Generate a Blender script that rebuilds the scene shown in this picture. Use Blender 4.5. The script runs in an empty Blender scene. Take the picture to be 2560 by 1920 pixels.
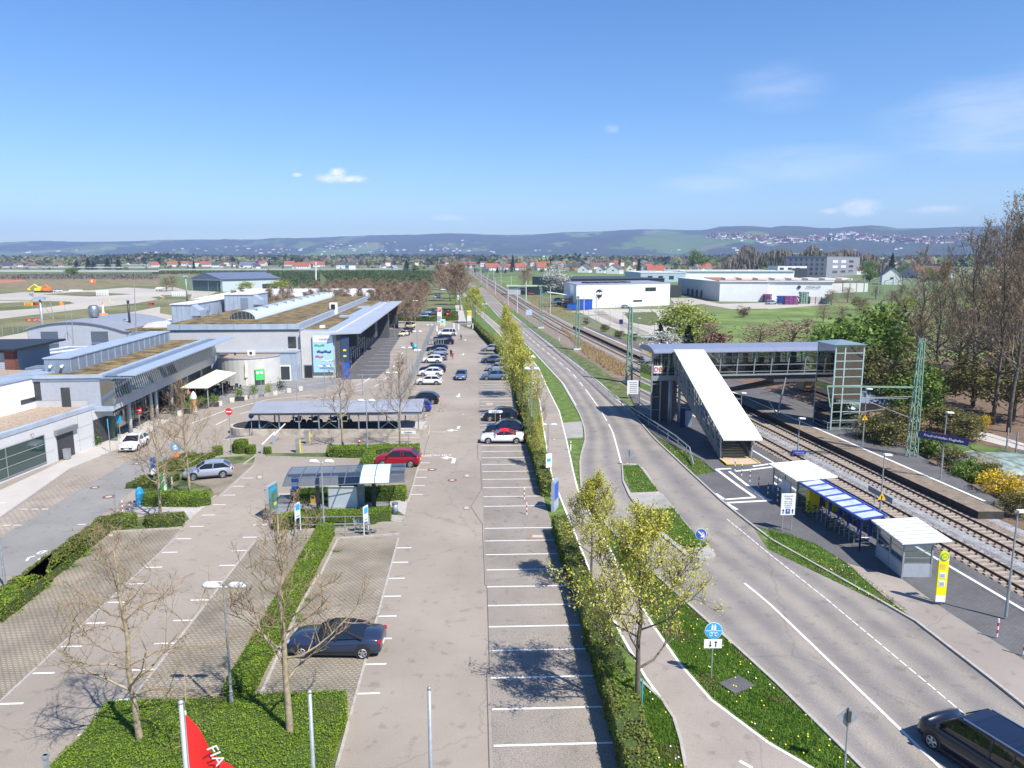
import bpy,math,random
from mathutils import Vector,Matrix,noise
rnd = random.Random(7)
R = math.radians
scene = bpy.context.scene
col = scene.collection
# ---------------- camera, sky, sun, exposure ----------------
CH,CF,CCY,CCX = 19.6,1851.7,960.0,1280.0
PH = math.atan((960 - 652.5) / CF)
cam = bpy.data.objects.new('camera',bpy.data.cameras.new('camera')); col.objects.link(cam)
cam.location = (0,0,CH); cam.rotation_euler = (R(90) - PH,0,0)
cam.data.sensor_width = 36; cam.data.lens = CF / 2560 * 36; cam.data.clip_end = 60000; cam.data.clip_start = .5
scene.camera = cam
SUN_EL = R(52); SUN_AZ = math.atan2(.70,-.71)      # the sun stands behind the camera to the right
wd = bpy.data.worlds.new('World'); scene.world = wd; wd.use_nodes = True
nt = wd.node_tree; nt.nodes.clear()
sky = nt.nodes.new('ShaderNodeTexSky'); sky.sky_type = 'NISHITA'; sky.sun_disc = False
sky.sun_elevation = SUN_EL; sky.sun_rotation = SUN_AZ; sky.air_density = 1.0; sky.dust_density = .25; sky.ozone_density = 1.0
tc = nt.nodes.new('ShaderNodeTexCoord')
def wn(t,**k):
 n = nt.nodes.new(t)
 for a,b in k.items(): setattr(n,a,b)
 return n
L_ = nt.links.new
def wmath(op,a,b=None,clamp=False):
 n = wn('ShaderNodeMath',operation=op,use_clamp=clamp)
 for i,v in enumerate((a,b)):
  if v is None: continue
  if isinstance(v,(int,float)): n.inputs[i].default_value = v
  else: L_(v,n.inputs[i])
 return n.outputs[0]
sep = wn('ShaderNodeSeparateXYZ'); L_(tc.outputs['Generated'],sep.inputs[0])
ax = wmath('ARCTAN2',sep.outputs[0],sep.outputs[1])                       # bearing of the sky direction
el = wmath('ARCSINE',sep.outputs[2])
def nz(sc,detail,sx,sy,dist=0.):
 cb = wn('ShaderNodeCombineXYZ'); L_(wmath('MULTIPLY',ax,sx),cb.inputs[0]); L_(wmath('MULTIPLY',el,sy),cb.inputs[1])
 t = wn('ShaderNodeTexNoise'); t.inputs['Scale'].default_value = sc; t.inputs['Detail'].default_value = detail
 t.inputs['Roughness'].default_value = .6; t.inputs['Distortion'].default_value = dist
 L_(cb.outputs[0],t.inputs['Vector']); return t.outputs[0]
puff = nz(95,8,1,1.6); wisp = nz(9,7,1,5,.6)
def cloud(az,e,w,h,src,gain,power):
 dx = wmath('DIVIDE',wmath('SUBTRACT',ax,az),w); dy = wmath('DIVIDE',wmath('SUBTRACT',el,e),h)
 r2 = wmath('ADD',wmath('MULTIPLY',dx,dx),wmath('MULTIPLY',dy,dy))
 m = wmath('SUBTRACT',1.0,r2,True)
 v = wmath('ADD',wmath('SUBTRACT',src,.5),wmath('MULTIPLY',m,.35))
 v = wmath('MULTIPLY',v,wmath('GREATER_THAN',m,0.001))
 return wmath('MULTIPLY',wmath('MULTIPLY',v,m),gain,True)
def azel(px,py):
 a = (px - CCX) / CF; b = (CCY - py) / CF; c,s = math.cos(PH),math.sin(PH)
 d = Vector((a,c + b * s,-s + b * c)).normalized()
 return math.atan2(d.x,d.y),math.asin(d.z)
acc = None
for (px,py,w,h,src,gain) in [
 (832,446,.028,.008,puff,2.0),(878,447,.026,.0065,puff,2.2),(845,436,.015,.010,puff,2.8),(742,437,.009,.004,puff,2),
 (2150,520,.03,.014,puff,2),(2075,528,.016,.005,puff,1.6),(2340,524,.04,.006,puff,1.4),(2000,412,.14,.03,wisp,.5),(1780,462,.09,.018,wisp,.6),
 (1945,215,.08,.035,wisp,.4),(2500,290,.14,.06,wisp,.7),(2480,250,.12,.03,wisp,.6),(1120,545,.03,.005,puff,1.5),(1530,322,.014,.008,puff,.5)]:
 A_,E_ = azel(px,py); c_ = cloud(A_,E_,w,h,src,gain,1)
 acc = c_ if acc is None else wmath('MAXIMUM',acc,c_)
bgs = wn('ShaderNodeBackground'); bgs.inputs[1].default_value = .1
hsv = wn('ShaderNodeHueSaturation'); hsv.inputs['Saturation'].default_value = 1.26; L_(sky.outputs[0],hsv.inputs['Color'])
tint = wn('ShaderNodeMix',data_type='RGBA',blend_type='MULTIPLY'); tint.inputs[0].default_value = 1; L_(hsv.outputs[0],tint.inputs[6]); tint.inputs[7].default_value = (.79,.93,1.16,1)
mixc = wn('ShaderNodeMix',data_type='RGBA'); L_(acc,mixc.inputs[0]); L_(tint.outputs[2],mixc.inputs[6]); mixc.inputs[7].default_value = (8.5,8.7,9.2,1)
L_(mixc.outputs[2],bgs.inputs[0]); out = wn('ShaderNodeOutputWorld'); L_(bgs.outputs[0],out.inputs[0])
sun = bpy.data.objects.new('sun',bpy.data.lights.new('sun','SUN')); col.objects.link(sun)
sun.data.energy = 5.0; sun.data.angle = R(.53); sun.data.color = (1,.95,.88)
sv = Vector((.70 * math.cos(SUN_EL),-.71 * math.cos(SUN_EL),math.sin(SUN_EL)))
sun.rotation_euler = sv.to_track_quat('Z','Y').to_euler()
scene.view_settings.view_transform = 'Standard'; scene.view_settings.look = 'None'
scene.view_settings.exposure = .58; scene.view_settings.gamma = 1
scene.render.engine = 'CYCLES'
cy = scene.cycles; cy.use_denoising = True; cy.max_bounces = 5; cy.diffuse_bounces = 2; cy.glossy_bounces = 3; cy.transmission_bounces = 4
cy.transparent_max_bounces = 12; cy.volume_bounces = 0; cy.caustics_reflective = False; cy.caustics_refractive = False
cy.sample_clamp_indirect = 6; cy.volume_step_rate = 4
# ---------------- where a point of the surveyed photograph lies on the ground ----------------
ZO = dict(A=(0,560,3.4563),B=(640,560,3.4563),C=(1280,560,3.4563),D=(1920,440,3.4563),E=(0,960,3.4563),F=(640,960,3.4563),
          G=(1280,960,3.4563),H=(1920,880,3.4563),I=(0,1440,3.4563),J=(640,1440,3.4563),K=(1280,1440,3.4563),L=(1920,1340,2.861),
          M=(380,840,5.53),N=(0,640,5.53),O=(400,640,5.53),Q=(800,640,5.53),S=(1620,820,3.687),U=(1900,1120,4.424),P=(0,0,1),V=(0,0,.86406))
CC,CS = math.cos(PH),math.sin(PH)
GS = .00675
def gz(y): return GS * max(0.,y - 300)       # the plain rises gently beyond 300 m
def px(k,x,y):
 a,b,s = ZO[k]; return a + x / s,b + y / s
def g(k,x,y,z=0.0):
 X,Y = px(k,x,y); a = (X - CCX) / CF; b = (CCY - Y) / CF; r = (a,CC + b * CS,-CS + b * CC)
 t = (z - CH) / r[2]
 if t < 0 or r[1] * t > 300:
  y = (CH - z + GS * 300) / (GS - r[2] / r[1]); t = y / r[1]; z += gz(y)
 return Vector((r[0] * t,r[1] * t,z))
def hat(w,k,y):
 b = (CCY - px(k,0,y)[1]) / CF; return CH + w[1] * (-CS + b * CC) / (CC + b * CS)
def atd(k,x,y,D):          # the point at distance D seen at that pixel
 X,Y = px(k,x,y); a = (X - CCX) / CF; b = (CCY - Y) / CF; t = D / (CC + b * CS)
 return Vector((a * t,D,CH + (-CS + b * CC) * t))
# ---------------- helpers ----------------
class MB:
 def __init__(s): s.v = []; s.f = []; s.m = []; s.uv = None
 def add(s,vs,fs,mi=0):
  n = len(s.v); s.v += [Vector(v) for v in vs]; s.f += [tuple(n + i for i in f) for f in fs]; s.m += [mi] * len(fs); return s
 def box(s,c,d,rz=0,mi=0,rx=0,ry=0):
  M = Matrix.Translation(c) @ Matrix.Rotation(rz,4,'Z') @ Matrix.Rotation(ry,4,'Y') @ Matrix.Rotation(rx,4,'X')
  x,y,z = d[0] / 2,d[1] / 2,d[2] / 2
  vs = [M @ Vector(p) for p in ((-x,-y,-z),(x,-y,-z),(x,y,-z),(-x,y,-z),(-x,-y,z),(x,-y,z),(x,y,z),(-x,y,z))]
  return s.add(vs,[(0,3,2,1),(4,5,6,7),(0,1,5,4),(1,2,6,5),(2,3,7,6),(3,0,4,7)],mi)
 def b0(s,x0,x1,y0,y1,z0,z1,mi=0): return s.box(((x0 + x1) / 2,(y0 + y1) / 2,(z0 + z1) / 2),(x1 - x0,y1 - y0,z1 - z0),0,mi)
 def bar(s,a,b,w,h=None,mi=0):       # a square bar from a to b
  a = Vector(a); b = Vector(b); d = b - a; L = d.length
  if L < 1e-5: return s
  h = h or w; d = d / L; up = Vector((0,0,1)) if abs(d.z) < .95 else Vector((0,1,0))
  r = d.cross(up).normalized(); u = r.cross(d)
  vs = [p + r * (i * w / 2) + u * (j * h / 2) for p in (a,b) for i,j in ((-1,-1),(1,-1),(1,1),(-1,1))]
  return s.add(vs,[(0,1,2,3),(7,6,5,4),(0,4,5,1),(1,5,6,2),(2,6,7,3),(3,7,4,0)],mi)
 def tube(s,pts,rs,n=6,mi=0,cap=True):
  pts = [Vector(p) for p in pts]
  if isinstance(rs,(int,float)): rs = [rs] * len(pts)
  base = len(s.v)
  for i,p in enumerate(pts):
   d = (pts[min(i + 1,len(pts) - 1)] - pts[max(i - 1,0)]).normalized()
   up = Vector((0,0,1)) if abs(d.z) < .9 else Vector((1,0,0))
   r = d.cross(up).normalized(); u = r.cross(d)
   for k in range(n):
    a = 2 * math.pi * k / n; s.v.append(p + (r * math.cos(a) + u * math.sin(a)) * rs[i])
  for i in range(len(pts) - 1):
   for k in range(n):
    a = base + i * n + k; b = base + i * n + (k + 1) % n; s.f.append((a,b,b + n,a + n)); s.m.append(mi)
  if cap:
   s.f.append(tuple(base + k for k in range(n))[::-1]); s.m.append(mi)
   e = base + (len(pts) - 1) * n; s.f.append(tuple(e + k for k in range(n))); s.m.append(mi)
  return s
 def prism(s,poly,z0,z1,mi=0,top=None):   # poly: plan outline; z0/z1 number or list
  n = len(poly); A = sum(poly[i][0] * poly[(i + 1) % n][1] - poly[(i + 1) % n][0] * poly[i][1] for i in range(n))
  if A < 0: poly = poly[::-1]; z1 = z1[::-1] if isinstance(z1,(list,tuple)) else z1
  lo = [(p[0],p[1],z0) for p in poly]; hi = [(p[0],p[1],z1[i] if isinstance(z1,(list,tuple)) else z1) for i,p in enumerate(poly)]
  b = len(s.v); s.v += [Vector(v) for v in lo + hi]
  s.f.append(tuple(b + i for i in range(n))[::-1]); s.m.append(mi)
  s.f.append(tuple(b + n + i for i in range(n))); s.m.append(mi if top is None else top)
  for i in range(n):
   j = (i + 1) % n; s.f.append((b + i,b + j,b + n + j,b + n + i)); s.m.append(mi)
  return s
 def ext(s,prof,a,b,mi=0):  # a profile in the (across,up) plane swept from a to b (plan points),across = right of the direction
  a = Vector((a[0],a[1],0)); b = Vector((b[0],b[1],0)); d = (b - a).normalized(); r = Vector((d.y,-d.x,0)); n = len(prof)
  vs = [q + r * p[0] + Vector((0,0,p[1])) for q in (a,b) for p in prof]
  fs = [tuple(range(n)),tuple(range(2 * n - 1,n - 1,-1))] + [(i,i + n,(i + 1) % n + n,(i + 1) % n) for i in range(n)]
  return s.add(vs,fs,mi)
 def quad(s,*vs,mi=0): return s.add(vs,[tuple(range(len(vs)))],mi)
 def disc(s,c,r,nrm,n=14,mi=0,th=.01):
  c = Vector(c); nrm = Vector(nrm).normalized(); return s.tube([c - nrm * th / 2,c + nrm * th / 2],r,n,mi)
 def build(s,name,mats,parent=None,smooth=False,loc=None):
  me = bpy.data.meshes.new(name); inv = None
  if parent is not None and parent.name in XF: inv = XF[parent.name]
  vs = [inv @ v for v in s.v] if inv is not None else s.v
  me.from_pydata([tuple(v) for v in vs],[],s.f)
  if not isinstance(mats,(list,tuple)): mats = [mats]
  for m in mats: me.materials.append(m)
  me.polygons.foreach_set('material_index',s.m)
  if smooth: me.polygons.foreach_set('use_smooth',[True] * len(s.f))
  if s.uv:
   u = me.uv_layers.new(name='UVMap'); flat = []
   for f in s.f:
    for i in f: flat += s.uv[i]
   u.data.foreach_set('uv',flat)
  me.update()
  o = bpy.data.objects.new(name,me); col.objects.link(o)
  if parent is not None:
   if parent.name in XF: XF[o.name] = XF[parent.name]
   o.parent = parent
  return o
XF = {}
def tag(o,label=None,cat=None,group=None,kind=None):
 if label: o['label'] = label
 if cat: o['category'] = cat
 if group: o['group'] = group
 if kind: o['kind'] = kind
 return o
def thing(name,label,cat,loc=(0,0,0),rz=0,group=None):
 o = bpy.data.objects.new(name,None); col.objects.link(o); o.location = loc; o.rotation_euler = (0,0,rz)
 XF[o.name] = (Matrix.Translation(Vector(loc)) @ Matrix.Rotation(rz,4,'Z')).inverted()
 o.empty_display_size = .2
 return tag(o,label,cat,group)
def proto(name,label,cat,group=None):      # parts are written in local coordinates
 o = thing(name,label,cat,(0,0,0),0,group); return o
def copy_tree(o,parent=None):
 c = o.copy(); col.objects.link(c); c.parent = parent
 for ch in o.children: copy_tree(ch,c)
 return c
USED = set()
def put(o,loc,rz=0,label=None,group=None,sc=None):   # the first use moves the thing itself,later ones a copy
 r = o if o.name not in USED else copy_tree(o)
 if r is o: USED.add(o.name)
 r.location = loc; r.rotation_euler = (0,0,rz)
 if sc: r.scale = (sc,sc,sc) if isinstance(sc,(int,float)) else sc
 return tag(r,label,None,group)
def struct(name,mb,m,smooth=False): return tag(mb.build(name,m,smooth=smooth),kind='structure')
# ---------------- materials ----------------
MATS = {}
def pm(name,c,rough=.8,metal=0,var=.12,scale=3.0,c2=None,bump=0,bscale=40,spec=.5,trans=0,fine=0,island=0,crack=0,alpha=1,coat=0):
 m = bpy.data.materials.new(name); m.use_nodes = True; t = m.node_tree; b = t.nodes['Principled BSDF']; MATS[name] = m
 def N(k,**kw):
  n = t.nodes.new(k)
  for a,v in kw.items(): setattr(n,a,v)
  return n
 c = tuple(c) + (1,); b.inputs['Roughness'].default_value = rough; b.inputs['Metallic'].default_value = metal
 b.inputs['Specular IOR Level'].default_value = spec; b.inputs['Transmission Weight'].default_value = trans; b.inputs['Alpha'].default_value = alpha
 b.inputs['Coat Weight'].default_value = coat
 m.diffuse_color = c
 g_ = N('ShaderNodeNewGeometry'); last = None
 if var or c2 or island:
  lo = tuple(x * (1 - var) for x in c[:3]) + (1,); hi = (tuple(c2) + (1,)) if c2 else tuple(min(1,x * (1 + var)) for x in c[:3]) + (1,)
  n = N('ShaderNodeTexNoise'); n.inputs['Scale'].default_value = scale; n.inputs['Detail'].default_value = 5; n.inputs['Roughness'].default_value = .6
  t.links.new(g_.outputs['Position'],n.inputs['Vector'])
  rp = N('ShaderNodeValToRGB'); rp.color_ramp.elements[0].position = .36; rp.color_ramp.elements[1].position = .64
  rp.color_ramp.elements[0].color = lo; rp.color_ramp.elements[1].color = hi
  if island:
   mm = N('ShaderNodeMix'); mm.inputs[0].default_value = island; t.links.new(n.outputs[0],mm.inputs[2]); t.links.new(g_.outputs['Random Per Island'],mm.inputs[3])
   t.links.new(mm.outputs[0],rp.inputs[0]); rp.color_ramp.elements[0].position = .15; rp.color_ramp.elements[1].position = .85
  else: t.links.new(n.outputs[0],rp.inputs[0])
  last = rp.outputs[0]
  if fine:
   n2 = N('ShaderNodeTexNoise'); n2.inputs['Scale'].default_value = bscale; n2.inputs['Detail'].default_value = 2
   t.links.new(g_.outputs['Position'],n2.inputs['Vector'])
   mr = N('ShaderNodeMapRange'); mr.inputs[1].default_value = .3; mr.inputs[2].default_value = .7; mr.inputs[3].default_value = 1 - fine; mr.inputs[4].default_value = 1 + fine
   t.links.new(n2.outputs[0],mr.inputs[0]); mx = N('ShaderNodeVectorMath',operation='SCALE'); t.links.new(last,mx.inputs[0]); t.links.new(mr.outputs[0],mx.inputs['Scale']); last = mx.outputs[0]
  if crack:
   vn = N('ShaderNodeTexNoise'); vn.inputs['Scale'].default_value = .9; vn.inputs['Detail'].default_value = 4; t.links.new(g_.outputs['Position'],vn.inputs['Vector']); va = N('ShaderNodeVectorMath',operation='ADD'); t.links.new(g_.outputs['Position'],va.inputs[0]); t.links.new(vn.outputs['Color'],va.inputs[1])
   vo = N('ShaderNodeTexVoronoi',feature='DISTANCE_TO_EDGE'); vo.inputs['Scale'].default_value = crack; t.links.new(va.outputs[0],vo.inputs['Vector']); r1 = N('ShaderNodeMapRange'); r1.inputs[1].default_value = 0; r1.inputs[2].default_value = .0045; r1.inputs[3].default_value = .82; r1.inputs[4].default_value = 1; t.links.new(vo.outputs['Distance'],r1.inputs[0])
   big = N('ShaderNodeTexNoise'); big.inputs['Scale'].default_value = .045; big.inputs['Detail'].default_value = 7; big.inputs['Roughness'].default_value = .65; t.links.new(g_.outputs['Position'],big.inputs['Vector']); r2 = N('ShaderNodeMapRange'); r2.inputs[1].default_value = .35; r2.inputs[2].default_value = .65; r2.inputs[3].default_value = .86; r2.inputs[4].default_value = 1.1; sn = N('ShaderNodeTexNoise'); sn.inputs['Scale'].default_value = 1.3; sn.inputs['Detail'].default_value = 3; t.links.new(g_.outputs['Position'],sn.inputs['Vector']); r3 = N('ShaderNodeMapRange'); r3.inputs[1].default_value = .60; r3.inputs[2].default_value = .70; r3.inputs[3].default_value = 1; r3.inputs[4].default_value = .78; t.links.new(sn.outputs[0],r3.inputs[0]); m3 = N('ShaderNodeMath',operation='MULTIPLY'); t.links.new(r1.outputs[0],m3.inputs[0]); t.links.new(r3.outputs[0],m3.inputs[1]); t.links.new(big.outputs[0],r2.inputs[0])
   ml = N('ShaderNodeMath',operation='MULTIPLY'); t.links.new(m3.outputs[0],ml.inputs[0]); t.links.new(r2.outputs[0],ml.inputs[1]); sc_ = N('ShaderNodeVectorMath',operation='SCALE'); t.links.new(last,sc_.inputs[0]); t.links.new(ml.outputs[0],sc_.inputs['Scale']); last = sc_.outputs[0]
  t.links.new(last,b.inputs['Base Color'])
 else: b.inputs['Base Color'].default_value = c
 if bump:
  n3 = N('ShaderNodeTexNoise'); n3.inputs['Scale'].default_value = bscale; n3.inputs['Detail'].default_value = 4
  t.links.new(g_.outputs['Position'],n3.inputs['Vector']); bp = N('ShaderNodeBump'); bp.inputs['Strength'].default_value = bump; bp.inputs['Distance'].default_value = .03
  t.links.new(n3.outputs[0],bp.inputs['Height']); t.links.new(bp.outputs[0],b.inputs['Normal'])
 return m
def leafm(name,lo,hi,tl=.25):
 m = pm(name,lo,.6,c2=hi,island=.75,scale=.6,var=.1,spec=.25); t = m.node_tree; b = t.nodes['Principled BSDF']
 tr = t.nodes.new('ShaderNodeBsdfTranslucent'); mx = t.nodes.new('ShaderNodeMixShader'); mx.inputs[0].default_value = tl
 o = t.nodes['Material Output']; src = b.inputs['Base Color'].links[0].from_socket; t.links.new(src,tr.inputs[0])
 t.links.new(b.outputs[0],mx.inputs[1]); t.links.new(tr.outputs[0],mx.inputs[2]); t.links.new(mx.outputs[0],o.inputs[0]); return m
def brickm(name,c1,c2,mortar,sx,sy,ms,rz=0,rough=.85,off=.5,smear=.4,vert=False):   # blocks laid in courses
 m = pm(name,c1,rough,var=.1,scale=.7); t = m.node_tree; b = t.nodes['Principled BSDF']; G_ = [n for n in t.nodes if n.type == 'NEW_GEOMETRY'][0]
 mp = t.nodes.new('ShaderNodeMapping'); mp.inputs['Rotation'].default_value = (R(90) if vert else 0,0,rz); t.links.new(G_.outputs['Position'],mp.inputs[0])
 br = t.nodes.new('ShaderNodeTexBrick'); br.offset = off; t.links.new(mp.outputs[0],br.inputs['Vector'])
 br.inputs['Color1'].default_value = tuple(c1) + (1,); br.inputs['Color2'].default_value = tuple(c2) + (1,); br.inputs['Mortar'].default_value = tuple(mortar) + (1,)
 br.inputs['Scale'].default_value = 1; br.inputs['Brick Width'].default_value = sx; br.inputs['Row Height'].default_value = sy; br.inputs['Mortar Size'].default_value = ms; br.inputs['Mortar Smooth'].default_value = .3
 n = t.nodes.new('ShaderNodeTexNoise'); n.inputs['Scale'].default_value = .45; n.inputs['Detail'].default_value = 6; t.links.new(G_.outputs['Position'],n.inputs['Vector'])
 mr = t.nodes.new('ShaderNodeMapRange'); mr.inputs[1].default_value = .3; mr.inputs[2].default_value = .7; mr.inputs[3].default_value = 1 - smear / 2; mr.inputs[4].default_value = 1 + smear / 2
 t.links.new(n.outputs[0],mr.inputs[0]); sc = t.nodes.new('ShaderNodeVectorMath'); sc.operation = 'SCALE'
 t.links.new(br.outputs[0],sc.inputs[0]); t.links.new(mr.outputs[0],sc.inputs['Scale']); t.links.new(sc.outputs[0],b.inputs['Base Color']); return m
def glassm(name,c,rough=.03,a=.55):        # tinted glazing: partly mirror,partly see-through
 m = bpy.data.materials.new(name); m.use_nodes = True; t = m.node_tree; t.nodes.remove(t.nodes['Principled BSDF']); o = t.nodes['Material Output']
 tr = t.nodes.new('ShaderNodeBsdfTransparent'); tr.inputs[0].default_value = tuple(c) + (1,); gl = t.nodes.new('ShaderNodeBsdfGlossy'); gl.inputs['Roughness'].default_value = rough
 fr = t.nodes.new('ShaderNodeFresnel'); fr.inputs[0].default_value = 1.5; ad = t.nodes.new('ShaderNodeMath'); ad.operation = 'MULTIPLY_ADD'; ad.inputs[1].default_value = .9; ad.inputs[2].default_value = 1 - a - .3 if a < .7 else .04
 t.links.new(fr.outputs[0],ad.inputs[0]); mx = t.nodes.new('ShaderNodeMixShader'); t.links.new(ad.outputs[0],mx.inputs[0]); t.links.new(tr.outputs[0],mx.inputs[1]); t.links.new(gl.outputs[0],mx.inputs[2]); t.links.new(mx.outputs[0],o.inputs[0])
 MATS[name] = m; return m
M = {}
def d(k,*a,**kw): M[k] = pm(k,*a,**kw)
d('white',(.80,.80,.79),.5,var=.03); d('roofwhite',(.74,.74,.72),.45,var=.04,scale=.5); d('black',(.02,.02,.022),.5,var=0); d('dark',(.045,.048,.052),.5,var=.15)
d('rubber',(.018,.018,.018),.85,var=0); d('steel',(.36,.38,.40),.38,.75,var=.1); d('galv',(.33,.36,.38),.5,.35,var=.12,scale=6); d('alu',(.52,.54,.56),.35,.7,var=.06)
d('bridgeroof',(.26,.29,.38),.4,.3,var=.06); d('greydark',(.228,.22,.208),.93,var=.07,scale=.3,fine=.14,bscale=20,crack=.08); d('annexglass',(.02,.055,.05),.05,var=0,spec=1); d('zinc',(.45,.52,.61),.42,.35,var=.08,scale=.8); d('zincdark',(.26,.32,.41),.45,.35,var=.1,scale=.8); d('corr',(.42,.45,.50),.5,.3,var=.04)
d('render_grey',(.46,.46,.465),.9,var=.05,scale=.6); d('render_pale',(.54,.53,.505),.9,var=.06,scale=.6); d('wallwhite',(.78,.79,.80),.85,var=.03,scale=.4)
d('concrete',(.40,.38,.35),.9,var=.18,scale=1.4,bump=.2,bscale=20); d('curb',(.37,.345,.31),.85,var=.15,scale=5); d('paint',(.72,.71,.68),.75,var=.14,scale=9)
d('paintworn',(.62,.61,.58),.8,var=.15,scale=9); d('yellowpaint',(.75,.52,.08),.7,var=.08); d('red',(.62,.03,.025),.5,var=.05); d('flagred',(.80,.02,.018),.7,var=.04)
d('blue',(.02,.10,.45),.4,var=.03); d('skyblue',(.04,.36,.66),.4,var=.03); d('navy',(.012,.016,.11),.4,var=.03); d('greenmast',(.20,.33,.25),.6,.1,var=.12,scale=4); d('yellow',(.85,.70,.02),.5,var=.03)
d('orange',(.85,.22,.03),.5,var=.03); d('green',(.03,.42,.08),.5,var=.04); d('lime',(.05,.75,.12),.5,var=.02); d('teal',(.02,.40,.50),.5,var=.03); d('cream',(.86,.78,.56),.9,var=.03)
d('wood',(.45,.27,.13),.7,var=.15); d('rust',(.18,.07,.05),.8,var=.2); d('trash',(.03,.035,.04),.5,var=0); d('asphaltdark',(.10,.10,.105),.92,var=.12,scale=.5,fine=.25,bscale=30)
d('asphalt',(.295,.255,.21),.93,var=.07,scale=.13,fine=.16,bscale=22,crack=.06); d('asphaltbay',(.245,.216,.183),.93,var=.10,scale=.35,fine=.32,bscale=16,crack=.11)
d('path',(.30,.262,.225),.93,var=.06,scale=.3,fine=.14,bscale=25,crack=.08); d('sidewalk',(.44,.41,.375),.9,var=.05,scale=.4,fine=.08,bscale=12)
d('apron',(.42,.385,.33),.93,var=.08,scale=.02,fine=.05,bscale=1); d('gravelroof',(.33,.26,.19),.95,var=.3,scale=4,fine=.35,bscale=14)
d('ballast',(.22,.175,.135),.95,var=.25,scale=1.2,fine=.7,bscale=13,bump=.6); d('ballastgrey',(.27,.27,.27),.95,var=.2,scale=1.5,fine=.6,bscale=13,bump=.6); d('rail',(.055,.035,.028),.6,.3,var=.3,scale=3)
d('sleeper',(.34,.29,.24),.9,var=.15,scale=3); d('soil',(.15,.10,.065),.95,var=.25,scale=1.5,fine=.3,bscale=20); d('sand',(.42,.35,.25),.95,var=.15,scale=.4)
d('airgrass',(.13,.15,.045),.95,var=.3,scale=.04,c2=(.21,.195,.085),fine=.2,bscale=.8); d('meadow',(.11,.185,.03),.95,var=.3,scale=.05,c2=(.18,.24,.055),fine=.15,bscale=.8); d('lawn',(.07,.14,.02),.95,var=.35,scale=1.3,c2=(.145,.21,.04),fine=.35,bscale=14)
d('verge',(.06,.115,.02),.95,var=.4,scale=.7,c2=(.16,.17,.06),fine=.4,bscale=12); d('drygrass',(.20,.155,.08),.95,var=.3,scale=.25,c2=(.27,.21,.11),fine=.3,bscale=3)
d('greenroof',(.10,.065,.03),.95,var=.45,scale=.55,c2=(.26,.19,.075),fine=.4,bscale=5); d('clutter',(.2,.2,.2),.8,var=.5,scale=2)
d('bark',(.30,.25,.16),.9,var=.3,scale=5); d('twig',(.25,.18,.105),.9,var=.3,scale=1.5); d('barkdark',(.12,.10,.08),.9,var=.3,scale=3); d('twigdark',(.24,.175,.12),.9,var=.3,scale=1)
d('twigbrown',(.27,.19,.13),.9,var=.3,scale=.5); d('tilered',(.27,.065,.035),.85,var=.2,scale=1,c2=(.42,.13,.07)); d('tilebrown',(.16,.085,.065),.85,var=.2,scale=1); d('tiledark',(.055,.055,.065),.7,var=.2)
d('orangeroof',(.34,.14,.065),.9,var=.15,scale=.1); d('glassdark',(.035,.045,.05),.06,var=0,spec=.8); d('glassblue',(.08,.16,.22),.06,var=0,spec=1); d('skin',(.55,.33,.24),.6,var=0)
d('jean',(.08,.12,.25),.9,var=.1); d('cloth',(.03,.03,.035),.9,var=.1); d('petalwhite',(.8,.78,.74),.7,var=.05); d('petalyellow',(.8,.62,.03),.7,var=.05); d('bridge',(.085,.085,.09),.55,var=.1)
d('roofgrey',(.30,.32,.36),.5,.2,var=.06,scale=.6); d('roofblue',(.13,.16,.24),.6,.1,var=.08,scale=.2); d('tilepath',(.30,.20,.12),.8,var=.1)
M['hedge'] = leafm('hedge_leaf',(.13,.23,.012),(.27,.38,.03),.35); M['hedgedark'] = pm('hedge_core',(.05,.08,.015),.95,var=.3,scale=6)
M['hedgebrown'] = leafm('hedge_leaf_turning',(.09,.085,.03),(.22,.25,.045)); M['bud'] = leafm('bud_leaf',(.42,.42,.06),(.74,.70,.16),.4); M['dgreen'] = leafm('conifer_leaf',(.012,.028,.012),(.035,.065,.025),.1)
M['mgreen'] = leafm('broad_leaf',(.08,.15,.02),(.22,.32,.06)); M['ygreen'] = leafm('willow_leaf',(.22,.27,.04),(.42,.46,.10)); M['bleaf'] = leafm('brown_bud',(.22,.155,.10),(.38,.28,.19)); M['blossom'] = leafm('blossom_leaf',(.42,.42,.36),(.72,.70,.64)); M['purple'] = leafm('plum_leaf',(.10,.03,.035),(.20,.06,.06)); M['forsy'] = leafm('forsythia_leaf',(.45,.33,.02),(.75,.55,.04))
M['olive'] = leafm('olive_leaf',(.12,.12,.035),(.24,.22,.07)); M['blade'] = leafm('grass_blade',(.08,.185,.02),(.20,.33,.045),.4); M['bladedry'] = leafm('dry_blade',(.14,.13,.05),(.30,.24,.12))
LOT = math.atan(-.0512)
M['grid'] = brickm('cell_paver',(.33,.285,.23),(.29,.25,.20),(.18,.155,.11),.30,.17,.055,-LOT,off=.5,smear=.5)
M['cobble'] = brickm('cobble',(.45,.43,.40),(.36,.35,.33),(.20,.19,.17),.14,.12,.02,.3); M['paver'] = brickm('grey_paver',(.13,.127,.127),(.105,.103,.104),(.07,.07,.07),.24,.13,.012,.15,smear=.3)
M['slab'] = brickm('pale_slab',(.45,.43,.40),(.41,.39,.36),(.28,.26,.24),.6,.4,.02,0,smear=.2); M['brickpath'] = brickm('tan_block',(.36,.31,.26),(.32,.275,.23),(.19,.16,.12),.5,.25,.04,.06)
M['plaza'] = brickm('plaza_block',(.25,.245,.24),(.21,.205,.20),(.15,.145,.14),.5,.3,.02,.1)
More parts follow.
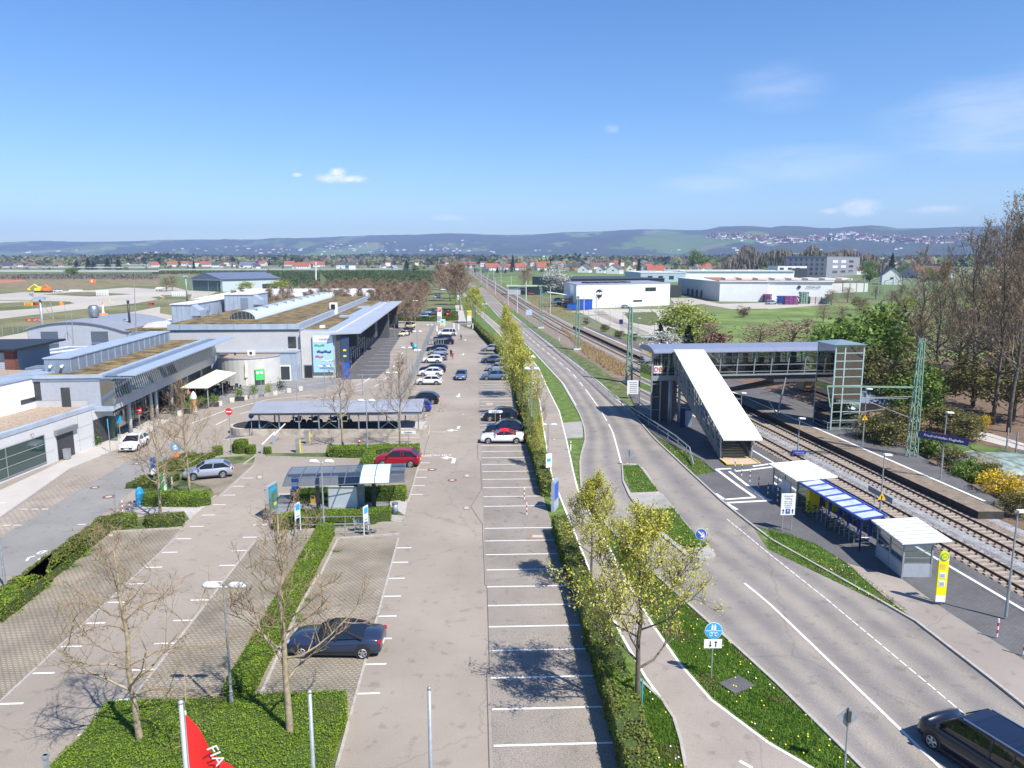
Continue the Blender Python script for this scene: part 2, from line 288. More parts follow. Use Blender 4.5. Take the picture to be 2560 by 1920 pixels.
M['glass'] = glassm('clear_glass',(.62,.76,.72),a=.6); M['glassg'] = glassm('green_glass',(.36,.60,.52),a=.36); M['acryl'] = glassm('roof_acrylic',(.62,.68,.70),.25,a=.5)
for k,c in dict(cblack=(.008,.009,.012),cwhite=(.78,.78,.77),cblue=(.01,.05,.42),csteelblue=(.12,.20,.33),csilver=(.36,.38,.42),cgrey=(.17,.185,.21),cdeep=(.03,.045,.09),cvan=(.008,.011,.026),cred=(.36,.008,.02),cnavy=(.012,.02,.05),ccream=(.72,.66,.45),clight=(.40,.43,.50),csoft=(.015,.015,.02),credtop=(.55,.01,.015)).items():
 M[k] = pm('paint_' + k[1:],c,.28 if k not in ('csoft','credtop') else .9,.35 if k in ('cdeep','cblue','csteelblue','csilver','cgrey','clight','cnavy','cred') else 0,var=0,coat=0 if k in ('csoft','credtop') else .6)
d('carglass',(.012,.014,.016),.05,var=0,spec=.9); d('lampred',(.45,.01,.01),.2,var=0); d('lampclear',(.6,.62,.65),.1,.4,var=0); d('plate',(.75,.75,.72),.5,var=0)
# ---------------- the ground and everything laid on it ----------------
LAY = [0.0]
def clip(poly,far):
 o = []
 for i in range(len(poly)):
  a = poly[i]; b = poly[(i + 1) % len(poly)]; ia = (a[1] > 300) == far; ib = (b[1] > 300) == far
  if ia: o.append(a)
  if ia != ib:
   t = (300 - a[1]) / (b[1] - a[1]); o.append((a[0] + t * (b[0] - a[0]),300.))
 return o
def sheet(mb,poly,z=0.0,mi=0):
 for far in (False,True):
  q = clip([(p[0],p[1]) for p in poly],far)
  if len(q) > 2:
   A = sum(q[i][0] * q[(i + 1) % len(q)][1] - q[(i + 1) % len(q)][0] * q[i][1] for i in range(len(q)))
   if A < 0: q = q[::-1]
   mb.add([(p[0],p[1],gz(p[1]) + z) for p in q],[tuple(range(len(q)))],mi)
def area(name,m,polys,z,kind='structure',label=None,group=None):
 mb = MB()
 for p in polys: sheet(mb,p,z)
 return tag(mb.build(name,M[m] if isinstance(m,str) else m),label,None,group,kind)
def G(k,*pts): return [tuple(g(k,x,y)[:2]) for x,y in pts]
def inpoly(x,y,P_):
 c = False; n = len(P_)
 for i in range(n):
  (x0,y0),(x1,y1) = P_[i][:2],P_[i - 1][:2]
  if (y0 > y) != (y1 > y) and x < (x1 - x0) * (y - y0) / (y1 - y0) + x0: c = not c
 return c
def ribbon(mb,pts,w,z,mi=0):
 for a,b in zip(pts,pts[1:]):
  a = Vector((a[0],a[1])); b = Vector((b[0],b[1])); dd = (b - a)
  if dd.length < 1e-6: continue
  dd.normalize(); n = Vector((-dd.y,dd.x)) * w / 2; e = dd * w * .15
  sheet(mb,[a - n - e * 0,b - n + e,b + n + e,a + n],z,mi)
def curb(mb,pts,w=.14,h=.12,mi=0):
 for a,b in zip(pts,pts[1:]): mb.bar((a[0],a[1],gz(a[1]) + h / 2),(b[0],b[1],gz(b[1]) + h / 2),w,h,mi)
def lin(tab,y):
 for (y0,x0),(y1,x1) in zip(tab,tab[1:]):
  if y <= y1 or (y1,x1) == tab[-1]: return x0 + (x1 - x0) * (y - y0) / (y1 - y0)
def lot(t,y): return -.8 - .0512 * (y - 27.5) + t       # t = metres right of the left edge of the marked bays
def lq(t0,t1,y0,y1): return [(lot(t0,y0),y0),(lot(t1,y0),y0),(lot(t1,y1),y1),(lot(t0,y1),y1)]
def rl(y): return 40.7 - .108 * y if y < 219 else 17.05 - .085 * (y - 219)   # right-hand rail of the far track
mb = MB(); ys = [-60,40,120,200,300,420,600,900,1400,2200,3400,5200]
for i in range(len(ys) - 1):
 for j in range(-14,14):
  x0 = j * (70 + ys[i] * .09); x1 = (j + 1) * (70 + ys[i] * .09); X0 = j * (70 + ys[i + 1] * .09); X1 = (j + 1) * (70 + ys[i + 1] * .09)
  mb.quad((x0,ys[i],gz(ys[i]) - .03),(x1,ys[i],gz(ys[i]) - .03),(X1,ys[i + 1],gz(ys[i + 1]) - .03),(X0,ys[i + 1],gz(ys[i + 1]) - .03))
def fieldm():
 m = pm('farmland',(.10,.14,.035),.95,c2=(.17,.19,.07),scale=.004,fine=.2,bscale=.05); t = m.node_tree; b = t.nodes['Principled BSDF']
 G_ = [n for n in t.nodes if n.type == 'NEW_GEOMETRY'][0]; vo = t.nodes.new('ShaderNodeTexVoronoi'); vo.inputs['Scale'].default_value = .0045; t.links.new(G_.outputs['Position'],vo.inputs['Vector'])
 cr = t.nodes.new('ShaderNodeValToRGB'); cr.color_ramp.interpolation = 'CONSTANT'; es = cr.color_ramp.elements
 for i,(p,c) in enumerate([(0,(.09,.15,.035)),(.3,(.16,.16,.07)),(.5,(.07,.10,.035)),(.65,(.20,.18,.11)),(.8,(.11,.17,.04))]):
  e = es[i] if i < 2 else es.new(p); e.position = p; e.color = c + (1,)
 t.links.new(vo.outputs['Color'],cr.inputs[0]); mx = t.nodes.new('ShaderNodeMix'); mx.data_type = 'RGBA'; mx.inputs[0].default_value = .6
 t.links.new(b.inputs['Base Color'].links[0].from_socket,mx.inputs[6]); t.links.new(cr.outputs[0],mx.inputs[7]); t.links.new(mx.outputs[2],b.inputs['Base Color']); return m
struct('ground',mb,fieldm())
area('meadow','meadow',[[(28,190),(60,150),(140,140),(260,240),(420,420),(300,420),(90,300),(50,270)]],-.022)
area('meadow','meadow',[[(8,440),(190,440),(260,900),(60,950),(-20,760)]],-.02)
area('wood_floor','soil',[[(36,5),(140,5),(170,150),(60,150),(28,190),(24,170)]],-.018)
area('verge','lawn',[[(3.6,5),(26,5),(22,42),(19,60),(17,100),(9,215),(-22,514),(-45,514),(-24,300),(-5,200),(-1,120),(2,70),(3.6,40)]],-.012)
area('verge','drygrass',[[(22,42),(27,42),(22.5,100),(20,138),(9.5,238),(-17,520),(-23,520),(9,215),(17,100),(16.6,70)]],-.008)
area('verge','verge',[G('G',(800,0),(1240,500),(1570,800),(1760,765),(1640,660),(1250,460)) + G('C',(1100,1500),(700,1200),(120,870),(160,910))],-.004)
area('verge','lawn',[G('G',(2080,1230)) + G('L',(0,95),(950,550),(1000,540),(560,200)) + G('H',(400,1659),(0,1510))],.03)
area('parking_lot','asphalt',[[(-7.0,5),(4.4,5)] + [(lot(5.1,y),y) for y in (27.5,60,100,150)] + G('Q',(2200,1120),(2150,1030),(2000,990),(1900,920),(1350,860),(1000,900),(940,820)) + [(-36.6,200),(-29.5,124.3),(-42,124),(-46,62),(-46,5),(-20,5)]],0.0)
bays = MB(); sheet(bays,lq(0,5.05,8,152),.006); struct('parking_bays',bays,M['asphaltbay'])
grid = MB()
for t0,t1,y0,y1 in [(-11.1,-6.2,29.9,50.4),(-11.1,-6.2,58.9,73.5),(-16.2,-11.9,29.9,50.2),(-27.2,-22.15,15,47),(-16.3,-11.9,59.5,61.5)]: sheet(grid,lq(t0,t1,y0,y1),.006)
sheet(grid,[(lot(-22.15,47),47),(lot(-27.2,47),47)] + G('E',(940,1290),(1560,1250)),.0062)
sheet(grid,G('E',(1560,790),(1640,850),(1830,1010),(2190,690),(2200,650),(1950,700)),.0066)
struct('parking_pavers',grid,M['grid'])
cb = MB()
for t0,y0,y1 in [(-6.15,29.5,50.5),(-6.15,58.6,74),(-16.25,30,50),(-22.1,8,51),(-22.1,60,70)]: curb(cb,[(lot(t0,y0),y0),(lot(t0,y1),y1)],.12,.05)
for k,pts in [('E',[(460,1659),(940,1285),(1560,1245),(1655,1170)]),('E',[(1170,1060),(1790,1040),(1865,970)]),('I',[(0,370),(450,15)]),('J',[(700,1659),(790,1330),(790,1270)]),('J',[(0,1130),(390,250),(540,0)]),('F',[(560,1650),(710,1340),(1240,1300)]),('F',[(120,1345),(520,1355)]),('F',[(620,1215),(1275,1200)]),('F',[(1130,1030),(1320,1005),(1430,630)]),
               ('F',[(100,630),(900,655)]),('F',[(0,520),(230,527),(1300,520)]),('F',[(0,455),(1490,445),(1500,360)]),('M',[(980,1440),(1400,1390),(2212,1385)]),('E',[(0,1160),(600,740),(1040,560)]),('K',[(1100,900),(1300,1085),(1400,1240),(1460,1440),(1500,1659)]),('E',[(2212,620),(2100,700)])]:
 curb(cb,G(k,*pts),.14,.10)
tag(cb.build('kerb_stones',M['curb']),kind='structure')
isl = MB()   # beds the hedges stand in
for k,pts in [('E',[(1170,1060),(1790,1040),(1865,970),(1820,900),(1640,850),(1560,700),(1400,700),(1210,900)]),('E',[(870,1190),(1600,1100),(1640,1170),(1560,1245),(940,1285),(460,1659),(180,1659)]),
               ('I',[(0,370),(450,15),(430,0),(180,0),(0,200)]),('F',[(100,630),(60,600),(600,595),(620,520),(1410,520),(1430,625),(1040,640),(900,655)]),('J',[(700,1659),(790,1330),(790,1180),(660,1400),(600,1659)]),
               ('E',[(1740,700),(1850,640),(2212,610),(2190,680),(2000,690)]),('F',[(150,1220),(390,1205),(1270,1195),(1280,1130),(1150,1050),(150,1130)]),('F',[(380,1010),(390,900),(1300,870),(1310,995),(1000,1020)])]:
 sheet(isl,G(k,*pts),.012 + .0009 * len(isl.f))
sheet(isl,lq(-12.0,-10.9,29,51.5),.012); sheet(isl,lq(-12.0,-11.1,60,74),.012)
struct('planting_bed',isl,M['verge'])
area('gravel_bed','cobble',[G('F',(1140,1180),(1170,1130),(1285,1140),(1260,1195))],.018)
area('footpath','slab',[G('E',(1140,1065),(1790,1045),(1640,1170),(1590,1100),(1180,1120)),G('F',(180,1040),(1310,1010),(1290,1130),(1150,1130),(600,1080),(190,1120))],.016)
area('pavement','sidewalk',[G('E',(0,1150),(600,735),(1030,560),(1260,440),(1465,310),(1280,300),(900,470),(560,660),(0,920))+[(-46,50)]],.02)
area('left_road','greydark',[G('E',(0,1330),(885,800),(1150,650),(1330,600),(1480,650),(1200,880),(870,1140),(180,1659),(0,1659)) + [(-31.0,20),(-40,20)]],.009)
area('paved_strip','brickpath',[G('E',(0,1320),(880,800),(640,795),(350,945),(0,1165))],.014)
area('plaza','plaza',[[(-45.4,78),(-44.6,84),(-43.4,92.0),(-41.2,98.2),(-37.6,105.5),(-33,110.2),(-29.5,113.3),(-27.2,118),(-29.0,124.3),(-38,124.3),(-52,124.3),(-50.5,110),(-47.8,84),(-46.5,78)]],.018)
area('forecourt_bays','asphaltdark',[[(-29.4 + .6,122),(-22.6,124),(-22.6,136),(-26.5,160),(-29.0,190),(-30.5,214),(-36.0,216),(-33.5,180)]],.012)
area('forecourt_strip','path',[[(-29.6,112),(-25.6,108),(-21.6,118),(-21.0,134),(-23.2,150),(-25.0,190),(-27,205),(-30.5,205),(-28.9,190),(-26.4,160),(-22.9,137),(-23.0,124),(-28.6,122)]],.014)
area('wall_strip','asphaltdark',[G('M',(980,1435),(1130,1330),(1400,1385))],.013)
mk = MB(); y = 27.5; i = 0
while y < 150:
 if not (54.2 < y < 56.3): ribbon(mk,[(lot(.05,y),y),(lot(5.0,y) + .0,y + .2)],.12,.014)
 y += 2.5
for t0,t1,ya,yb,off in [(-6.1,-5.1,31,50,.2),(-6.1,-5.1,60,74,.6),(-17.35,-16.35,22,62,1.2),(-22.0,-21.0,20,66,.4)]:
 y = ya + off
 while y < yb: ribbon(mk,[(lot(t0,y),y),(lot(t1,y),y + .05)],.13,.014); y += 2.5
for y in [y for y in range(78,126,3)]: ribbon(mk,[(lot(-6.8 - 5 - (y - 78) * .0,y),y),(lot(-6.8,y),y + .15)],.11,.014)
def arrow(mb,x,y,L,ang,z=.016):
 c,s = math.cos(ang),math.sin(ang); T = lambda u,v: (x + u * c - v * s,y + u * s + v * c)
 sheet(mb,[T(-.1,-L / 2),T(.1,-L / 2),T(.14,L * .12),T(-.14,L * .12)],z); sheet(mb,[T(-.42,L * .1),T(.42,L * .1),T(0,L / 2)],z)
for k,x,y,L in [('F',1750,100,3.2),('Q',1980,1360,3),('Q',2008,1160,3)]:
 p = g(k,x,y); arrow(mk,p.x,p.y,L,math.pi)
def bent(mb,p,side,z=.016):
 x,y = p.x,p.y; s = side
 sheet(mb,[(x + .35,y - 1.1),(x + .75,y - 1.1),(x + .72,y + .9),(x + .45,y + 1.1)] if s > 0 else [(x + .35,y + 1.3),(x + .7,y + 1.3),(x + .62,y - .2),(x + .35,y)],z)
 sheet(mb,[(x + .7,y + .85 * s),(x + .45,y + 1.1 * s),(x - .1,y + 1.15 * s),(x - .1,y + .75 * s)],z)
 sheet(mb,[(x - .1,y + .3 * s),(x - .1,y + 1.7 * s),(x - .8,y + .95 * s)],z)
bent(mk,g('F',1660,660),1); p = g('F',1705,400); bent(mk,p + Vector((0,.9,0)),-1)
def text(name,body,size,mt,M4,parent=None,depth=.004,sx=1):
 cu = bpy.data.curves.new(name,'FONT'); cu.body = body; cu.size = size; cu.align_x = 'CENTER'; cu.align_y = 'CENTER'; cu.extrude = depth; cu.resolution_u = 2
 o = bpy.data.objects.new(name,cu); col.objects.link(o); bpy.context.view_layer.update()
 me = bpy.data.meshes.new_from_object(o); bpy.data.objects.remove(o); me.materials.clear(); me.materials.append(mt)
 me.transform(M4 @ Matrix.Diagonal((sx,1,1,1)))
 if parent is not None and parent.name in XF: me.transform(XF[parent.name])
 q = bpy.data.objects.new(name,me); col.objects.link(q)
 if parent is not None: q.parent = parent
 return q
def flat_text(name,body,size,mt,p,rz=0,z=.016,sx=1): return tag(text(name,body,size,mt,Matrix.Translation((p.x,p.y,z)) @ Matrix.Rotation(rz,4,'Z'),None,.001,sx),kind='structure')
jt = MB()
for k,pts in [('F',[(1912,520),(1918,655),(1938,660),(1950,910),(1855,1060),(1955,1210),(1975,1659)]),('J',[(1975,0),(1976,70),(1997,95),(2018,848),(1995,850),(2015,1659)]),('F',[(1945,655),(2090,660),(2100,695)]),('F',[(1500,440),(1470,520),(1450,620)]),('G',[(310,470),(440,472)]),('G',[(330,640),(500,645)])]: ribbon(jt,G(k,*pts),.045,.013)
for i,(k,x,y,r_) in enumerate([('F',1520,740,.42),('F',1695,832,.42),('F',1597,235,.42),('E',1185,688,.45),('E',940,975,.5),('E',820,895,.4),('F',100,915,.3)]): w = g(k,x,y); jt.disc((w.x,w.y,.016),r_,(0,0,1),18,1,.008); jt.disc((w.x,w.y,.018),r_ * .55,(0,0,1),16,2,.01)
for k,x0,x1,y0,y1 in [('F',1798,1850,780,808),('F',1790,1850,1055,1087),('G',145,300,1298,1335),('F',1970,2068,163,183),('F',1770,1808,256,270),('G',345,388,473,488),('F',2,60,785,825),('E',930,985,1296,1322)]:
 q = G(k,(x0,y1),(x1,y1),(x1,y0),(x0,y0)); sheet(jt,q,.0155,3); c_ = (sum(p[0] for p in q) / 4,sum(p[1] for p in q) / 4); sheet(jt,[((p[0] - c_[0]) * .6 + c_[0],(p[1] - c_[1]) * .6 + c_[1]) for p in q],.0175,2)
tag(jt.build('joints_and_drains',[M['asphaltdark'],M['rust'],M['sidewalk'],M['tilepath']]),kind='structure')
flat_text('ground_lettering','AUSFAHRT',.75,M['paint'],g('F',1540,617),0,.02,1.0)
flat_text('ground_lettering','AUSFAHRT',.7,M['paintworn'],g('F',1570,416),0,.02,.8)
for k,pts in [('M',[(520,1220),(1040,1020),(1600,880),(2212,815)]),('M',[(885,1228),(1040,1152)]),('M',[(1215,1080),(1350,1045)]),('M',[(1840,932),(1955,912)]),('B',[(860,1395),(930,1370),(985,1330)]),('B',[(1020,1405),(1090,1372)]),
               ('B',[(1115,1342),(1140,1315)]),('B',[(1178,1245),(1195,1222)]),('B',[(1208,1200),(1222,1180)]),('B',[(1232,1163),(1248,1143)]),('B',[(1255,1125),(1270,1110)]),('B',[(520,1520),(930,1432)]),('B',[(0,1560),(320,1540)])]:
 ribbon(mk,G(k,*pts),.16,.016)
for i in range(13):
 f = i / 12; y = 122 + f * 68; xr = lin([(118,-21.0),(150,-21.5),(190,-27)],y); ribbon(mk,[(-29.4 - (y - 124) * .0745 + 2.6,y),(-29.4 - (y - 124) * .0745 + 8.0,y + .3)],.16,.02)
for i in range(3): ribbon(mk,G('E',(185 + i * 88,1083),(240 + i * 88,1082)),.12,.018);
for a in (25,118): ribbon(mk,G('E',(a,1222),(a + 66,1221)),.12,.018)
for a in [(670,1216,740,1215),(0,1030,45,1028)]: ribbon(mk,G('E',a[:2],a[2:]),.12,.024)
ribbon(mk,G('E',(230,1530),(250,1500),(300,1488)),.16,.016); ribbon(mk,G('E',(330,1520),(380,1490),(410,1478)),.12,.016); ribbon(mk,G('E',(320,1465),(360,1445),(410,1440),(350,1468),(320,1470)),.12,.016)
RC = [(12,18.7),(20,17.6),(28.3,16.5),(40.4,14.9),(47.2,13.4),(56,11.6),(62,10.9),(70.3,10.7),(78,11.3),(84.9,11.75),(96.5,11.8),(112.6,11.4),(131,10.6),(155.8,8.1),(178,5.8),(215,2.4),(514,-23),(623,-42),(900,-75),(1147,-105)]
RLf = [(12,15.9),(26.2,13.8),(33,12.3),(39,10.6),(46,8.7),(54,7.0),(62.4,6.1),(72,6.9),(80,8.2),(84.9,8.65),(94,8.85),(118,8.2),(157.8,4.9),(215,-.6),(514,-26),(623,-45),(900,-78),(1147,-108)]
RRt = [(12,22.9),(24,22.95),(30,22.8),(38.3,22.1),(44,20.3),(50.3,18.3),(58,17.3),(65.9,16.75),(80.8,15.8),(98,15.6),(118,14.6),(155,11.2),(215,5.5),(514,-20),(623,-39),(900,-72),(1147,-102)]
rmb = MB(); rmb.uv = []; ys = [12 + i * 2 for i in range(104)] + [220 + 20 * i for i in range(46)]
for y in ys:
 l,c,r = lin(RLf,y),lin(RC,y),lin(RRt,y)
 for j in range(9):
  x = l + (c - l) * j / 4 if j <= 4 else c + (r - c) * (j - 4) / 4; rmb.v.append(Vector((x,y,gz(y) + .01)))
  u = (x - c) * (4.0 / max(c - l,3) if j < 4 else 4.0 / max(r - c,3) if y > 52 else 1); rmb.uv.append((u,y))
for i in range(len(ys) - 1):
 for j in range(8): a = i * 9 + j; rmb.f.append((a,a + 1,a + 10,a + 9)); rmb.m.append(0)
def roadm():
 m = pm('road_asphalt',(.212,.198,.182),.9,var=.08,scale=.25,fine=.2,bscale=18,crack=.05); t = m.node_tree; b = t.nodes['Principled BSDF']; N = t.nodes.new; L = t.links.new
 uv = N('ShaderNodeUVMap'); sp = N('ShaderNodeSeparateXYZ'); L(uv.outputs[0],sp.inputs[0])
 def mt(op,a,b_=None):
  n = N('ShaderNodeMath'); n.operation = op
  for i,v in enumerate((a,b_)):
   if v is None: continue
   if isinstance(v,(int,float)): n.inputs[i].default_value = v
   else: L(v,n.inputs[i])
  return n.outputs[0]
 no = N('ShaderNodeTexNoise'); no.inputs['Scale'].default_value = .35; no.inputs['Detail'].default_value = 5; L([n for n in t.nodes if n.type == 'NEW_GEOMETRY'][0].outputs['Position'],no.inputs[0])
 w = mt('COSINE',mt('ADD',mt('MULTIPLY',sp.outputs[0],2 * math.pi / 1.95),mt('MULTIPLY',no.outputs[0],1.6)))
 w = mt('ADD',mt('MULTIPLY',w,.36),mt('MULTIPLY',no.outputs[0],1.0)); cr = N('ShaderNodeMix'); cr.data_type = 'RGBA'; cr.inputs[6].default_value = (.90,.89,.92,1); cr.inputs[7].default_value = (1.40,1.33,1.22,1); L(w,cr.inputs[0])
 mx = N('ShaderNodeMix'); mx.data_type = 'RGBA'; mx.blend_type = 'MULTIPLY'; mx.inputs[0].default_value = 1; L(b.inputs['Base Color'].links[0].from_socket,mx.inputs[6]); L(cr.outputs[2],mx.inputs[7]); L(mx.outputs[2],b.inputs['Base Color']); return m
struct('road',rmb,roadm())
rm = MB()
ys_ = [13 + i * 1.5 for i in range(22)]; ribbon(rm,[(lin(RC,y),y) for y in ys_ if y < 44.5],.15,.022)
ribbon(rm,[(lin(RC,y),y) for y in (70.5,75,80,84,88)],.16,.022)
for y0,y1 in [(90,96),(98,113)]: ribbon(rm,[(lin(RC,y),y) for y in (y0,(y0 + y1) / 2,y1)],.14,.022)
y = 116
while y < 300: ribbon(rm,[(lin(RC,y),y),(lin(RC,y + 4),y + 4)],.15,.022); y += 8
rw2 = MB(); y = 24
while y < 54: ribbon(rw2,[(lin(RC,y) + lin([(20,3.4),(40,3.6),(54,4.6)],y) ,y),(lin(RC,y + .55) + lin([(20,3.4),(40,3.6),(54,4.6)],y + .55),y + .55)],.09,.022); y += .68
for T,o_,yy in ((RLf,.14,(100,420)),(RRt,-.14,(100,420))):
 a = [y for y in range(*yy,3)]; ribbon(rm,[(lin(T,y) + o_,y) for y in a],.12,.021)
PL = [tuple(p) for p in G('G',(190,0),(240,150),(280,430),(345,800)) + G('K',(690,0),(950,520),(1150,870),(1300,1080))]
PR = [tuple(p) for p in G('G',(290,0),(410,240),(470,480),(530,760),(570,920)) + G('K',(970,0),(1200,400),(1450,760),(1720,1070),(2212,1440))] + [(13.4,24.0),(15.2,21.5)]
farL = [(-37.5,514),(-18.5,330),(-5,215),(1.2,158),(3.0,135)]; farR = [(-35,514),(-16.5,330),(-2.6,215),(3.2,158),(5.0,135)]
area('footpath','path',[farL + PL + G('K',(1400,1240),(1460,1440),(1490,1659)) + [(6.2,22),(5.5,12),(15,12),(16,20)] + PR[::-1] + farR[::-1]],.008)
ribbon(rm,farL[1:] + PL,.14,.016); ribbon(rm,farR[1:] + PR,.14,.016); ribbon(rm,G('K',(1965,1600),(2070,1659)),.16,.018)
struct('parking_markings',mk,M['paint']); struct('road_markings',rm,M['paint']); struct('worn_road_markings',rw2,M['paintworn'])
area('gravel_patch','cobble',[G('G',(440,335),(605,320),(615,460),(475,470))],.0)
rk = MB(); curb(rk,[(lin(RLf,y) - .08,y) for y in range(14,120,3)],.16,.08); curb(rk,[(lin(RRt,y) + .08,y) for y in range(14,110,3)],.16,.12)
tag(rk.build('road_kerb',M['curb']),kind='structure')
def pz(x,y): return max(.06,min(.42,.42 - .07 * (rl(y) - 6.8 - x)))
hp = [(rl(y) - 6.8,y) for y in (14,30,45,60,75,90,110)] + [(17.6,110),(16.2,92),(16.1,84)] + G('G',(1250,460),(1640,660),(1760,765),(1570,800)) + G('G',(2080,1230)) + G('H',(400,1659)) + G('L',(560,200),(960,320),(1300,560),(1831,910)) + [(26.5,26),(27.5,14)]
def slope_sheet(name,poly,m,dz):
 from mathutils.geometry import delaunay_2d_cdt
 n = len(poly); vs = [Vector(p[:2]) for p in poly]; y = min(v.y for v in vs)
 while y < max(v.y for v in vs[:n]):
  x = min(v.x for v in vs[:n])
  while x < max(v.x for v in vs[:n]):
   if inpoly(x,y,poly): vs.append(Vector((x,y)))
   x += 1.5
  y += 2.5
 r_ = delaunay_2d_cdt(vs,[(i,(i + 1) % n) for i in range(n)],[],1,1e-4); mb = MB()
 for f in r_[2]:
  q = [r_[0][i] for i in f]; c = (q[1] - q[0]).cross(q[2] - q[0])
  if c < 0: q = q[::-1]
  mb.add([(v.x,v.y,pz(v.x,v.y) + dz) for v in q],[tuple(range(len(q)))])
 return tag(mb.build(name,m),kind='structure')
slope_sheet('station_forecourt',hp,M['paver'],0)
sw = G('L',(960,320),(560,200),(700,330),(930,520),(1040,600),(1831,1235)) + [(23.0,24),(23.1,14),(27,14),(26.3,26)] + G('L',(1831,900),(1300,560))
slope_sheet('pavement',sw,M['path'],.02)
def gp_(k,*pts): return [tuple(g(k,x,y,.2)[:2]) for x,y in pts]
wl = MB()
for pts,w in [(gp_('S',(1140,1262),(965,1274)),.3),(gp_('S',(1145,1290),(805,1308)),.3),(gp_('S',(765,1283),(628,1290),(830,1440),(985,1547),(705,1567),(620,1512)),.3),(gp_('S',(750,1310),(880,1410),(1080,1560),(1140,1575),(715,1598),(820,1659)),.3)]:
 for a,b in zip(pts,pts[1:]):
  a,b = Vector(a),Vector(b); k = max(1,int((b - a).length))
  for i in range(k): p,q = a.lerp(b,i / k),a.lerp(b,(i + 1) / k); wl.bar((p.x,p.y,pz(*p) + .01),(q.x,q.y,pz(*q) + .01),w,.03)
a = [(rl(y) - 7.9,y) for y in (16,30,40,50,60,70,80,92)]
for p,q in zip(a,a[1:]): wl.bar((*p,pz(*p) + .008),(*q,pz(*q) + .008),.22,.02)
tag(wl.build('guiding_strips',M['paint']),kind='structure')
tp = MB()
bl = MB(); ysr = [5 + 12 * i for i in range(25)] + [310 + 40 * i for i in range(30)]
for y0,y1 in zip(ysr,ysr[1:]):
 for a,b,mi in ((-9.5,-2.6,0),(-2.6,-1.9,1),(-1.9,1.6,0),(1.6,2.6,1)):
  bl.add([(rl(y0) + a,y0,gz(y0) + .02),(rl(y0) + b,y0,gz(y0) + .02),(rl(y1) + b,y1,gz(y1) + .02),(rl(y1) + a,y1,gz(y1) + .02)],[(0,1,2,3)],mi)
tag(bl.build('ballast',[M['ballast'],M['ballastgrey']]),kind='structure')
mound = MB()
for y0,y1 in zip(ysr[:9],ysr[1:10]): mound.ext([(-.7,.0),(-.35,.16),(.35,.16),(.7,0)],(rl(y0) - 2.75,y0),(rl(y1) - 2.75,y1))
tag(mound.build('ballast_ridge',M['ballastgrey']),kind='structure')
slp = MB(); y = 6.0; ang = math.atan(.108)
while y < 330:
 for c in (-.75,-4.85):
  slp.box((rl(y) + c,y,.07),(2.5,.26,.14),ang)
 y += .65 if y < 150 else 1.3
tag(slp.build('railway_sleepers',M['sleeper']),kind='structure')
for c in (0,-1.5,-4.1,-5.6):
 mb = MB()
 for y0,y1 in zip(ysr,ysr[1:]):
  if y1 > 1300: break
  mb.bar((rl(y0) + c,y0,gz(y0) + .2),(rl(y1) + c,y1,gz(y1) + .2),.075 if y0 < 200 else .14,.15)
 tag(mb.build('rail',M['rail']),kind='structure')
pf = MB()
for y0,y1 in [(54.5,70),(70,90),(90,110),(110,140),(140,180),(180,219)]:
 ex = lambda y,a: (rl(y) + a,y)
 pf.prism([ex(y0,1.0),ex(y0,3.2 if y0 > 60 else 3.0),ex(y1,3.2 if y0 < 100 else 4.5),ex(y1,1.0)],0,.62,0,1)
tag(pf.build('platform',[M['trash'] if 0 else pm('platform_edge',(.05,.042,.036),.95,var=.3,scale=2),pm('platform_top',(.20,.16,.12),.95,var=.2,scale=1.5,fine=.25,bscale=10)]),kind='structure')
pf = MB()
for y0,y1 in [(57,70),(70,90),(90,110),(110,140),(140,180),(180,216)]:
 w = lambda y: 3.2 + lin([(50,.6),(66,2.5),(80,7.5),(100,7),(130,3),(220,2)],y)
 pf.prism([(rl(y0) + 3.2,y0),(rl(y0) + w(y0),y0),(rl(y1) + w(y1),y1),(rl(y1) + 3.2,y1)],0,.60)
tag(pf.build('platform',M['paver']),kind='structure')
pl = MB()
for y0,y1 in [(57,70),(70,90),(90,110),(110,140),(140,215)]: pl.bar((rl(y0) + 3.3,y0,.625),(rl(y1) + 3.3,y1,.625),.28,.02)
tag(pl.build('platform_line',M['paint']),kind='structure')
area('car_park','apron',[G('C',(480,760),(720,735),(1310,735),(1350,770),(1300,790),(1440,880),(1330,1000),(1200,990),(990,950),(780,860),(600,770)) ],.0)
area('lane','asphalt',[G('C',(700,755),(790,750),(840,790),(1190,940),(1130,965),(760,800))],.01)
area('gravel_patch','verge',[G('C',(950,765),(1240,760),(1290,860),(1200,880),(1020,850),(990,800))],.02)
area('yard','apron',[G('C',(1370,640),(1560,640),(1800,690),(2212,680),(2212,730),(1900,735),(1640,690),(1400,720)),G('D',(0,1110),(480,1090),(560,1110),(0,1150))],.0)
area('lane','sidewalk',[G('H',(1650,720),(1870,690),(2212,790),(2212,850),(1990,800),(1800,750))],.01)
area('garden_plot','meadow',[G('H',(1500,830),(1700,780),(2212,870),(2212,930),(1900,930),(1700,900))],.004)
area('garden_plot','sand',[G('H',(1630,870),(1760,850),(1970,920),(1760,960))],.012)
area('airfield_grass','airgrass',[[(-60,110),(-400,90),(-700,500),(-560,560),(-380,520),(-150,420),(-70,250)]],-.016)
area('apron','apron',[G('N',(0,1120),(310,1060),(800,960),(1500,830),(2212,700),(2212,790)) + [(-62,200),(-70,120),(-160,90),(-260,120)]],-.008)
area('apron','apron',[G('N',(-300,920),(0,868),(1080,740),(1900,650),(2212,590),(2212,460),(1760,435),(1300,470),(900,480),(300,500),(0,525),(-300,560))],-.006)
area('apron','apron',[G('O',(0,420),(-60,560),(330,600),(420,590),(640,560),(800,490),(350,470),(200,430))],-.005)
gi = []
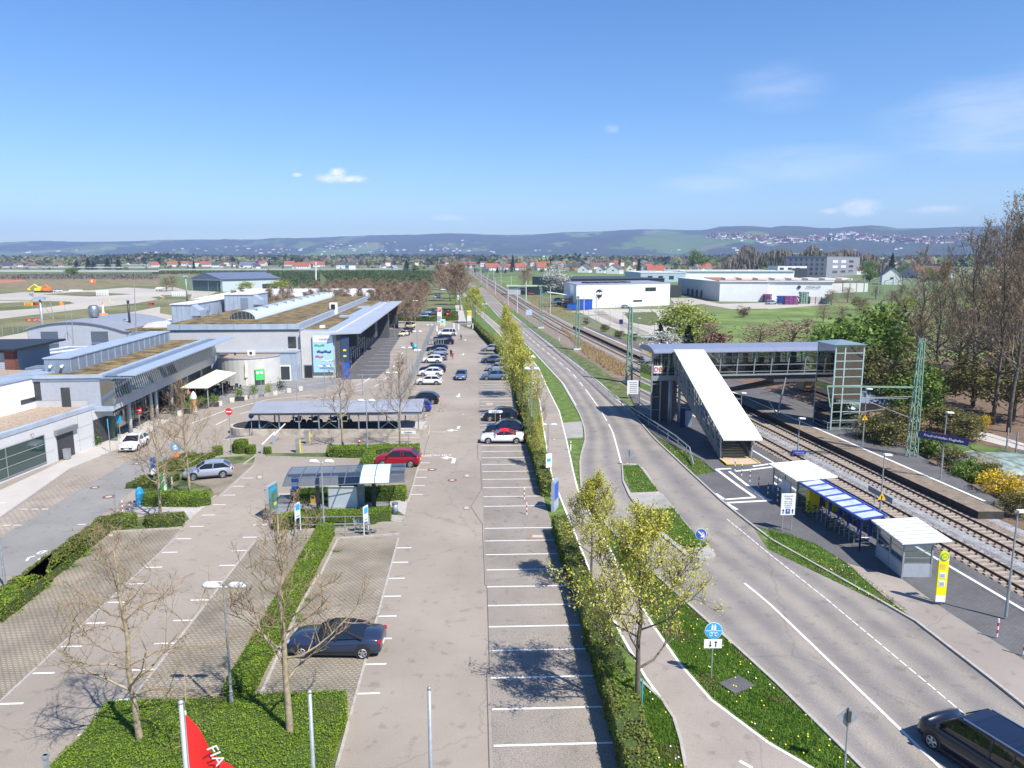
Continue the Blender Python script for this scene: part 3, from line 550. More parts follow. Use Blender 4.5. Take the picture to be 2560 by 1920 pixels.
for k,pts in [('N',[(-300,790),(0,760),(560,720),(1030,655),(960,630),(620,620),(200,640),(0,650),(-300,660)]),('N',[(560,530),(900,510),(1230,495),(1850,528),(1500,548),(1240,560),(800,540)]),('N',[(-300,640),(0,608),(560,618),(300,622),(0,616)]),('N',[(2080,570),(2212,555),(2212,600)]),('O',[(0,540),(440,530),(420,580),(300,620),(0,680),(0,610),(100,590),(60,570)]),('N',[(-300,470),(0,430),(900,470),(640,480),(300,495),(0,520),(-300,540)])]: gi.append(G(k,*pts))
area('airfield_grass','airgrass',gi,.004)
area('airfield_grass','drygrass',[G('N',(0,360),(900,360),(1500,380),(1700,400),(1400,450),(900,470),(400,470),(0,430)),G('N',(1400,350),(2212,340),(2212,420),(1750,410))],.008)
area('orchard_floor','drygrass',[G('N',(-400,345),(2212,345),(2212,250),(-400,255)),G('O',(0,275),(420,275),(500,250),(2212,240),(2212,226),(0,236))],.003)
area('orchard_floor','verge',[G('Q',(0,440),(300,450),(1500,400),(1720,330),(1600,232),(1000,224),(0,232))],.003)
area('soil_works',pm('orange_soil',(.42,.17,.09),.95,var=.2,scale=.1),[G('N',(-200,370),(0,370),(380,355),(300,325),(0,320),(-200,320))],.02)
am = MB(); ribbon(am,G('N',(1210,690),(740,745),(450,768),(0,800)),.5,.01); ribbon(am,G('N',(1150,684),(1410,682)),.5,.01); ribbon(am,G('N',(1520,600),(1510,625),(1570,640),(1540,655)),.5,.01); ribbon(am,G('O',(0,570),(70,580),(0,610)),.4,.012)
tag(am.build('taxiway_markings',M['yellowpaint']),kind='structure')
nets = MB()
for i,(ya,yb,y) in enumerate([(-300,1600,248),(-300,2212,255),(-300,2212,262),(300,2212,188),(1350,2212,150),(600,2212,196)]):
 p,q = g('N',ya,y),g('N',yb,y); nets.ext([(-4,3.6),(0,5.0),(4,3.6),(4,3.4),(0,4.8),(-4,3.4)],p.xy,q.xy); [setattr(v,'z',v.z + p.z) for v in nets.v[-12:]]
for i,(x0,x1,y) in enumerate([(0,1500,232),(700,2212,226)]):
 p,q = g('O',x0,y),g('O',x1,y); nets.ext([(-5,3.6),(0,5.0),(5,3.6),(5,3.4),(0,4.8),(-5,3.4)],p.xy,q.xy); [setattr(v,'z',v.z + p.z) for v in nets.v[-12:]]
p,q = g('Q',0,222),g('Q',1250,214); nets.ext([(-4,3.6),(0,4.6),(4,3.6),(4,3.4),(0,4.4),(-4,3.4)],p.xy,q.xy); [setattr(v,'z',v.z + p.z) for v in nets.v[-12:]]
tag(nets.build('orchard_nets',pm('hail_net',(.27,.29,.27),.8,var=.1,scale=.05)),'rows of pale hail nets stretched over the orchards behind the airfield',None,None,'stuff')
tops = [(-400,625),(0,614),(140,609),(250,606),(430,603),(640,602),(900,595),(1130,588),(1280,590),(1330,589),(1468,583),(1656,579),(1757,580),(1792,573),(1858,571),(1916,574),(1989,572),(2064,577),(2169,568),(2227,577),(2290,575),(2400,571),(2560,568),(3000,566)]
hb = MB(); NX,ND = 260,46; x_ = [-700 + i * 4000 / NX for i in range(NX + 1)]
def hh(X,d):
 t = (lin(tops,X) if X > -400 else 625); e = (652.5 - t) / CF; side = max(0,min(1,(X - 1300) / 700)); near = 3400 + (1 - side) * 1500
 farD = 9500 - side * 2500; u = max(0,min(1.15,(d - near) / (farD - near))); top = farD * e + CH
 n = noise.fractal(Vector((X * .0045,d * .0013,3)),1,2,6) * .5 + .5
 base = GS * (min(d,5200) - 300); w = u * u * (3 - 2 * u) if u < 1 else 1
 bumps = (n - .5) * 120 * math.sin(math.pi * min(u,1)) * (1 if u < 1 else 0)
 return base * (1 - w) + top * w + bumps - (0 if u < 1 else (u - 1) * 400)
for i,X in enumerate(x_):
 for j in range(ND + 1):
  dd = 3000 + (j / ND) ** 1.2 * 7600; a = (X - CCX) / CF; hb.v.append(Vector((a * dd,dd,hh(X,dd) + (-6 if j == 0 else 0))))
for i in range(NX):
 for j in range(ND): a = i * (ND + 1) + j; hb.f.append((a,a + ND + 1,a + ND + 2,a + 1)); hb.m.append(0)
def hillm():
 m = pm('hill_cover',(.028,.042,.03),.95,var=.3,scale=.006,fine=.35,bscale=.05); t = m.node_tree; b = t.nodes['Principled BSDF']; G_ = [n for n in t.nodes if n.type == 'NEW_GEOMETRY'][0]
 n = t.nodes.new('ShaderNodeTexNoise'); n.inputs['Scale'].default_value = .0011; n.inputs['Detail'].default_value = 6; n.inputs['Roughness'].default_value = .62
 mp = t.nodes.new('ShaderNodeMapping'); mp.inputs['Scale'].default_value = (1,.5,1); t.links.new(G_.outputs['Position'],mp.inputs[0]); t.links.new(mp.outputs[0],n.inputs[0])
 cr = t.nodes.new('ShaderNodeValToRGB'); es = cr.color_ramp.elements; es[0].position = .535; es[0].color = (0,0,0,1); es[1].position = .56; es[1].color = (1,1,1,1); t.links.new(n.outputs[0],cr.inputs[0])
 vo = t.nodes.new('ShaderNodeTexVoronoi'); vo.inputs['Scale'].default_value = .0028; t.links.new(G_.outputs['Position'],vo.inputs['Vector']); c2 = t.nodes.new('ShaderNodeValToRGB'); c2.color_ramp.interpolation = 'CONSTANT'; e2 = c2.color_ramp.elements
 for i,(p,c) in enumerate([(0,(.09,.15,.04)),(.4,(.15,.17,.08)),(.6,(.075,.125,.035)),(.8,(.18,.16,.10))]):
  e = e2[i] if i < 2 else e2.new(p); e.position = p; e.color = c + (1,)
 t.links.new(vo.outputs['Color'],c2.inputs[0]); mx = t.nodes.new('ShaderNodeMix'); mx.data_type = 'RGBA'; t.links.new(cr.outputs[0],mx.inputs[0]); t.links.new(b.inputs['Base Color'].links[0].from_socket,mx.inputs[6]); t.links.new(c2.outputs[0],mx.inputs[7]); t.links.new(mx.outputs[2],b.inputs['Base Color']); return m
struct('hills',hb,hillm(),True)
hz = MB(); hz.b0(-9000,9000,-70,11200,-2,520)
hm = bpy.data.materials.new('haze_air'); hm.use_nodes = True; t_ = hm.node_tree; t_.nodes.remove(t_.nodes['Principled BSDF'])
pv = t_.nodes.new('ShaderNodeVolumePrincipled'); pv.inputs['Color'].default_value = (.46,.63,1,1); pv.inputs['Density'].default_value = .0001; pv.inputs['Anisotropy'].default_value = .0
t_.links.new(pv.outputs[0],t_.nodes['Material Output'].inputs['Volume']); hm.cycles.homogeneous_volume = True if hasattr(hm.cycles,'homogeneous_volume') else True
tag(hz.build('haze',hm),'thin blue haze over the plain and hills',None,None,'stuff')
# ---------------- buildings ----------------
def part(mb,name,m,par,sub=None,smooth=False,label=None):
 o = mb.build(name,[M[x] if isinstance(x,str) else x for x in m] if isinstance(m,(list,tuple)) else (M[m] if isinstance(m,str) else m),par,smooth)
 if sub is not None: o.parent = sub
 if label: o['label'] = label
 return o
def lmb(o_loc,rz):          # a mesh builder written in a thing's own axes
 return Matrix.Translation(Vector(o_loc)) @ Matrix.Rotation(rz,4,'Z')
class LB(MB):
 def __init__(s,T): super().__init__(); s.T = T
 def build(s,*a,**k):
  s.v = [s.T @ v for v in s.v]; return super().build(*a,**k)
M['corrwall'] = brickm('ribbed_metal',(.44,.47,.52),(.43,.46,.51),(.27,.29,.33),40,.22,.035,0,.5,smear=.08,vert=True)
M['seam'] = M['zinc']
T = lmb((-42.9,78.3,0),.1056); bw = thing('restaurant_building','two storey building with slanted ribbon windows above dark glazed ground floor by the parasol','building',(-42.9,78.3,0),.1056)
def P(): return LB(T)
m = P(); m.b0(-8.4,-2.2,.3,38,0,3.7); m.b0(-8.4,0,0,38,3.7,4.9); m.b0(-8.4,-.4,.05,38,4.9,7.0,1); m.b0(-7.2,-.02,-.02,.1,4.9,7.0,2); part(m,'wall',['render_grey','dark','corr'],bw)
m = P(); m.b0(-8.4,-.05,-.1,38.2,7.0,7.3); m.b0(-1.5,-.8,-.2,38.3,7.3,7.62,1); m.b0(-8.4,-1.5,-.2,.4,7.3,7.62,1); m.b0(-1.0,2.2,-.3,-.1,7.22,7.34); m.b0(-8.3,-1.5,.4,38,7.3,7.42,2)
rf = part(m,'roof',['zincdark','zinc','greenroof'],bw)
m = P(); m.b0(.55,2.45,.2,40.5,7.42,7.56)
for i in range(20): m.bar((-1.0,1 + i * 2,7.32),(2.2,1 + i * 2,7.4),.09,.16,1)
part(m,'canopy',['zinc','steel'],bw)
m = P()
for i in range(7): m.b0(-.75 + i * .19,-.64 + i * .19,.3,38,7.40,7.46)
part(m,'louvre','zincdark',bw)
m = P(); m.quad((.35,.1,4.95),(.35,38,4.95),(-.1,38,6.9),(-.1,.1,6.9)); m.quad((-1.2,-.05,4.1),(.3,-.05,4.1),(.3,-.05,6.9),(-1.2,-.05,6.9)); m.quad((-2.1,1,.1),(-2.1,37,.1),(-2.1,37,3.6),(-2.1,1,3.6)); wn_ = part(m,'window','glassg',bw)
m = P()
for i in range(64): m.bar((.38,.1 + i * .6,4.95),(-.07,.1 + i * .6,6.9),.05,.07)
for i in range(15): m.bar((-2.0,.6 + i * 2.55,0),(-2.0,.6 + i * 2.55,3.7),.08,.1)
m.bar((-2,.6,2.5),(-2,37,2.5),.06); part(m,'window_frame','steel',bw,wn_)
for yy in (5.2,11.8,13.5,19,25.5,32): m = P(); m.tube([(-.5,yy,0),(-.5,yy,3.7)],.2,10); part(m,'column','render_pale',bw,smooth=True)
m = P(); m.b0(-5.2,-4.3,-.06,0,4.0,6.3); m.b0(-2.6,-1.3,-.04,.02,3.9,6.6,1); part(m,'door',['glassdark','corr'],bw)
m = P(); m.b0(-8.2,-5.6,3.2,35,7.42,9.0); m.b0(-8.3,-5.5,3.1,35.1,9.0,9.12,1)
for i in range(17): m.b0(-5.6,-5.54,3.4 + i * 1.95,3.48 + i * 1.95,7.5,8.98,1)
part(m,'roof_plant_enclosure',['zincdark','zinc'],bw)
for xx in (-7.5,-6.3): m = P(); m.tube([(xx,3.2,8.2),(xx,2.85,8.15),(xx,2.8,8.0)],.16,8); part(m,'vent_hood','white',bw,smooth=True)
m = P(); m.b0(-5.5,-2.5,-.4,-.3,3.0,3.4); m.b0(-2.6,.1,-.35,0,3.7,4.2,1); part(m,'awning',['green','zinc'],bw)
T = lmb((-44.55,81,0),-.062); an = thing('annex_building','low pale annex with a long green glass front and gravel roof, at the left edge','building',(-44.55,81,0),-.062)
m = P(); m.b0(-6.5,0,-42,0,0,4.0); part(m,'wall',pm('annex_panel',(.56,.56,.56),.6,var=.04),an)
m = P(); m.b0(-6.5,.06,-42.1,.1,4.0,4.15); m.b0(-.5,.06,-42.1,.1,4.15,4.4,1); m.b0(-6.4,-.5,-42,0,4.15,4.2,2); part(m,'roof',['zinc','zinc','gravelroof'],an)
m = P(); m.b0(-.02,.05,-40,-11.3,.35,3.05); w_ = part(m,'window','annexglass',an)
m = P()
for z in (.35,1.25,2.15,3.05): m.b0(.05,.1,-40,-11.3,z - .03,z + .03)
for y in (-40,-36,-31.2,-26.4,-21.4,-16.4,-11.3): m.b0(.05,.1,y - .03,y + .03,.35,3.05)
part(m,'window_frame','alu',an,w_)
m = P(); m.b0(.0,.35,-9.8,-6.6,2.6,3.1); m.b0(-.3,.04,-9.5,-7,0,2.6,1); part(m,'door',['steel','dark'],an)
m = P(); m.b0(0,.03,-3.6,-1.2,.1,2.8); m.b0(0,1.1,-1.25,-1.2,.1,2.8,1); part(m,'entrance_glazing',['dark','glassg'],an)
m = P()
for z in (1.2,2.5): m.b0(.005,.012,-6.4,-3.8,z,z + .03); m.b0(.005,.012,-11.1,-10,z,z + .03)
for y in (-6.1,-3.7): m.b0(.005,.012,y,y + .03,.1,3.9)
part(m,'panel_joint','galv',an)
for y in (-27,-13): m = P(); m.tube([(0,y,3.5),(.3,y,3.6),(.35,y,3.35)],.05,5); part(m,'rain_spout','galv',an)
T = lmb((-50.4,82,0),-.08); wh = thing('white_house','white rendered upper building with two narrow windows set behind the gravel roof','building',(-50.4,82,0),-.08)
m = P(); m.b0(-16,0,-40,-.2,0,7.4); part(m,'wall','wallwhite',wh)
m = P(); m.b0(-3,.12,-40,.1,7.4,7.62); m.b0(-16,-3,-40,.1,7.4,7.5,1); part(m,'roof',['zinc','gravelroof'],wh)
for y0,y1,z0,z1,mm in ((-6.6,-3.6,4.9,5.35,'glassdark'),(-15.2,-12.2,4.4,6.0,'white'),(-15.0,-12.4,4.4,4.75,'glassdark')): m = P(); m.b0(-.02,.04 if mm == 'white' else .06,y0,y1,z0,z1); part(m,'window',mm,wh)
m = P(); m.tube([(.4,-10.8,4.3),(.4,-10.8,4.6)],.03,6); m.tube([(.5,-10.8,4.85),(.56,-10.8,4.86)],[.42,.40],16); o = m.build('satellite_dish',M['white']); tag(o,'white round satellite dish standing on the gravel roof','satellite dish')
T = lmb((-58,84,0),.1); hl = thing('stair_tower','ribbed metal block with dark flat roof and rust red column behind the white house','building',(-58,84,0),.1)
m = P(); m.b0(-22,0,0,10,0,9.3); part(m,'wall','corrwall',hl); m = P(); m.b0(-24,1.6,-.8,11,9.5,9.75); part(m,'roof','black',hl); m = P(); m.b0(.1,1.1,-.2,.6,6.2,9.5); part(m,'column','rust',hl)
m = P(); m.b0(0,1.8,0,3,0,6.6); m.b0(1.8,5,.5,3,0,7.4,1); part(m,'side_block',['zinc','zincdark'],hl)
m = P(); m.add([(-16,-9,7.5),(-3.6,-9,7.5),(-6.4,-2,10.3),(-16,-2,10.3),(-16,-2,7.5),(-3.6,-2,7.5)],[(0,1,2,3),(1,5,2),(2,5,4,3)],0); sk = part(m,'roof_light','glassblue',hl)
m = P()
for i in range(8): m.bar((-16 + i * 1.7,-9.03,7.55),(-16 + i * 1.4,-2.03,10.35),.1)
m.bar((-3.6,-9,7.55),(-6.4,-2,10.35),.3); m.b0(-16,-6.2,-5.5,0,9.75,10.5,1) if 0 else None; part(m,'glazing_bar','alu',hl,sk)
T = lmb((-66,98,0),.05); cs = thing('glazed_court_roof','glass pyramid roof with white bars in front of the curved metal hall','roof',(-66,98,0),.05)
m = P(); m.add([(-6,0,6.2),(15,0,6.2),(19,18,6.2),(-3,18,6.2),(6,9,7.2)],[(0,1,4),(1,2,4),(2,3,4),(3,0,4)]); part(m,'glazing','acryl',cs)
m = P(); m.b0(-7,15,.3,18,0,5.6); part(m,'wall','corrwall',cs); m = P()
for i in range(44): m.bar((-7 + i * .5,-1,5.4),(-7 + i * .5,-1,6.6),.05)
m.bar((-7,-1,6.6),(15,-1,6.6),.08); part(m,'railing','corr',cs)
m = P()
for a,b in (((-6,0),(15,0)),((15,0),(19,18)),((-6,0),(-3,18)),((6,9),(-6,0)),((6,9),(15,0)),((-3,18),(19,18))): m.bar((*a,6.25 if a != (6,9) else 7.25),(*b,6.25),.22)
part(m,'glazing_bar','white',cs)
ch = thing('curved_roof_hall','pale metal hall with a shallow curved roof, two louvred panels and a big steel exhaust','hall',(-81,138,0)); T = lmb((-81,138,0),.03)
arc = [(-9.3 + i * 18.6 / 16,6.5 + 1.9 * (1 - ((i - 7) / 8.5) ** 2)) for i in range(17)]; arc = [(x,max(z,6.5)) for x,z in arc]
m = P(); n = len(arc); m.add([(x,0,z) for x,z in arc] + [(-9.3,0,0),(9.3,0,0)],[tuple([n] + list(range(n))[:0] + [n + 1] + list(range(n))[::-1])]); m.b0(9.2,9.3,0,22,0,6.5); m.b0(-9.3,-9.2,0,22,0,6.5); part(m,'wall','corrwall',ch)
m = P()
for (x0,z0),(x1,z1) in zip(arc,arc[1:]): m.add([(x0 * 1.02,-.3,z0 + .12),(x1 * 1.02,-.3,z1 + .12),(x1 * 1.02,22,z1 + .12),(x0 * 1.02,22,z0 + .12),(x0 * 1.02,-.3,z0 - .05),(x1 * 1.02,-.3,z1 - .05)],[(0,1,2,3),(4,5,1,0)])
part(m,'roof','roofgrey',ch)
for x in (-5.3,3.9): m = P(); m.b0(x - 1.55,x + 1.55,-.08,-.01,2.5,6.6); m.b0(x - 1.55,x + 1.55,-.1,-.07,4.4,4.5,1); part(m,'louvre',[brickm('louvre_blue',(.15,.19,.25),(.14,.18,.24),(.05,.06,.08),40,.16,.05,0,.5,smear=.05,vert=True),'zinc'],ch)
m = P(); m.b0(9.3,9.36,8.5,10.3,2.2,5.2); part(m,'door','zinc',ch)
m = P(); m.tube([(-1.5,9,7.8),(-1.5,9,8.6),(-1.5,9,8.8),(-1.5,9,10.6),(-1.5,9,11)],[.5,.5,.95,1.0,.6],14); part(m,'exhaust','steel',ch,smooth=True)
m = P(); m.tube([(5.8,8,7.0),(5.8,8,11.5)],.22,8); m.tube([(5.8,8,11.5),(5.8,8,12)],.26,8); m.tube([(5.8,8,8),(4.6,8,8),(4.2,8,7.6)],.1,6,1); part(m,'chimney',['dark','galv'],ch,smooth=True)
lw = thing('flat_roof_hall','low flat grey roofed hall left of the curved metal hall','hall',(-104,128,0)); T = lmb((-104,128,0),.04); m = P(); m.b0(-30,12,-12,16,0,4.2); m.b0(-6,24,-26,-13,0,4.9,0); part(m,'wall','zincdark',lw); m = P(); m.b0(-30.3,12.3,-12.3,16.3,4.2,4.5); m.b0(-6.3,24.3,-26.3,-12.7,4.9,5.15); part(m,'roof','roofgrey',lw)
tm = thing('terminal_building','large grey terminal hall with planted roof, barrel skylight and long blue-grey canopy','terminal',(-29.4,124.3,0),.074); T = lmb((-29.4,124.3,0),.074)
m = P(); m.b0(-6.2,0,.46,98,0,7.9); m.b0(-27.8,-6.2,1.2,98,0,7.9,1); m.b0(-27.8,-6.4,1.5,97,7.9,8.3,1); part(m,'wall',['render_pale','render_grey'],tm)
m = P(); m.b0(-28,-6.4,.9,97.5,8.25,9.15)
for i in range(5): m.b0(-26 + i * 4.4,-25.93 + i * 4.4,.88,.9,8.3,9.1,2)
m.b0(-27.6,-7,1.3,97,9.15,9.3,1); m.b0(-6.4,-6.1,1.0,97,7.9,8.1,2); rf = part(m,'roof',['zinc','greenroof','zincdark'],tm)
m = P(); m.b0(-6.0,-.3,.6,96,7.9,8.05); m.b0(-5.8,-2.0,2.5,30,8.05,8.15,1); m.b0(-5.8,-3.2,30,62,8.05,8.15,1); m.b0(-5.8,-2.0,62,94,8.05,8.15,1); m.b0(-4,-1.6,28.5,31,8.05,8.5); m.b0(-4.4,-1.6,60,63,8.05,8.5); m.b0(-3.6,-2.8,4,5,8.15,8.6,2); part(m,'lower_roof',['zinc','greenroof','white'],tm,rf)
m = P(); m.b0(-7.5,-6.0,38,39.8,8.1,10.6); m.b0(-7.2,-6.3,37.95,38,9.2,10.3,1); part(m,'roof_hatch',['white','black'],tm,rf)
m = P(); bx = [(-2.3 * math.cos(i * math.pi / 10),9.3 + 1.5 * math.sin(i * math.pi / 10)) for i in range(11)]
for (x0,z0),(x1,z1) in zip(bx,bx[1:]): m.quad((-18 + x0,9,z0),(-18 + x1,9,z1),(-18 + x1,92,z1),(-18 + x0,92,z0))
m.add([(-18 + x,9,z) for x,z in bx],[tuple(range(11))],1)
for i in range(1,10): m.bar((-18 + bx[i][0],8.97,9.3),(-18 + bx[i][0],8.97,bx[i][1]),.06,mi=2)
for i in range(56):
 for (x0,z0),(x1,z1) in zip(bx[1:9:1],bx[2:10:1]): m.bar((-18 + x0,9 + i * 1.5,z0 + .03),(-18 + x1,9 + i * 1.5,z1 + .03),.07,mi=2)
for i in range(10): m.box((-18 + .8,14 + i * 8,10.7),(1.1,.9,.5),0,3)
m.b0(-20.5,-15.4,8.8,92.2,9.2,9.35,3); part(m,'skylight',[pm('skylight_panel',(.62,.70,.78),.35,.1,var=.03),'acryl','alu','galv'],tm,rf)
m = P(); m.add([(-1.0,-.9,7.45),(3.9,-.3,7.55),(3.9,98,7.55),(-1.2,98.5,7.45),(-1.0,-.9,7.75),(3.9,-.3,7.8),(3.9,98,7.8),(-1.2,98.5,7.75)],[(3,2,1,0)],1); m.add(m.v[-8:],[(4,5,6,7),(0,1,5,4),(1,2,6,5),(2,3,7,6),(3,0,4,7)],0); part(m,'canopy',[pm('canopy_sheet',(.43,.46,.51),.45,.2,var=.06,scale=.3),'dark'],tm)
m = P(); m.b0(.02,.12,.8,97,.4,7.3,0); gz_ = part(m,'shop_front','glassblue',tm)
m = P()
for i in range(33): m.b0(.12,.24,.8 + i * 3,.95 + i * 3,0,7.4)
for z in (.3,2.6,3.6,5.2,7.2): m.b0(.1,.22,.8,97,z,z + .14)
m.b0(-.2,.4,0,.8,0,7.5); m.b0(.1,2.2,8,9.5,4.5,7.5); m.b0(.1,2.2,38,42,3,7.5); m.b0(.1,2.4,66,70,0,7.5); m.b0(.1,2.6,96,97,0,7.5); part(m,'facade_frame','bridge',tm,gz_)
m = P(); m.b0(.5,1.9,-.12,-.04,0,7.1); m.b0(.5,1.9,-.14,-.12,0,2.6,1); m.b0(.9,1.4,-.15,-.12,3.6,3.9,2); m.b0(.9,1.4,-.15,-.12,4.6,4.9,2); part(m,'entrance_banner',[pm('banner_navy',(.03,.06,.13),.6,var=.1),'blue','yellow'],tm)
m = P(); m.b0(-8.4,-7.1,1.1,1.18,4.9,7.0,1); m.b0(-8.55,-6.95,1.06,1.1,4.8,4.95); w_ = part(m,'window',['white','glassdark'],tm)
m = P(); m.b0(-5.7,-4.5,.36,.44,0,2.1,1); m.b0(-5.85,-4.35,.40,.45,0,2.25); part(m,'door',['steel','black'],tm)
T = lmb((-35.6,121.4,0),0.03); lb = thing('lobby_block','blue-grey metal lobby with white double doors between round café and terminal wall','lobby',(-35.6,121.4,0),.03)
m = P(); m.b0(-14,0,0,3.8,0,4.7); part(m,'wall','zinc',lb); m = P(); m.b0(-14,.1,-.15,3.8,4.7,4.85); m.b0(-20,-14,0,3.6,3.8,3.9); part(m,'roof','corr',lb)
m = P()
for x in (-.9,-4.9,-10.5): m = P(); m.b0(x,x + .05,-.02,0,0,4.7); part(m,'panel_joint','zincdark',lb)
m = P(); m.b0(-4.6,-1.0,-.06,0,0,2.6); m.b0(-4.4,-2.95,-.09,-.06,.2,2.4,1); m.b0(-2.65,-1.2,-.09,-.06,.2,2.4,1); part(m,'door',['white','glassdark'],lb)
dr = thing('round_bar_building','round grey concrete bar with a gravel roof and a green poster by its door','building',(-43.2,121,0)); T = lmb((-43.2,121,0),0)
m = P(); m.tube([(0,0,0),(0,0,4.35)],4.9,36); part(m,'wall','render_pale',dr,smooth=False); m = P(); m.tube([(0,0,4.3),(0,0,4.5)],5.0,36,1); m.tube([(0,0,4.5),(0,0,4.53)],4.8,36,0); part(m,'roof',['gravelroof','zinc'],dr)
a = -.62; m = P(); m.box((4.92 * math.sin(-a),-4.92 * math.cos(a),1.25),(1.5,.12,2.5),-a,0); m.box((4.99 * math.sin(-a),-4.99 * math.cos(a),1.7),(1.3,.12,1.7),-a,1); dd = part(m,'door',['dark','lime'],dr)
m = P();
for s in (-.3,.3): m.disc((5.06 * math.sin(-a) + s * math.cos(a),-5.06 * math.cos(a) + s * .55,2.05),.25,(math.sin(-a),-math.cos(a),0),12)
part(m,'poster_dot','white',dr,dd)
m = P(); m.b0(.4,1.5,-2,-1.5,4.5,5.3); m.disc((.95,-2.02,4.9),.25,(0,1,0),12,1); m.tube([(-1.6,-2,4.5),(-1.6,-2,5)],.14,8,1); part(m,'air_conditioner',['white','dark'],dr)
bb = thing('airline_billboard','tall pale blue billboard with airline lettering on the pale terminal wall','billboard',(-33.2,123.6,0),.074); T = lmb((-31.9,123.9,0),.074)
m = P(); m.b0(-1.65,1.75,.28,.42,1.0,7.3); part(m,'board',pm('bill_blue',(.36,.60,.82),.7,var=.04),bb); m = P(); m.b0(-1.55,1.65,.25,.28,6.1,7.2); part(m,'header','white',bb)
TM = lambda x,z,y=.2: T @ Matrix.Translation((x,y,z)) @ Matrix.Rotation(R(90),4,'X')
text('lettering','condor',.62,pm('ink',(.16,.2,.25),.7,var=0),TM(.3,6.65),bb)
for s,z in (('Schöner',2.2),('ankommen.',1.8)): text('lettering',s,.5,pm('ink_blue',(.03,.12,.4),.7,var=0),TM(.55,z),bb)
m = P()
for z,mi,n,x0 in ((5.6,0,8,-1.3),(4.5,1,11,-.9),(3.7,2,6,-1.2),(3.0,3,8,-.2)):
 for i in range(n): m.box((x0 + i * .22,.24,z + .12 * math.sin(i * 1.3)),(.15,.02,.32 if mi == 1 else .22),0,mi)
 m.box((x0 + n * .11,.245,z - .1),(n * .2,.02,.07),0,mi)
part(m,'picture',['green','navy','red','white'],bb)
for i,(x,y,w,dp,z0,h,lab) in enumerate([(-65.6,143,3.4,21,7.6,3.7,'ribbed blue-grey roof plant box with a big angled duct, nearest the curved hall'),(-62.2,161,5.8,13,8.9,3.5,'taller blue-grey plant box with service door on the terminal roof')]):
 pr = thing('roof_plant_room',lab,'plant room',(x,y,z0),.06); T = lmb((x,y,z0),.06)
 m = P(); m.b0(0,w,0,dp,0,h);
 for k in range(int(w / .9)): m.b0(.1 + k * .9,.14 + k * .9,-.03,0,0,h,1)
 part(m,'housing',['zinc','zincdark'],pr); m = P(); m.b0(-.2,w + .2,-.2,dp + .2,h,h + .15); part(m,'roof','roofwhite',pr)
 m = P(); m.prism([(w,1),(w + 1.6,1),(w + 1.6,4),(w,4)],h - 2.2,[h,h - 1.2,h - 1.2,h]); m.b0(w,w + 1,5,8,1,2.5); m.tube([(w + 1,6,0),(w + 3,6,.8),(w + 7,8,.8)],.6,10); part(m,'duct','zinc',pr)
 if i: m = P(); m.b0(3.4,5,-.08,0,.4,2.8); part(m,'door','zincdark',pr)
for x,y in ((-71,118),(-56,142),(-50.5,158),(-51.5,172),(-53,186),(-61,150)):
 z = 9.35 if y > 130 and x > -62 else 7.0
 m = MB();
 for k in range(3): m.bar((x + .9 * math.cos(k * 2.1),y + .9 * math.sin(k * 2.1),z),(x,y,z + 1.5),.07)
 m.tube([(x,y,z + 1.2),(x,y,z + 6.2)],[.05,.02],5); tag(m.build('lightning_rod',M['galv']),'thin lightning rod on a tripod foot on the planted roof','lightning rod','lightning rods on the roof')
wg = thing('connecting_hall','low hall with brown planted roof and pale domed roof lights beside the curved roof hall','hall',(-72,134,0),.05); T = lmb((-72,134,0),.05)
m = P(); m.b0(-.5,14.5,5,62,0,6.6); part(m,'wall','zincdark',wg); m = P(); m.b0(-.5,14.5,5,62,6.6,6.9); rf = part(m,'roof','greenroof',wg)
for y in (9,18,27): m = P(); m.ext([(-6,6.9),(-5,7.7),(-2,8.0),(2,8.0),(5,7.7),(6,6.9)],(7,y),(7,y + 3.6)); part(m,'roof_light','roofwhite',wg,rf)
wr = thing('long_white_roof_hall','long hall with a white ribbed roof beyond the terminal','hall',(-77,288,0),.06); T = lmb((-77,288,0),.06)
m = P(); m.b0(-42,26,0,22,0,5.2); m.b0(22,26.05,2,8,1,4.4,1); part(m,'wall',['white','skyblue'],wr); m = P(); m.add([(-46,-2,5.2),(27,-2,5.2),(20,24,8.2),(-32,24,8.2),(-46,40,5.2),(27,40,5.2)],[(0,1,2,3),(1,5,2),(3,2,5,4),(0,3,4)])
for i in range(24): m.bar((-44 + i * 3,-2,5.28),(-32 + i * 2.2,24,8.26),.25,.12)
part(m,'roof','roofwhite',wr)
hp_ = g('O',870,495); T = lmb(hp_,-.55); hg_ = thing('hangar','light hangar with dark green sliding doors and a blue pitched roof by the apron','hangar',hp_,-.55)
m = P(); m.b0(-30,0,0,44,0,7.6); part(m,'wall',pm('hangar_sheet',(.50,.56,.58),.6,var=.05),hg_); m = P(); m.add([(-31,-1,7.5),(1,-1,7.5),(1,45,7.5),(-31,45,7.5),(-15,-1,11.4),(-15,45,11.4)],[(1,2,5,4),(3,0,4,5),(0,1,4),(2,3,5)]); part(m,'roof','roofblue',hg_)
m = P(); m.b0(-28.5,-2,-.15,-.02,0,6.6)
for i in range(9): m.b0(-28.5 + i * 3.2,-28.3 + i * 3.2,-.2,-.15,0,6.6,1)
part(m,'door',[pm('hangar_green',(.055,.12,.11),.6,var=.1),'dark'],hg_); m = P(); m.b0(0,.06,30,42,1,4); part(m,'window','glassdark',hg_)
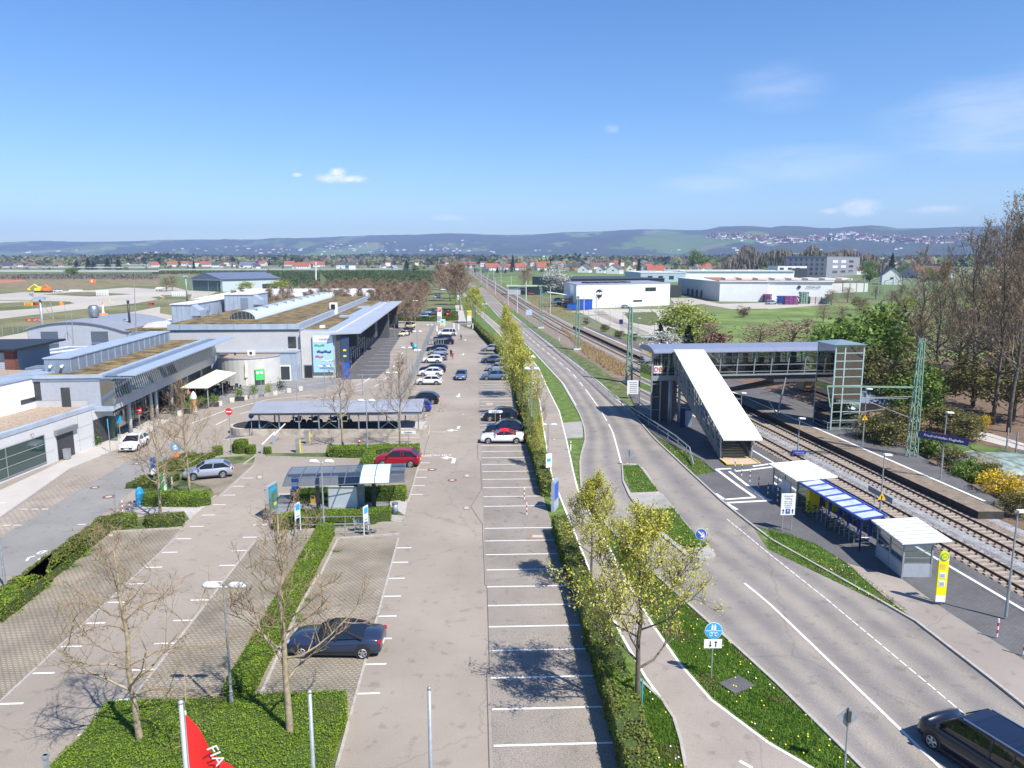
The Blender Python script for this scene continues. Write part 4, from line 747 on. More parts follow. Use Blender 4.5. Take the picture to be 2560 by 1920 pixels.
def hall(name,label,k,pts,h,wm,rm_,depth,over=.3,skew=0):
 a = g(k,*pts[0]); b = g(k,*pts[1]); dv = (b - a).xy; L = dv.length; rz = math.atan2(dv.y,dv.x); z = min(a.z,b.z)
 th = thing(name,label,'hall',(a.x,a.y,z),rz); T_ = lmb((a.x,a.y,z),rz); m = LB(T_); m.prism([(0,0),(L,0),(L + skew,depth),(skew,depth)],-.5,h); part(m,'wall',wm,th); m = LB(T_); m.prism([(-over,-over),(L + over,-over),(L + over + skew,depth + over),(skew - over,depth + over)],h,h + .35); part(m,'roof',rm_,th); return th,T_,L
wh1,T,L = hall('white_hall','white box hall with a round black and white emblem, beside the railway','C',[(555,735),(1360,700)],9.6,'wallwhite','roofgrey',40,.02,21)
m = P(); m.b0(L * .72,L * .84,-.06,-.01,6.5,8.2); part(m,'window','glassdark',wh1); m = P(); m.b0(L * .59,L * .69,-.06,-.01,2.1,2.9); part(m,'window','glassdark',wh1)
m = P(); m.disc((L * .225,-.06,5.9),2.3,(0,1,0),28,0,.06); m.disc((L * .225,-.10,5.9),2.15,(0,1,0),28,1,.04); e = [(-1.7,.5),(-1.4,1.3),(-.5,1.9),(.6,1.9),(1.5,1.3),(1.75,.4),(.9,.9),(.3,.5),(-.3,1.0),(-.9,.6)]
m.add([(L * .225 + x,-.15,5.9 + z) for x,z in e],[tuple(range(len(e)))],2); e = [(-1.7,-.3),(-1.0,.1),(-.4,-.4),(0,.2),(.4,-.4),(1.2,0),(1.75,-.3),(1.2,-1.5),(.5,-1.4),(.4,-1.95),(-.4,-1.95),(-.5,-1.4),(-1.2,-1.5)]
m.add([(L * .225 + x,-.15,5.9 + z) for x,z in e],[tuple(range(len(e)))],2); part(m,'emblem',['steel','white','black'],wh1)
m = P();
for i in range(5): m.b0(L * .3 + i * 5,L * .3 + i * 5 + 3,12,18,10,10.5)
part(m,'roof_plant','dark',wh1)
bh,T,L = hall('black_hall','low black hall behind the white blossoming tree','C',[(175,565),(480,610)],8.5,'trash','dark',60)
m = P(); m.b0(L,L + 40,20,50,0,6); part(m,'wing','dark',bh)
w2,T,L = hall('warehouse','large white warehouse with rust brown roof and dark loading side','C',[(1790,668),(2212,672)],9.4,'wallwhite','orangeroof',84)
m = P(); m.b0(L,L + 31,8,50,0,9.2); m.b0(L,L + 31,7.8,50,9.2,9.4,1); m.b0(-.4,L + .2,-.5,0,9.4,9.9,0); m.b0(L,L + 31.2,7.3,7.8,9.3,9.9,0); part(m,'wing',['wallwhite','orangeroof'],w2)
m = P(); m.prism([(0,.3),(2,84),(-15,84)],0,9.2); m.prism([(0,.2),(2,84.3),(-15.3,84.3)],9.2,9.5,2);
for i in range(4): m.b0(-6.2 - i * 1.7,-5.7 - i * 1.7,30 + i * 9,33 + i * 9,0,4,1)
part(m,'loading_side',['render_pale','dark','roofwhite'],w2)
for i in range(8): m = P(); m.b0(5 + i * 8,10 + i * 8,22,40,9.8,10.7); part(m,'roof_light','roofwhite',w2)
text('lettering','WINKLER',1.6,M['dark'],T @ Matrix.Translation((L + 22,7.6,6.8)) @ Matrix.Rotation(R(90),4,'X'),w2)
m = P(); m.disc((L + 15.4,7.7,6.8),.8,(0,1,0),16,0,.1); part(m,'emblem','dark',w2)
w3,T,L = hall('production_hall','pale blue production hall with a long white roof behind the brown roofed warehouse','C',[(1110,500),(1500,500)],7.6,pm('pale_blue_sheet',(.38,.48,.58),.6,var=.05),'roofwhite',90)
m = P(); m.b0(L,L + 95,10,100,0,8.6); m.b0(L,L + 95,9,100,8.6,9,1); part(m,'wing',['wallwhite','roofwhite'],w3)
for i in range(7): m = P(); m.b0(4 + i * 20,18 + i * 20,24,30,8.4,9.3); part(m,'roof_light','roofgrey',w3)
for i in range(3): m = P(); m.b0(6 + i * 9,10 + i * 9,-.05,0,2,5); part(m,'window','glassdark',w3)
w4,T,L = hall('office_block','grey four storey office block with rows of small windows near the wooded ridge','D',[(500,878),(785,850)],21,pm('office_grey',(.25,.26,.30),.7,var=.05),'roofgrey',40)
for i in range(3):
 for j in range(3): m = P(); m.b0(L * (.16 + j * .24),L * (.3 + j * .24),-.1,0,4 + i * 5.4,6.4 + i * 5.4); part(m,'window','white' if j < 2 and i else 'glassdark',w4)
for i in range(4):
 for j in range(7): m = P(); m.b0(-.1,0,3 + j * 5.2,5 + j * 5.2,3 + i * 4.6,5 + i * 4.6); part(m,'window','glassdark',w4)
w5,T,L = hall('workshop_building','small white and charcoal flat roofed building right of the long white roof','D',[(80,880),(330,880)],12,'wallwhite','dark',30); m = P(); m.b0(L * .5,L + .2,-.3,30,0,9.5); part(m,'dark_cladding','dark',w5)
for i in range(3): m = P(); m.b0(2 + i * 8,6 + i * 8,-.1,0,8,10); part(m,'window','glassdark',w5)
w6,T,L = hall('low_outbuilding','low pale outbuilding with brown roof left of the black roofed white house','D',[(560,1010),(860,1000)],6,'render_pale','tilebrown',30)
sp = g('H',1080,610); T = lmb(sp,-.3); sh = thing('garden_shed','pale wooden shed with dark pitched roof half hidden by bushes','shed',sp,-.3)
m = P(); m.b0(-5,4,0,5,0,2.4); m.add([(4.01,0,2.4),(4.01,5,2.4),(4.01,2.5,3.4)],[(0,1,2)]); part(m,'wall',pm('pale_wood',(.60,.42,.26),.8,var=.1),sh); m = P(); m.quad((-5.3,-.4,2.3),(4.5,-.4,2.3),(4.5,2.5,3.5),(-5.3,2.5,3.5)); m.quad((-5.3,5.4,2.3),(-5.3,2.5,3.5),(4.5,2.5,3.5),(4.5,5.4,2.3)); part(m,'roof','zincdark',sh)
# ---------------- footbridge of the halt ----------------
fb = thing('footbridge','glazed steel footbridge with white roofed stair crossing the railway','footbridge',(19,89,0),.12); T = lmb((18.0,88.6,0),.12); Lb = 20.6
m = P(); prof = [(-.3,8.75),(.4,9.1),(1.6,9.32),(2.9,9.38),(4.2,9.3),(5.4,9.05),(6.0,8.75),(6.0,8.65),(-.3,8.65)]
m.add([(x,y,z) for x in (-1.0,Lb + 1.6) for y,z in prof],[tuple(range(9))[::-1],tuple(range(9,18))] + [(i,(i + 1) % 9,(i + 1) % 9 + 9,i + 9) for i in range(9)]); part(m,'bridge_roof','bridgeroof',fb)
m = P(); m.b0(.5,Lb + .5,.9,4.9,5.2,5.75,0); m.b0(.5,Lb + .5,.55,.75,5.55,6.1,0); m.b0(.5,Lb + .5,5.0,5.2,5.55,6.1,0); m.b0(Lb * .72,Lb + .6,.8,4.9,4.7,5.2,0); part(m,'deck','bridge',fb)
m = P()
for i in range(10):
 x = 1.0 + i * 2.2
 for y0,y1 in ((.55,.2),(5.2,5.5)): m.bar((x,y0,5.6),(x,y1,8.75),.14,.16)
for z in (6.15,7.0,8.0): m.bar((.5,.5 - (z - 5.6) * .1,z),(Lb + .5,.5 - (z - 5.6) * .1,z),.07); m.bar((.5,5.25 + (z - 5.6) * .1,z),(Lb + .5,5.25 + (z - 5.6) * .1,z),.07)
m.bar((.5,.5,5.75),(Lb + .5,.5,5.75),.12,.2); part(m,'bridge_frame','galv',fb)
m = P(); m.quad((.5,.5,5.8),(Lb + .5,.5,5.8),(Lb + .5,.22,8.7),(.5,.22,8.7)); m.quad((.5,5.25,5.8),(Lb + .5,5.25,5.8),(Lb + .5,5.5,8.7),(.5,5.5,8.7)); part(m,'bridge_glazing','glass',fb)
m = P(); m.b0(.5,Lb + .5,5.1,5.16,5.8,6.6); m.b0(.5,Lb + .5,5.36,5.40,7.9,8.6,1)  # lower dark panel added to darken the bridge interior, blue film above
for i in range(9): m.b0(1.6 + i * 2.2,2.3 + i * 2.2,5.05,5.1,6.5,7.9 if i % 3 else 7.3,0)
part(m,'rear_film_and_shade',['bridge',pm('blue_film',(.10,.25,.45),.3,var=.1)],fb)
m = P(); m.b0(-.6,2.6,1.4,5.4,0,5.4); m.b0(-.7,2.7,3.4,5.5,5.4,8.7); part(m,'tower_wall','bridge',fb)
m = P()
for x in (-.9,.2,1.6): m.bar((x,.6,0),(x,.6,8.7),.16)
m.bar((-.9,5.3,0),(-.9,5.3,8.7),.12)
for z in (1.6,3.2,4.8,6.4,8.0): m.bar((-.95,.6,z),(-.95,5.3,z),.07); m.bar((-.9,.6,z),(.2,.6,z),.07)
m.b0(-1.0,3.2,.5,.8,5.2,5.8); part(m,'tower_frame','galv',fb)
m = P(); m.quad((-.95,.55,.2),(-.95,5.3,.2),(-.95,5.3,8.6),(-.95,.55,8.6)); m.quad((-.95,.57,5.8),(2.8,.57,5.8),(2.8,.57,8.6),(-.95,.57,8.6)); part(m,'tower_glazing','glassg',fb)
m = P()
for x in (.9,2.1): m.tube([(x,-.9,0),(x,-.9,5.4)],.17,10)
part(m,'column','galv',fb,smooth=True)
fx,fy,hx,hy = 22.3,71.6,21.2,88.4
def SP(s,w,z): x = fx + (hx - fx) * s; return (x + w,fy + (hy - fy) * s,z)
T = Matrix.Identity(4)
m = P(); W = 1.75; z0,z1 = 2.85,9.1; m.add([SP(-.07,-W,z0 - .4),SP(-.07,W + .35,z0 - .4),SP(1.0,W + .1,z1),SP(1.0,-W,z1),SP(-.07,-W,z0 - .55),SP(-.07,W + .35,z0 - .55),SP(1.0,W + .1,z1 - .15),SP(1.0,-W,z1 - .15)],[(0,1,2,3),(7,6,5,4),(4,5,1,0),(5,6,2,1),(6,7,3,2),(7,4,0,3)])
for i in range(1,12): s = i / 12; m.bar(SP(s - .01,-W,z0 - .4 + (z1 - z0 + .4) * s + .03),SP(s - .01,W + .2,z0 - .4 + (z1 - z0 + .4) * s + .03),.05,.02,1)
part(m,'stair_roof',['roofwhite','corr'],fb)
m = P(); n = 34
for i in range(n):
 s = i / n; z = .25 + s * 5.5; a = Vector(SP(s + .5 / n,0,z)); m.box((a.x,a.y,z),(2 * 1.3,17 / n + .02,.14),.06,0 if i > 3 else 1)
part(m,'stair_tread',[pm('tread',(.22,.18,.14),.85,var=.2),pm('tread_tan',(.55,.38,.22),.85,var=.1)],fb)
m = P()
for w in (-1.42,1.42): m.add([SP(0,w - .06,-.1),SP(1,w - .06,5.3),SP(1,w - .06,6.3),SP(0,w - .06,.9),SP(0,w + .06,-.1),SP(1,w + .06,5.3),SP(1,w + .06,6.3),SP(0,w + .06,.9)],[(0,1,2,3),(7,6,5,4),(0,3,7,4),(3,2,6,7),(0,4,5,1),(1,5,6,2)])
part(m,'stair_side',pm('stair_panel',(.20,.195,.19),.6,var=.05),fb)
m = P()
for i in range(11):
 s = i / 10
 for w in (-1.5,1.5): m.bar(SP(s,w,max(0,s * 5.4)),SP(s,w * 1.08,z0 - .4 + (z1 - z0 + .2) * s),.12,.12)
for w in (-1.52,1.52):
 for dz in (1.35,1.9): m.bar(SP(0,w,dz),SP(1,w,5.4 + dz),.05)
part(m,'stair_frame','galv',fb)
m = P()
for w in (-1.47,1.47): m.add([SP(0,w,.9),SP(1,w,6.3),SP(1,w,8.9),SP(0,w,2.4)],[(0,1,2,3)])
part(m,'stair_glazing','glass',fb)
m = P(); m.box((22.4,70.5,pz(22.4,70.5) + .05),(3.3,1.9,.1),.06,0); m.box((22.4,69.55,pz(22.4,69.5) + .07),(3.3,.12,.1),.06,1); m.box((20.75,70.5,pz(22.4,70.5) + .07),(.12,1.9,.1),.06,1); m.box((24.05,70.5,pz(22.4,70.5) + .07),(.12,1.9,.1),.06,1); part(m,'stair_landing',[pm('tactile_tan',(.50,.38,.27),.85,var=.08),'yellowpaint'],fb)
m = P(); m.add([(37.2,94.5,5.4),(39.6,94.5,5.4),(31.2,108,.7),(28.9,107,.7),(37.2,94.5,4.6),(39.6,94.5,4.6),(31.2,108,.3),(28.9,107,.3)],[(0,1,2,3),(7,6,5,4),(0,3,7,4),(1,5,6,2),(3,2,6,7)]); m.add([(36.9,94.0,7.2),(28.6,107,2.2),(28.6,107,2.1),(36.9,94,7.1)],[(0,1,2,3)]); part(m,'far_stair','trash',fb)
m = P(); m.bar((33.2,90.8,.6),(34.0,90.9,5.3),.16); m.bar((33.2,90.8,.6),(32.0,91.2,2.6),.14); m.bar((27.6,91,.5),(27.6,91,5.2),.16) if 0 else None; part(m,'strut','galv',fb)
text('lettering','DB',.8,M['red'],Matrix.Translation((17.75,88.9,6.6)) @ Matrix.Rotation(R(90),4,'X'),fb)
m = P(); m.box((17.7,88.98,6.6),(1.0,.08,.9)); part(m,'emblem_plate','white',fb)
lt = thing('lift_tower','tall green glass lift tower at the right end of the footbridge','lift tower',(38,84.7,.6),.09); T = lmb((36.3,82.5,.6),.09)
m = P(); fr = [(0,0),(3.3,0),(3.3,3.9),(0,3.9),(1.1,0),(1.1,3.9)]
for x,y in fr: m.bar((x,y,0),(x,y,9.7),.14)
for z in (.1,1.1,2.1,3.1,4.1,5.1,6.1,7.0,7.9,8.8,9.65):
 m.bar((0,0,z),(3.3,0,z),.09); m.bar((3.3,0,z),(3.3,3.9,z),.09); m.bar((0,3.9,z),(3.3,3.9,z),.09); m.bar((0,0,z),(0,3.9,z),.09)
for z in (2.1,4.1,6.1): m.bar((.3,1,z - 1.9),(2.8,1,z),.09); m.bar((2.8,1.2,z - 1.9),(.3,1.2,z),.09); m.bar((1.2,2.6,z - .8),(3.2,2.6,z - .8),.1); m.bar((1.2,2.6,z - 1.6),(1.2,2.6,z),.1)
m.bar((.7,1.5,0),(.7,1.5,9.6),.12); m.bar((2.6,1.5,0),(2.6,1.5,9.6),.12); fr_ = part(m,'frame',pm('tower_steel',(.45,.58,.54),.5,.3,var=.1),lt)
m = P(); m.b0(-.03,3.33,-.04,-.02,.1,9.6); m.b0(3.35,3.37,0,3.9,.1,9.6); m.b0(-.05,-.03,0,3.9,.1,9.6); m.b0(0,3.3,3.93,3.95,.1,9.6); part(m,'glazing','glassg',lt)
m = P(); m.add([(-.3,-.3,9.75),(3.6,-.3,9.75),(3.6,4.2,9.75),(-.3,4.2,9.75),(1.6,2,10.15)],[(0,1,4),(1,2,4),(2,3,4),(3,0,4),(3,2,1,0)]); part(m,'roof',pm('tower_roof',(.22,.31,.33),.4,.2,var=.05),lt)
m = P(); m.b0(.8,2.5,1.5,3.2,5.5,7.8); part(m,'lift_cabin','steel',lt)
m = P();
for z in (.5,1.1): m.bar((-.9,-1.0,z),(3.6,-1.0,z),.05)
for x in (-.9,.6,2.1,3.6): m.bar((x,-1.0,0),(x,-1.0,1.1),.05)
m.bar((-.9,-1,1.1),(-.9,0,1.1),.05); part(m,'railing','galv',lt)
sp = Vector((22.0,113,.4)); T = lmb(sp,.1); o = thing('platform_shelter','small shelter with teal flat roof seen just above the footbridge roof','shelter',sp,.1)
m = P(); m.b0(0,5.2,0,4,0,5.6); part(m,'wall','concrete',o); m = P(); m.b0(-.4,5.6,-.4,4.4,5.6,5.9); part(m,'roof',pm('teal_roof',(.16,.25,.26),.6,var=.1),o)
# ---------------- waiting shelters and cycle stand ----------------
def shelter(loc,rz,W,D_,label,low_panels,roofc):
 z = loc[2]; T = lmb(loc,rz); s = thing('waiting_shelter',label,'shelter',loc,rz,'shelters on the platform'); m = LB(T)
 zl,zh = 2.35,2.65; m.add([(-.35,-.4,zl + .1),(W + .9,-.4,zh),(W + .9,D_ + .4,zh),(-.35,D_ + .4,zl + .1),(-.35,-.4,zl),(W + .9,-.4,zh - .1),(W + .9,D_ + .4,zh - .1),(-.35,D_ + .4,zl)],[(0,1,2,3),(7,6,5,4),(4,5,1,0),(5,6,2,1),(6,7,3,2),(7,4,0,3)])
 for i in range(1,7): y = -.4 + i * (D_ + .8) / 7; m.bar((-.35,y,zl + .12),(W + .9,y,zh + .02),.05,.04,1)
 part(m,'roof',[roofc,'corr'],s); m = LB(T)
 for x,y in ((0,0),(0,D_ / 2),(0,D_),(W,0),(W,D_)): m.bar((x,y,0),(x,y,2.4),.1)
 for zz in (.05,.55,1.0,1.35,1.75,2.2): m.bar((0,0,zz),(0,D_,zz),.035); m.bar((0,0,zz),(W,0,zz),.035); m.bar((0,D_,zz),(W,D_,zz),.035)
 part(m,'frame','galv',s); m = LB(T)
 h = .95 if low_panels else .2
 m.quad((0,0,h),(0,D_,h),(0,D_,2.2),(0,0,2.2)); m.quad((0,0,h),(W,0,h),(W,0,2.2),(0,0,2.2)); m.quad((0,D_,h),(W,D_,h),(W,D_,2.2),(0,D_,2.2)); part(m,'glazing','glass',s)
 if low_panels:
  m = LB(T); m.b0(-.04,.04,0,D_,.08,.95); m.b0(0,W,-.04,.04,.08,.95); m.b0(-.03,.03,0,D_,2.05,2.35); m.b0(0,W,-.03,.03,2.1,2.4); part(m,'panel','corr',s)
  m = LB(T); m.b0(.08,.5,.4,D_ - .4,.42,.5); part(m,'bench','white',s); m = LB(T)
  for y in (.5,1.3,2.3): m.b0(.05,.07,y,y + .35,1.5,2.0)
  m.b0(.05,.07,1.2,1.8,1.15,1.7); part(m,'notice','skyblue',s)
 else:
  m = LB(T); m.b0(.06,.5,.4,D_ - .4,.42,.5); m.b0(W * .5,W,D_ - .3,D_ - .05,.2,1.9); part(m,'bench','dark',s); m = LB(T); m.b0(-.05,.0,D_ * .25,D_ * .62,.3,1.75); part(m,'notice','zinc',s)
 return s
shelter((24.3,43.6,pz(24.3,43.6)),-.02,1.75,3.4,'glazed grey shelter with white roof nearest the yellow stop sign',True,'roofwhite')
shelter((22.75,56.9,pz(22.7,57)),.10,2.2,4.2,'glazed shelter with ribbed white roof between the bollards and the blue cycle stand',False,'roofwhite')
ct = thing('cycle_shelter','long blue framed cycle shelter with translucent ribbed roof between the two white shelters','cycle shelter',(22.9,48,.3),-.02); A0 = Vector((23.75,48.0,0)); A1 = Vector((22.75,56.6,0)); dv = (A1 - A0).normalized(); rt = Vector((dv.y,-dv.x,0)); T = Matrix.Identity(4)
m = P(); a,b = A0,A1; m.add([a + Vector((0,0,2.3)),a + rt * 1.75 + Vector((0,0,2.5)),b + rt * 1.75 + Vector((0,0,2.5)),b + Vector((0,0,2.3))] + [a + Vector((0,0,2.27)),a + rt * 1.75 + Vector((0,0,2.47)),b + rt * 1.75 + Vector((0,0,2.47)),b + Vector((0,0,2.27))],[(0,1,2,3),(7,6,5,4)]); part(m,'roof',pm('cycle_roof_sheet',(.50,.56,.74),.35,var=.2,scale=1.2),ct)
m = P(); rb = pm('cycle_blue',(.05,.09,.36),.5,var=.05); Z = Vector((0,0,1))
for i in range(8): p = a + (b - a) * i / 7; m.bar(p + Z * 2.34,p + rt * 1.75 + Z * 2.54,.12,.10)
m.bar(a + Z * 2.3,b + Z * 2.3,.1,.16); m.bar(a + rt * 1.75 + Z * 2.5,b + rt * 1.75 + Z * 2.5,.1,.16); part(m,'roof_beam',rb,ct)
for i in range(7): m = P(); p = a + (b - a) * (i + .2) / 6.6 + rt * 1.6; zz = pz(p.x,p.y); m.bar(Vector((p.x,p.y,zz)),Vector((p.x,p.y,2.45)),.12); part(m,'post',rb,ct)
m = P(); p = a + rt * .1; m.bar((p.x - .1,p.y + .1,pz(p.x,p.y)),(p.x - .1,p.y + .1,2.3),.09); part(m,'post','navy',ct)
m = P(); m.add([a + rt * 1.66 + Z * .5,b + rt * 1.66 + Z * .5,b + rt * 1.66 + Z * 2.3,a + rt * 1.66 + Z * 2.3],[(0,1,2,3)]); part(m,'glazing','glass',ct)
def bicycle(loc,rz,label,col_='dark'):
 o = thing('bicycle',label,'bicycle',loc,rz,'bicycles in the cycle shelter'); T = lmb(loc,rz)
 for x in (-.52,.52):
  m = LB(T); n = 16; pts = [(x + .33 * math.cos(2 * math.pi * i / n),0,.34 + .33 * math.sin(2 * math.pi * i / n)) for i in range(n + 1)]; m.tube(pts,.022,4,cap=False);
  for i in range(0,n,2): m.bar((x,0,.34),pts[i],.006)
  part(m,'wheel','rubber',o)
 m = LB(T)
 for a_,b_ in (((-.52,.34),(-.05,.3)),((-.05,.3),(-.18,.85)),((-.05,.3),(.38,.8)),((-.15,.75),(.38,.82)),((-.52,.34),(-.16,.72)),((.52,.34),(.38,.82)),((.38,.82),(.34,1.0))): m.bar((a_[0],0,a_[1]),(b_[0],0,b_[1]),.035)
 part(m,'frame',col_,o); m = LB(T); m.bar((.34,-.28,1.0),(.34,.28,1.0),.03); part(m,'handlebar','dark',o); m = LB(T); m.box((-.2,0,.9),(.26,.13,.06)); part(m,'saddle','black',o); return o
for s,lab,c in ((.16,'dark bicycle leaning in the middle of the cycle shelter','dark'),(.45,'black mountain bicycle with brown bag in the cycle shelter, nearest the middle posts','wood'),(.78,'dark bicycle with carrier at the far end of the cycle shelter','dark'),(.9,'bicycle with child seat at the far end of the cycle shelter beside the yellow machine','dark')):
 if s == .16: continue
 p = a + (b - a) * s + rt * .55; bicycle((p.x,p.y,pz(p.x,p.y)),.15 if s < .8 else .5,lab,c)
for i in range(11):
 p = a + (b - a) * (.06 + i * .072) + rt * .6; z = pz(p.x,p.y); m = MB(); m.tube([(p.x - .35,p.y,z),(p.x - .35,p.y,z + .62),(p.x - .3,p.y,z + .7),(p.x + .3,p.y,z + .7),(p.x + .35,p.y,z + .62),(p.x + .35,p.y,z)],.03,5)
 m.bar((p.x - .35,p.y,z + .35),(p.x + .35,p.y,z + .35),.03); tag(m.build('cycle_stand',M['galv']),'galvanised hoop of the row of cycle stands under the blue shelter','cycle stand','cycle stands under the blue shelter')
p = b - dv * .9 + rt * .5; z = pz(p.x,p.y); m = MB(); m.b0(p.x - .1,p.x + .75,p.y,p.y + .5,z,z + 1.9);
for i in range(3): m.b0(p.x - .08,p.x + .73,p.y - .03,p.y,z + .5 + i * .45,z + .85 + i * .45,1)
tag(m.build('ticket_machine',[M['yellow'],pm('machine_yellow',(.9,.62,.02),.5,var=0)]),'yellow machine standing between first shelter and the cycle stand','ticket machine')
# ---------------- lamps, signs and masts on the right ----------------
def station_lamp(k,x,y,topk,tx,ty,label,zb=.4,d_=0):
 w = g(k,x,y,zb); w.z = zb; h = hat(w,topk,ty) - zb; o = thing('platform_lamp',label,'street lamp',w,.1,'lamps on the railway platforms'); T = lmb(w,.1)
 m = LB(T); m.tube([(0,0,0),(0,0,h * .35),(0,0,h * .37),(0,0,h)],[.075,.075,.055,.04],8); part(m,'post','galv',o); m = LB(T); m.box((.24,-.05,h + .03),(.62,.26,.12),.0,0,0,.08); m.box((-.07,0,h - .02),(.2,.1,.1),0,1); part(m,'lamp_head',['white','galv'],o); return w,h
w1,h1 = station_lamp('H',255,870,'H',290,575,'grey platform lamp nearest the foot of the footbridge stair, with blue sign box')
m = MB(); m.box((w1.x + .05,w1.y - .2,w1.z + .1),(1.3,.35,.35)); o = tag(m.build('station_sign',pm('sign_blue',(.03,.05,.30),.5,var=.03)),'short blue station sign box low on the first platform lamp','station sign'); text('lettering','Friedrichshafen',.15,M['white'],Matrix.Translation((w1.x + .05,w1.y - .4,w1.z + .1)) @ Matrix.Rotation(R(90),4,'X'),o)
w2,h2 = station_lamp('H',965,1390,'H',1010,890,'tall platform lamp with a yellow warning triangle behind the cycle shelter')
w3_,h3 = station_lamp('H',815,805,'H',830,320,'lamp with yellow warning triangle beside the right lift tower',.6)
w4_,h4 = station_lamp('H',1490,1100,'H',1525,525,'lamp carrying the long dark blue station name board',.6)
station_lamp('L',1700,580,'H',2150,1380,'tallest looking lamp at the right edge beside the red and white posts',.35)
station_lamp('S',850,870,'S',870,600,'lamp half hidden behind the white stair roof',.3)
for i,(x,y,ty) in enumerate([(845,950,745),(955,1000,775),(1085,1060,815),(1230,980,860),(745,915,740),(1480,900,740),(1378,825,655),(660,880,745),(1610,950,805)]):
 station_lamp('C',x,y,'C',x,ty,'slim lamp post by the far platform, ' + ['fourth from the railway','by the small blue square sign','in the gravel bays','left of the blossoming bush','third from the railway','before the yellow willow','at the fence right of the white hall','second from the railway','right of the willow'][i],.2)
def tri(w,z,lab):
 m = MB(); m.add([(w.x - .32,w.y - .12,z),(w.x + .32,w.y - .12,z),(w.x,w.y - .12,z + .55),(w.x - .32,w.y - .09,z),(w.x + .32,w.y - .09,z),(w.x,w.y - .09,z + .55)],[(0,1,2),(5,4,3),(0,2,5,3),(1,4,5,2),(0,3,4,1)]); m.box((w.x,w.y - .14,z + .2),(.07,.02,.26),0,1)
 tag(m.build('warning_sign',[M['orange'] if 0 else pm('warn_yellow',(.9,.5,.02),.5,var=0),M['black']]),lab,'warning sign','yellow warning triangles')
tri(w2,w2.z + 1.1,'yellow warning triangle on the lamp behind the cycle shelter'); tri(w3_,w3_.z + 2.7,'yellow warning triangle on the lamp by the lift tower')
def board(name,label,cat,c,w,h,rz,mt,legs=0,zleg=0,th=.08):
 o = thing(name,label,cat,(c[0],c[1],c[2] - zleg),rz); T = lmb((c[0],c[1],c[2]),rz); m = LB(T); m.b0(-w / 2,w / 2,-th / 2,th / 2,0,h); part(m,'board',mt,o)
 if legs: m = LB(T); [m.bar((x,0,-zleg),(x,0,h * .9 if th > .2 else .05),.07) for x in ((-w * .33,w * .33) if legs == 2 else (0,))]; part(m,'post','galv',o)
 return o,T
a_ = atd('H',1412,790,w4_.y - .15); b_ = atd('H',1603,885,w4_.y - 3.6); cx = (a_ + b_) / 2
o = thing('station_name_board','long dark blue name board of the airport halt on the right platform','station sign',(w4_.x,w4_.y,4)); m = MB(); q0 = Vector((w4_.x - 1.9,w4_.y + .7,4.55)); q1 = Vector((w4_.x + 1.6,w4_.y - .9,4.15)); m.bar(q0,q1,.06,.62); part(m,'board','navy',o)
dq = (q1 - q0); ang = math.atan2(dq.y,dq.x); text('lettering','Friedrichshafen Flughafen',.30,M['white'],Matrix.Translation((q0 + q1) / 2 + Vector((-.03,-.06,0))) @ Matrix.Rotation(ang,4,'Z') @ Matrix.Rotation(.11,4,'Y') @ Matrix.Rotation(R(90),4,'X'),o)
w = g('U',1330,520,.2); o = thing('direction_board','grey-blue direction board seen from behind the cycle shelter','sign',w); m = MB(); q0 = g('U',1200,440,1.2) ; q1 = g('U',1465,590,1.2); q0.z = q1.z = 1.2; m.bar(q0,q1,.05,.45); m.bar((q0.x * .7 + q1.x * .3,q0.y * .7 + q1.y * .3,.2),(q0.x * .7 + q1.x * .3,q0.y * .7 + q1.y * .3,1.2),.06); part(m,'board','zincdark',o)
p = g('U',292,905,.1); o,T = board('arrival_sign','white board reading Ankunft Abflug with arrows on two posts beside the grass','direction sign',(p.x,p.y,1.25),1.05,1.62,.05,'white',2,1.15); tx = pm('sign_ink',(.30,.33,.38),.7,var=0)
for s,z,sz in (('Ankunft',1.45,.22),('Abflug',1.25,.22),('MIETWAGEN',1.02,.11),('RÜCKGABE',.88,.11),('CAR RENTAL',.74,.11),('RETURN',.6,.11)): text('lettering',s,sz,tx,T @ Matrix.Translation((0,-.05,z)) @ Matrix.Rotation(R(90),4,'X'),o)
m = LB(T)
for x in (-.35,.35): m.b0(x - .03,x + .03,-.06,-.045,.12,.34); m.add([(x - .09,-.055,.34),(x + .09,-.055,.34),(x,-.055,.48)],[(0,1,2)])
part(m,'arrow','black',o); m = LB(T); m.b0(-.16,.16,-.06,-.045,.12,.48); part(m,'parking_symbol','blue',o); text('lettering','P',.3,M['white'],T @ Matrix.Translation((0,-.07,.3)) @ Matrix.Rotation(R(90),4,'X'),o)
p = g('L',1228,468,.3); o = thing('bus_stop_stele','tall yellow bus stop stele with a green H at the top','bus stop sign',p,-.08); T = lmb(p,-.08)
m = LB(T); m.b0(-.27,.27,-.06,.06,0,.4,1); m.b0(-.27,.27,-.06,.06,.4,2.5,0); m.b0(-.27,.27,-.055,.055,2.5,2.75,1); e = [(.27 * math.cos(i * math.pi / 10),.27 * math.sin(i * math.pi / 10) * 1.1) for i in range(11)]
m.add([(x,-.06,2.75 + z) for x,z in e] + [(x,.06,2.75 + z) for x,z in e],[tuple(range(11))[::-1],tuple(range(11,22))] + [(i,i + 1,i + 12,i + 11) for i in range(10)]); part(m,'body',[pm('stele_yellow',(.85,.78,.0),.5,var=0),'white'],o)
m = LB(T); m.disc((0,-.075,2.72),.23,(0,1,0),20,0,.02); m.disc((0,-.09,2.72),.17,(0,1,0),20,1,.02); part(m,'stop_emblem',['green','yellow'],o); text('lettering','H',.26,M['green'],T @ Matrix.Translation((0,-.105,2.72)) @ Matrix.Rotation(R(90),4,'X'),o)
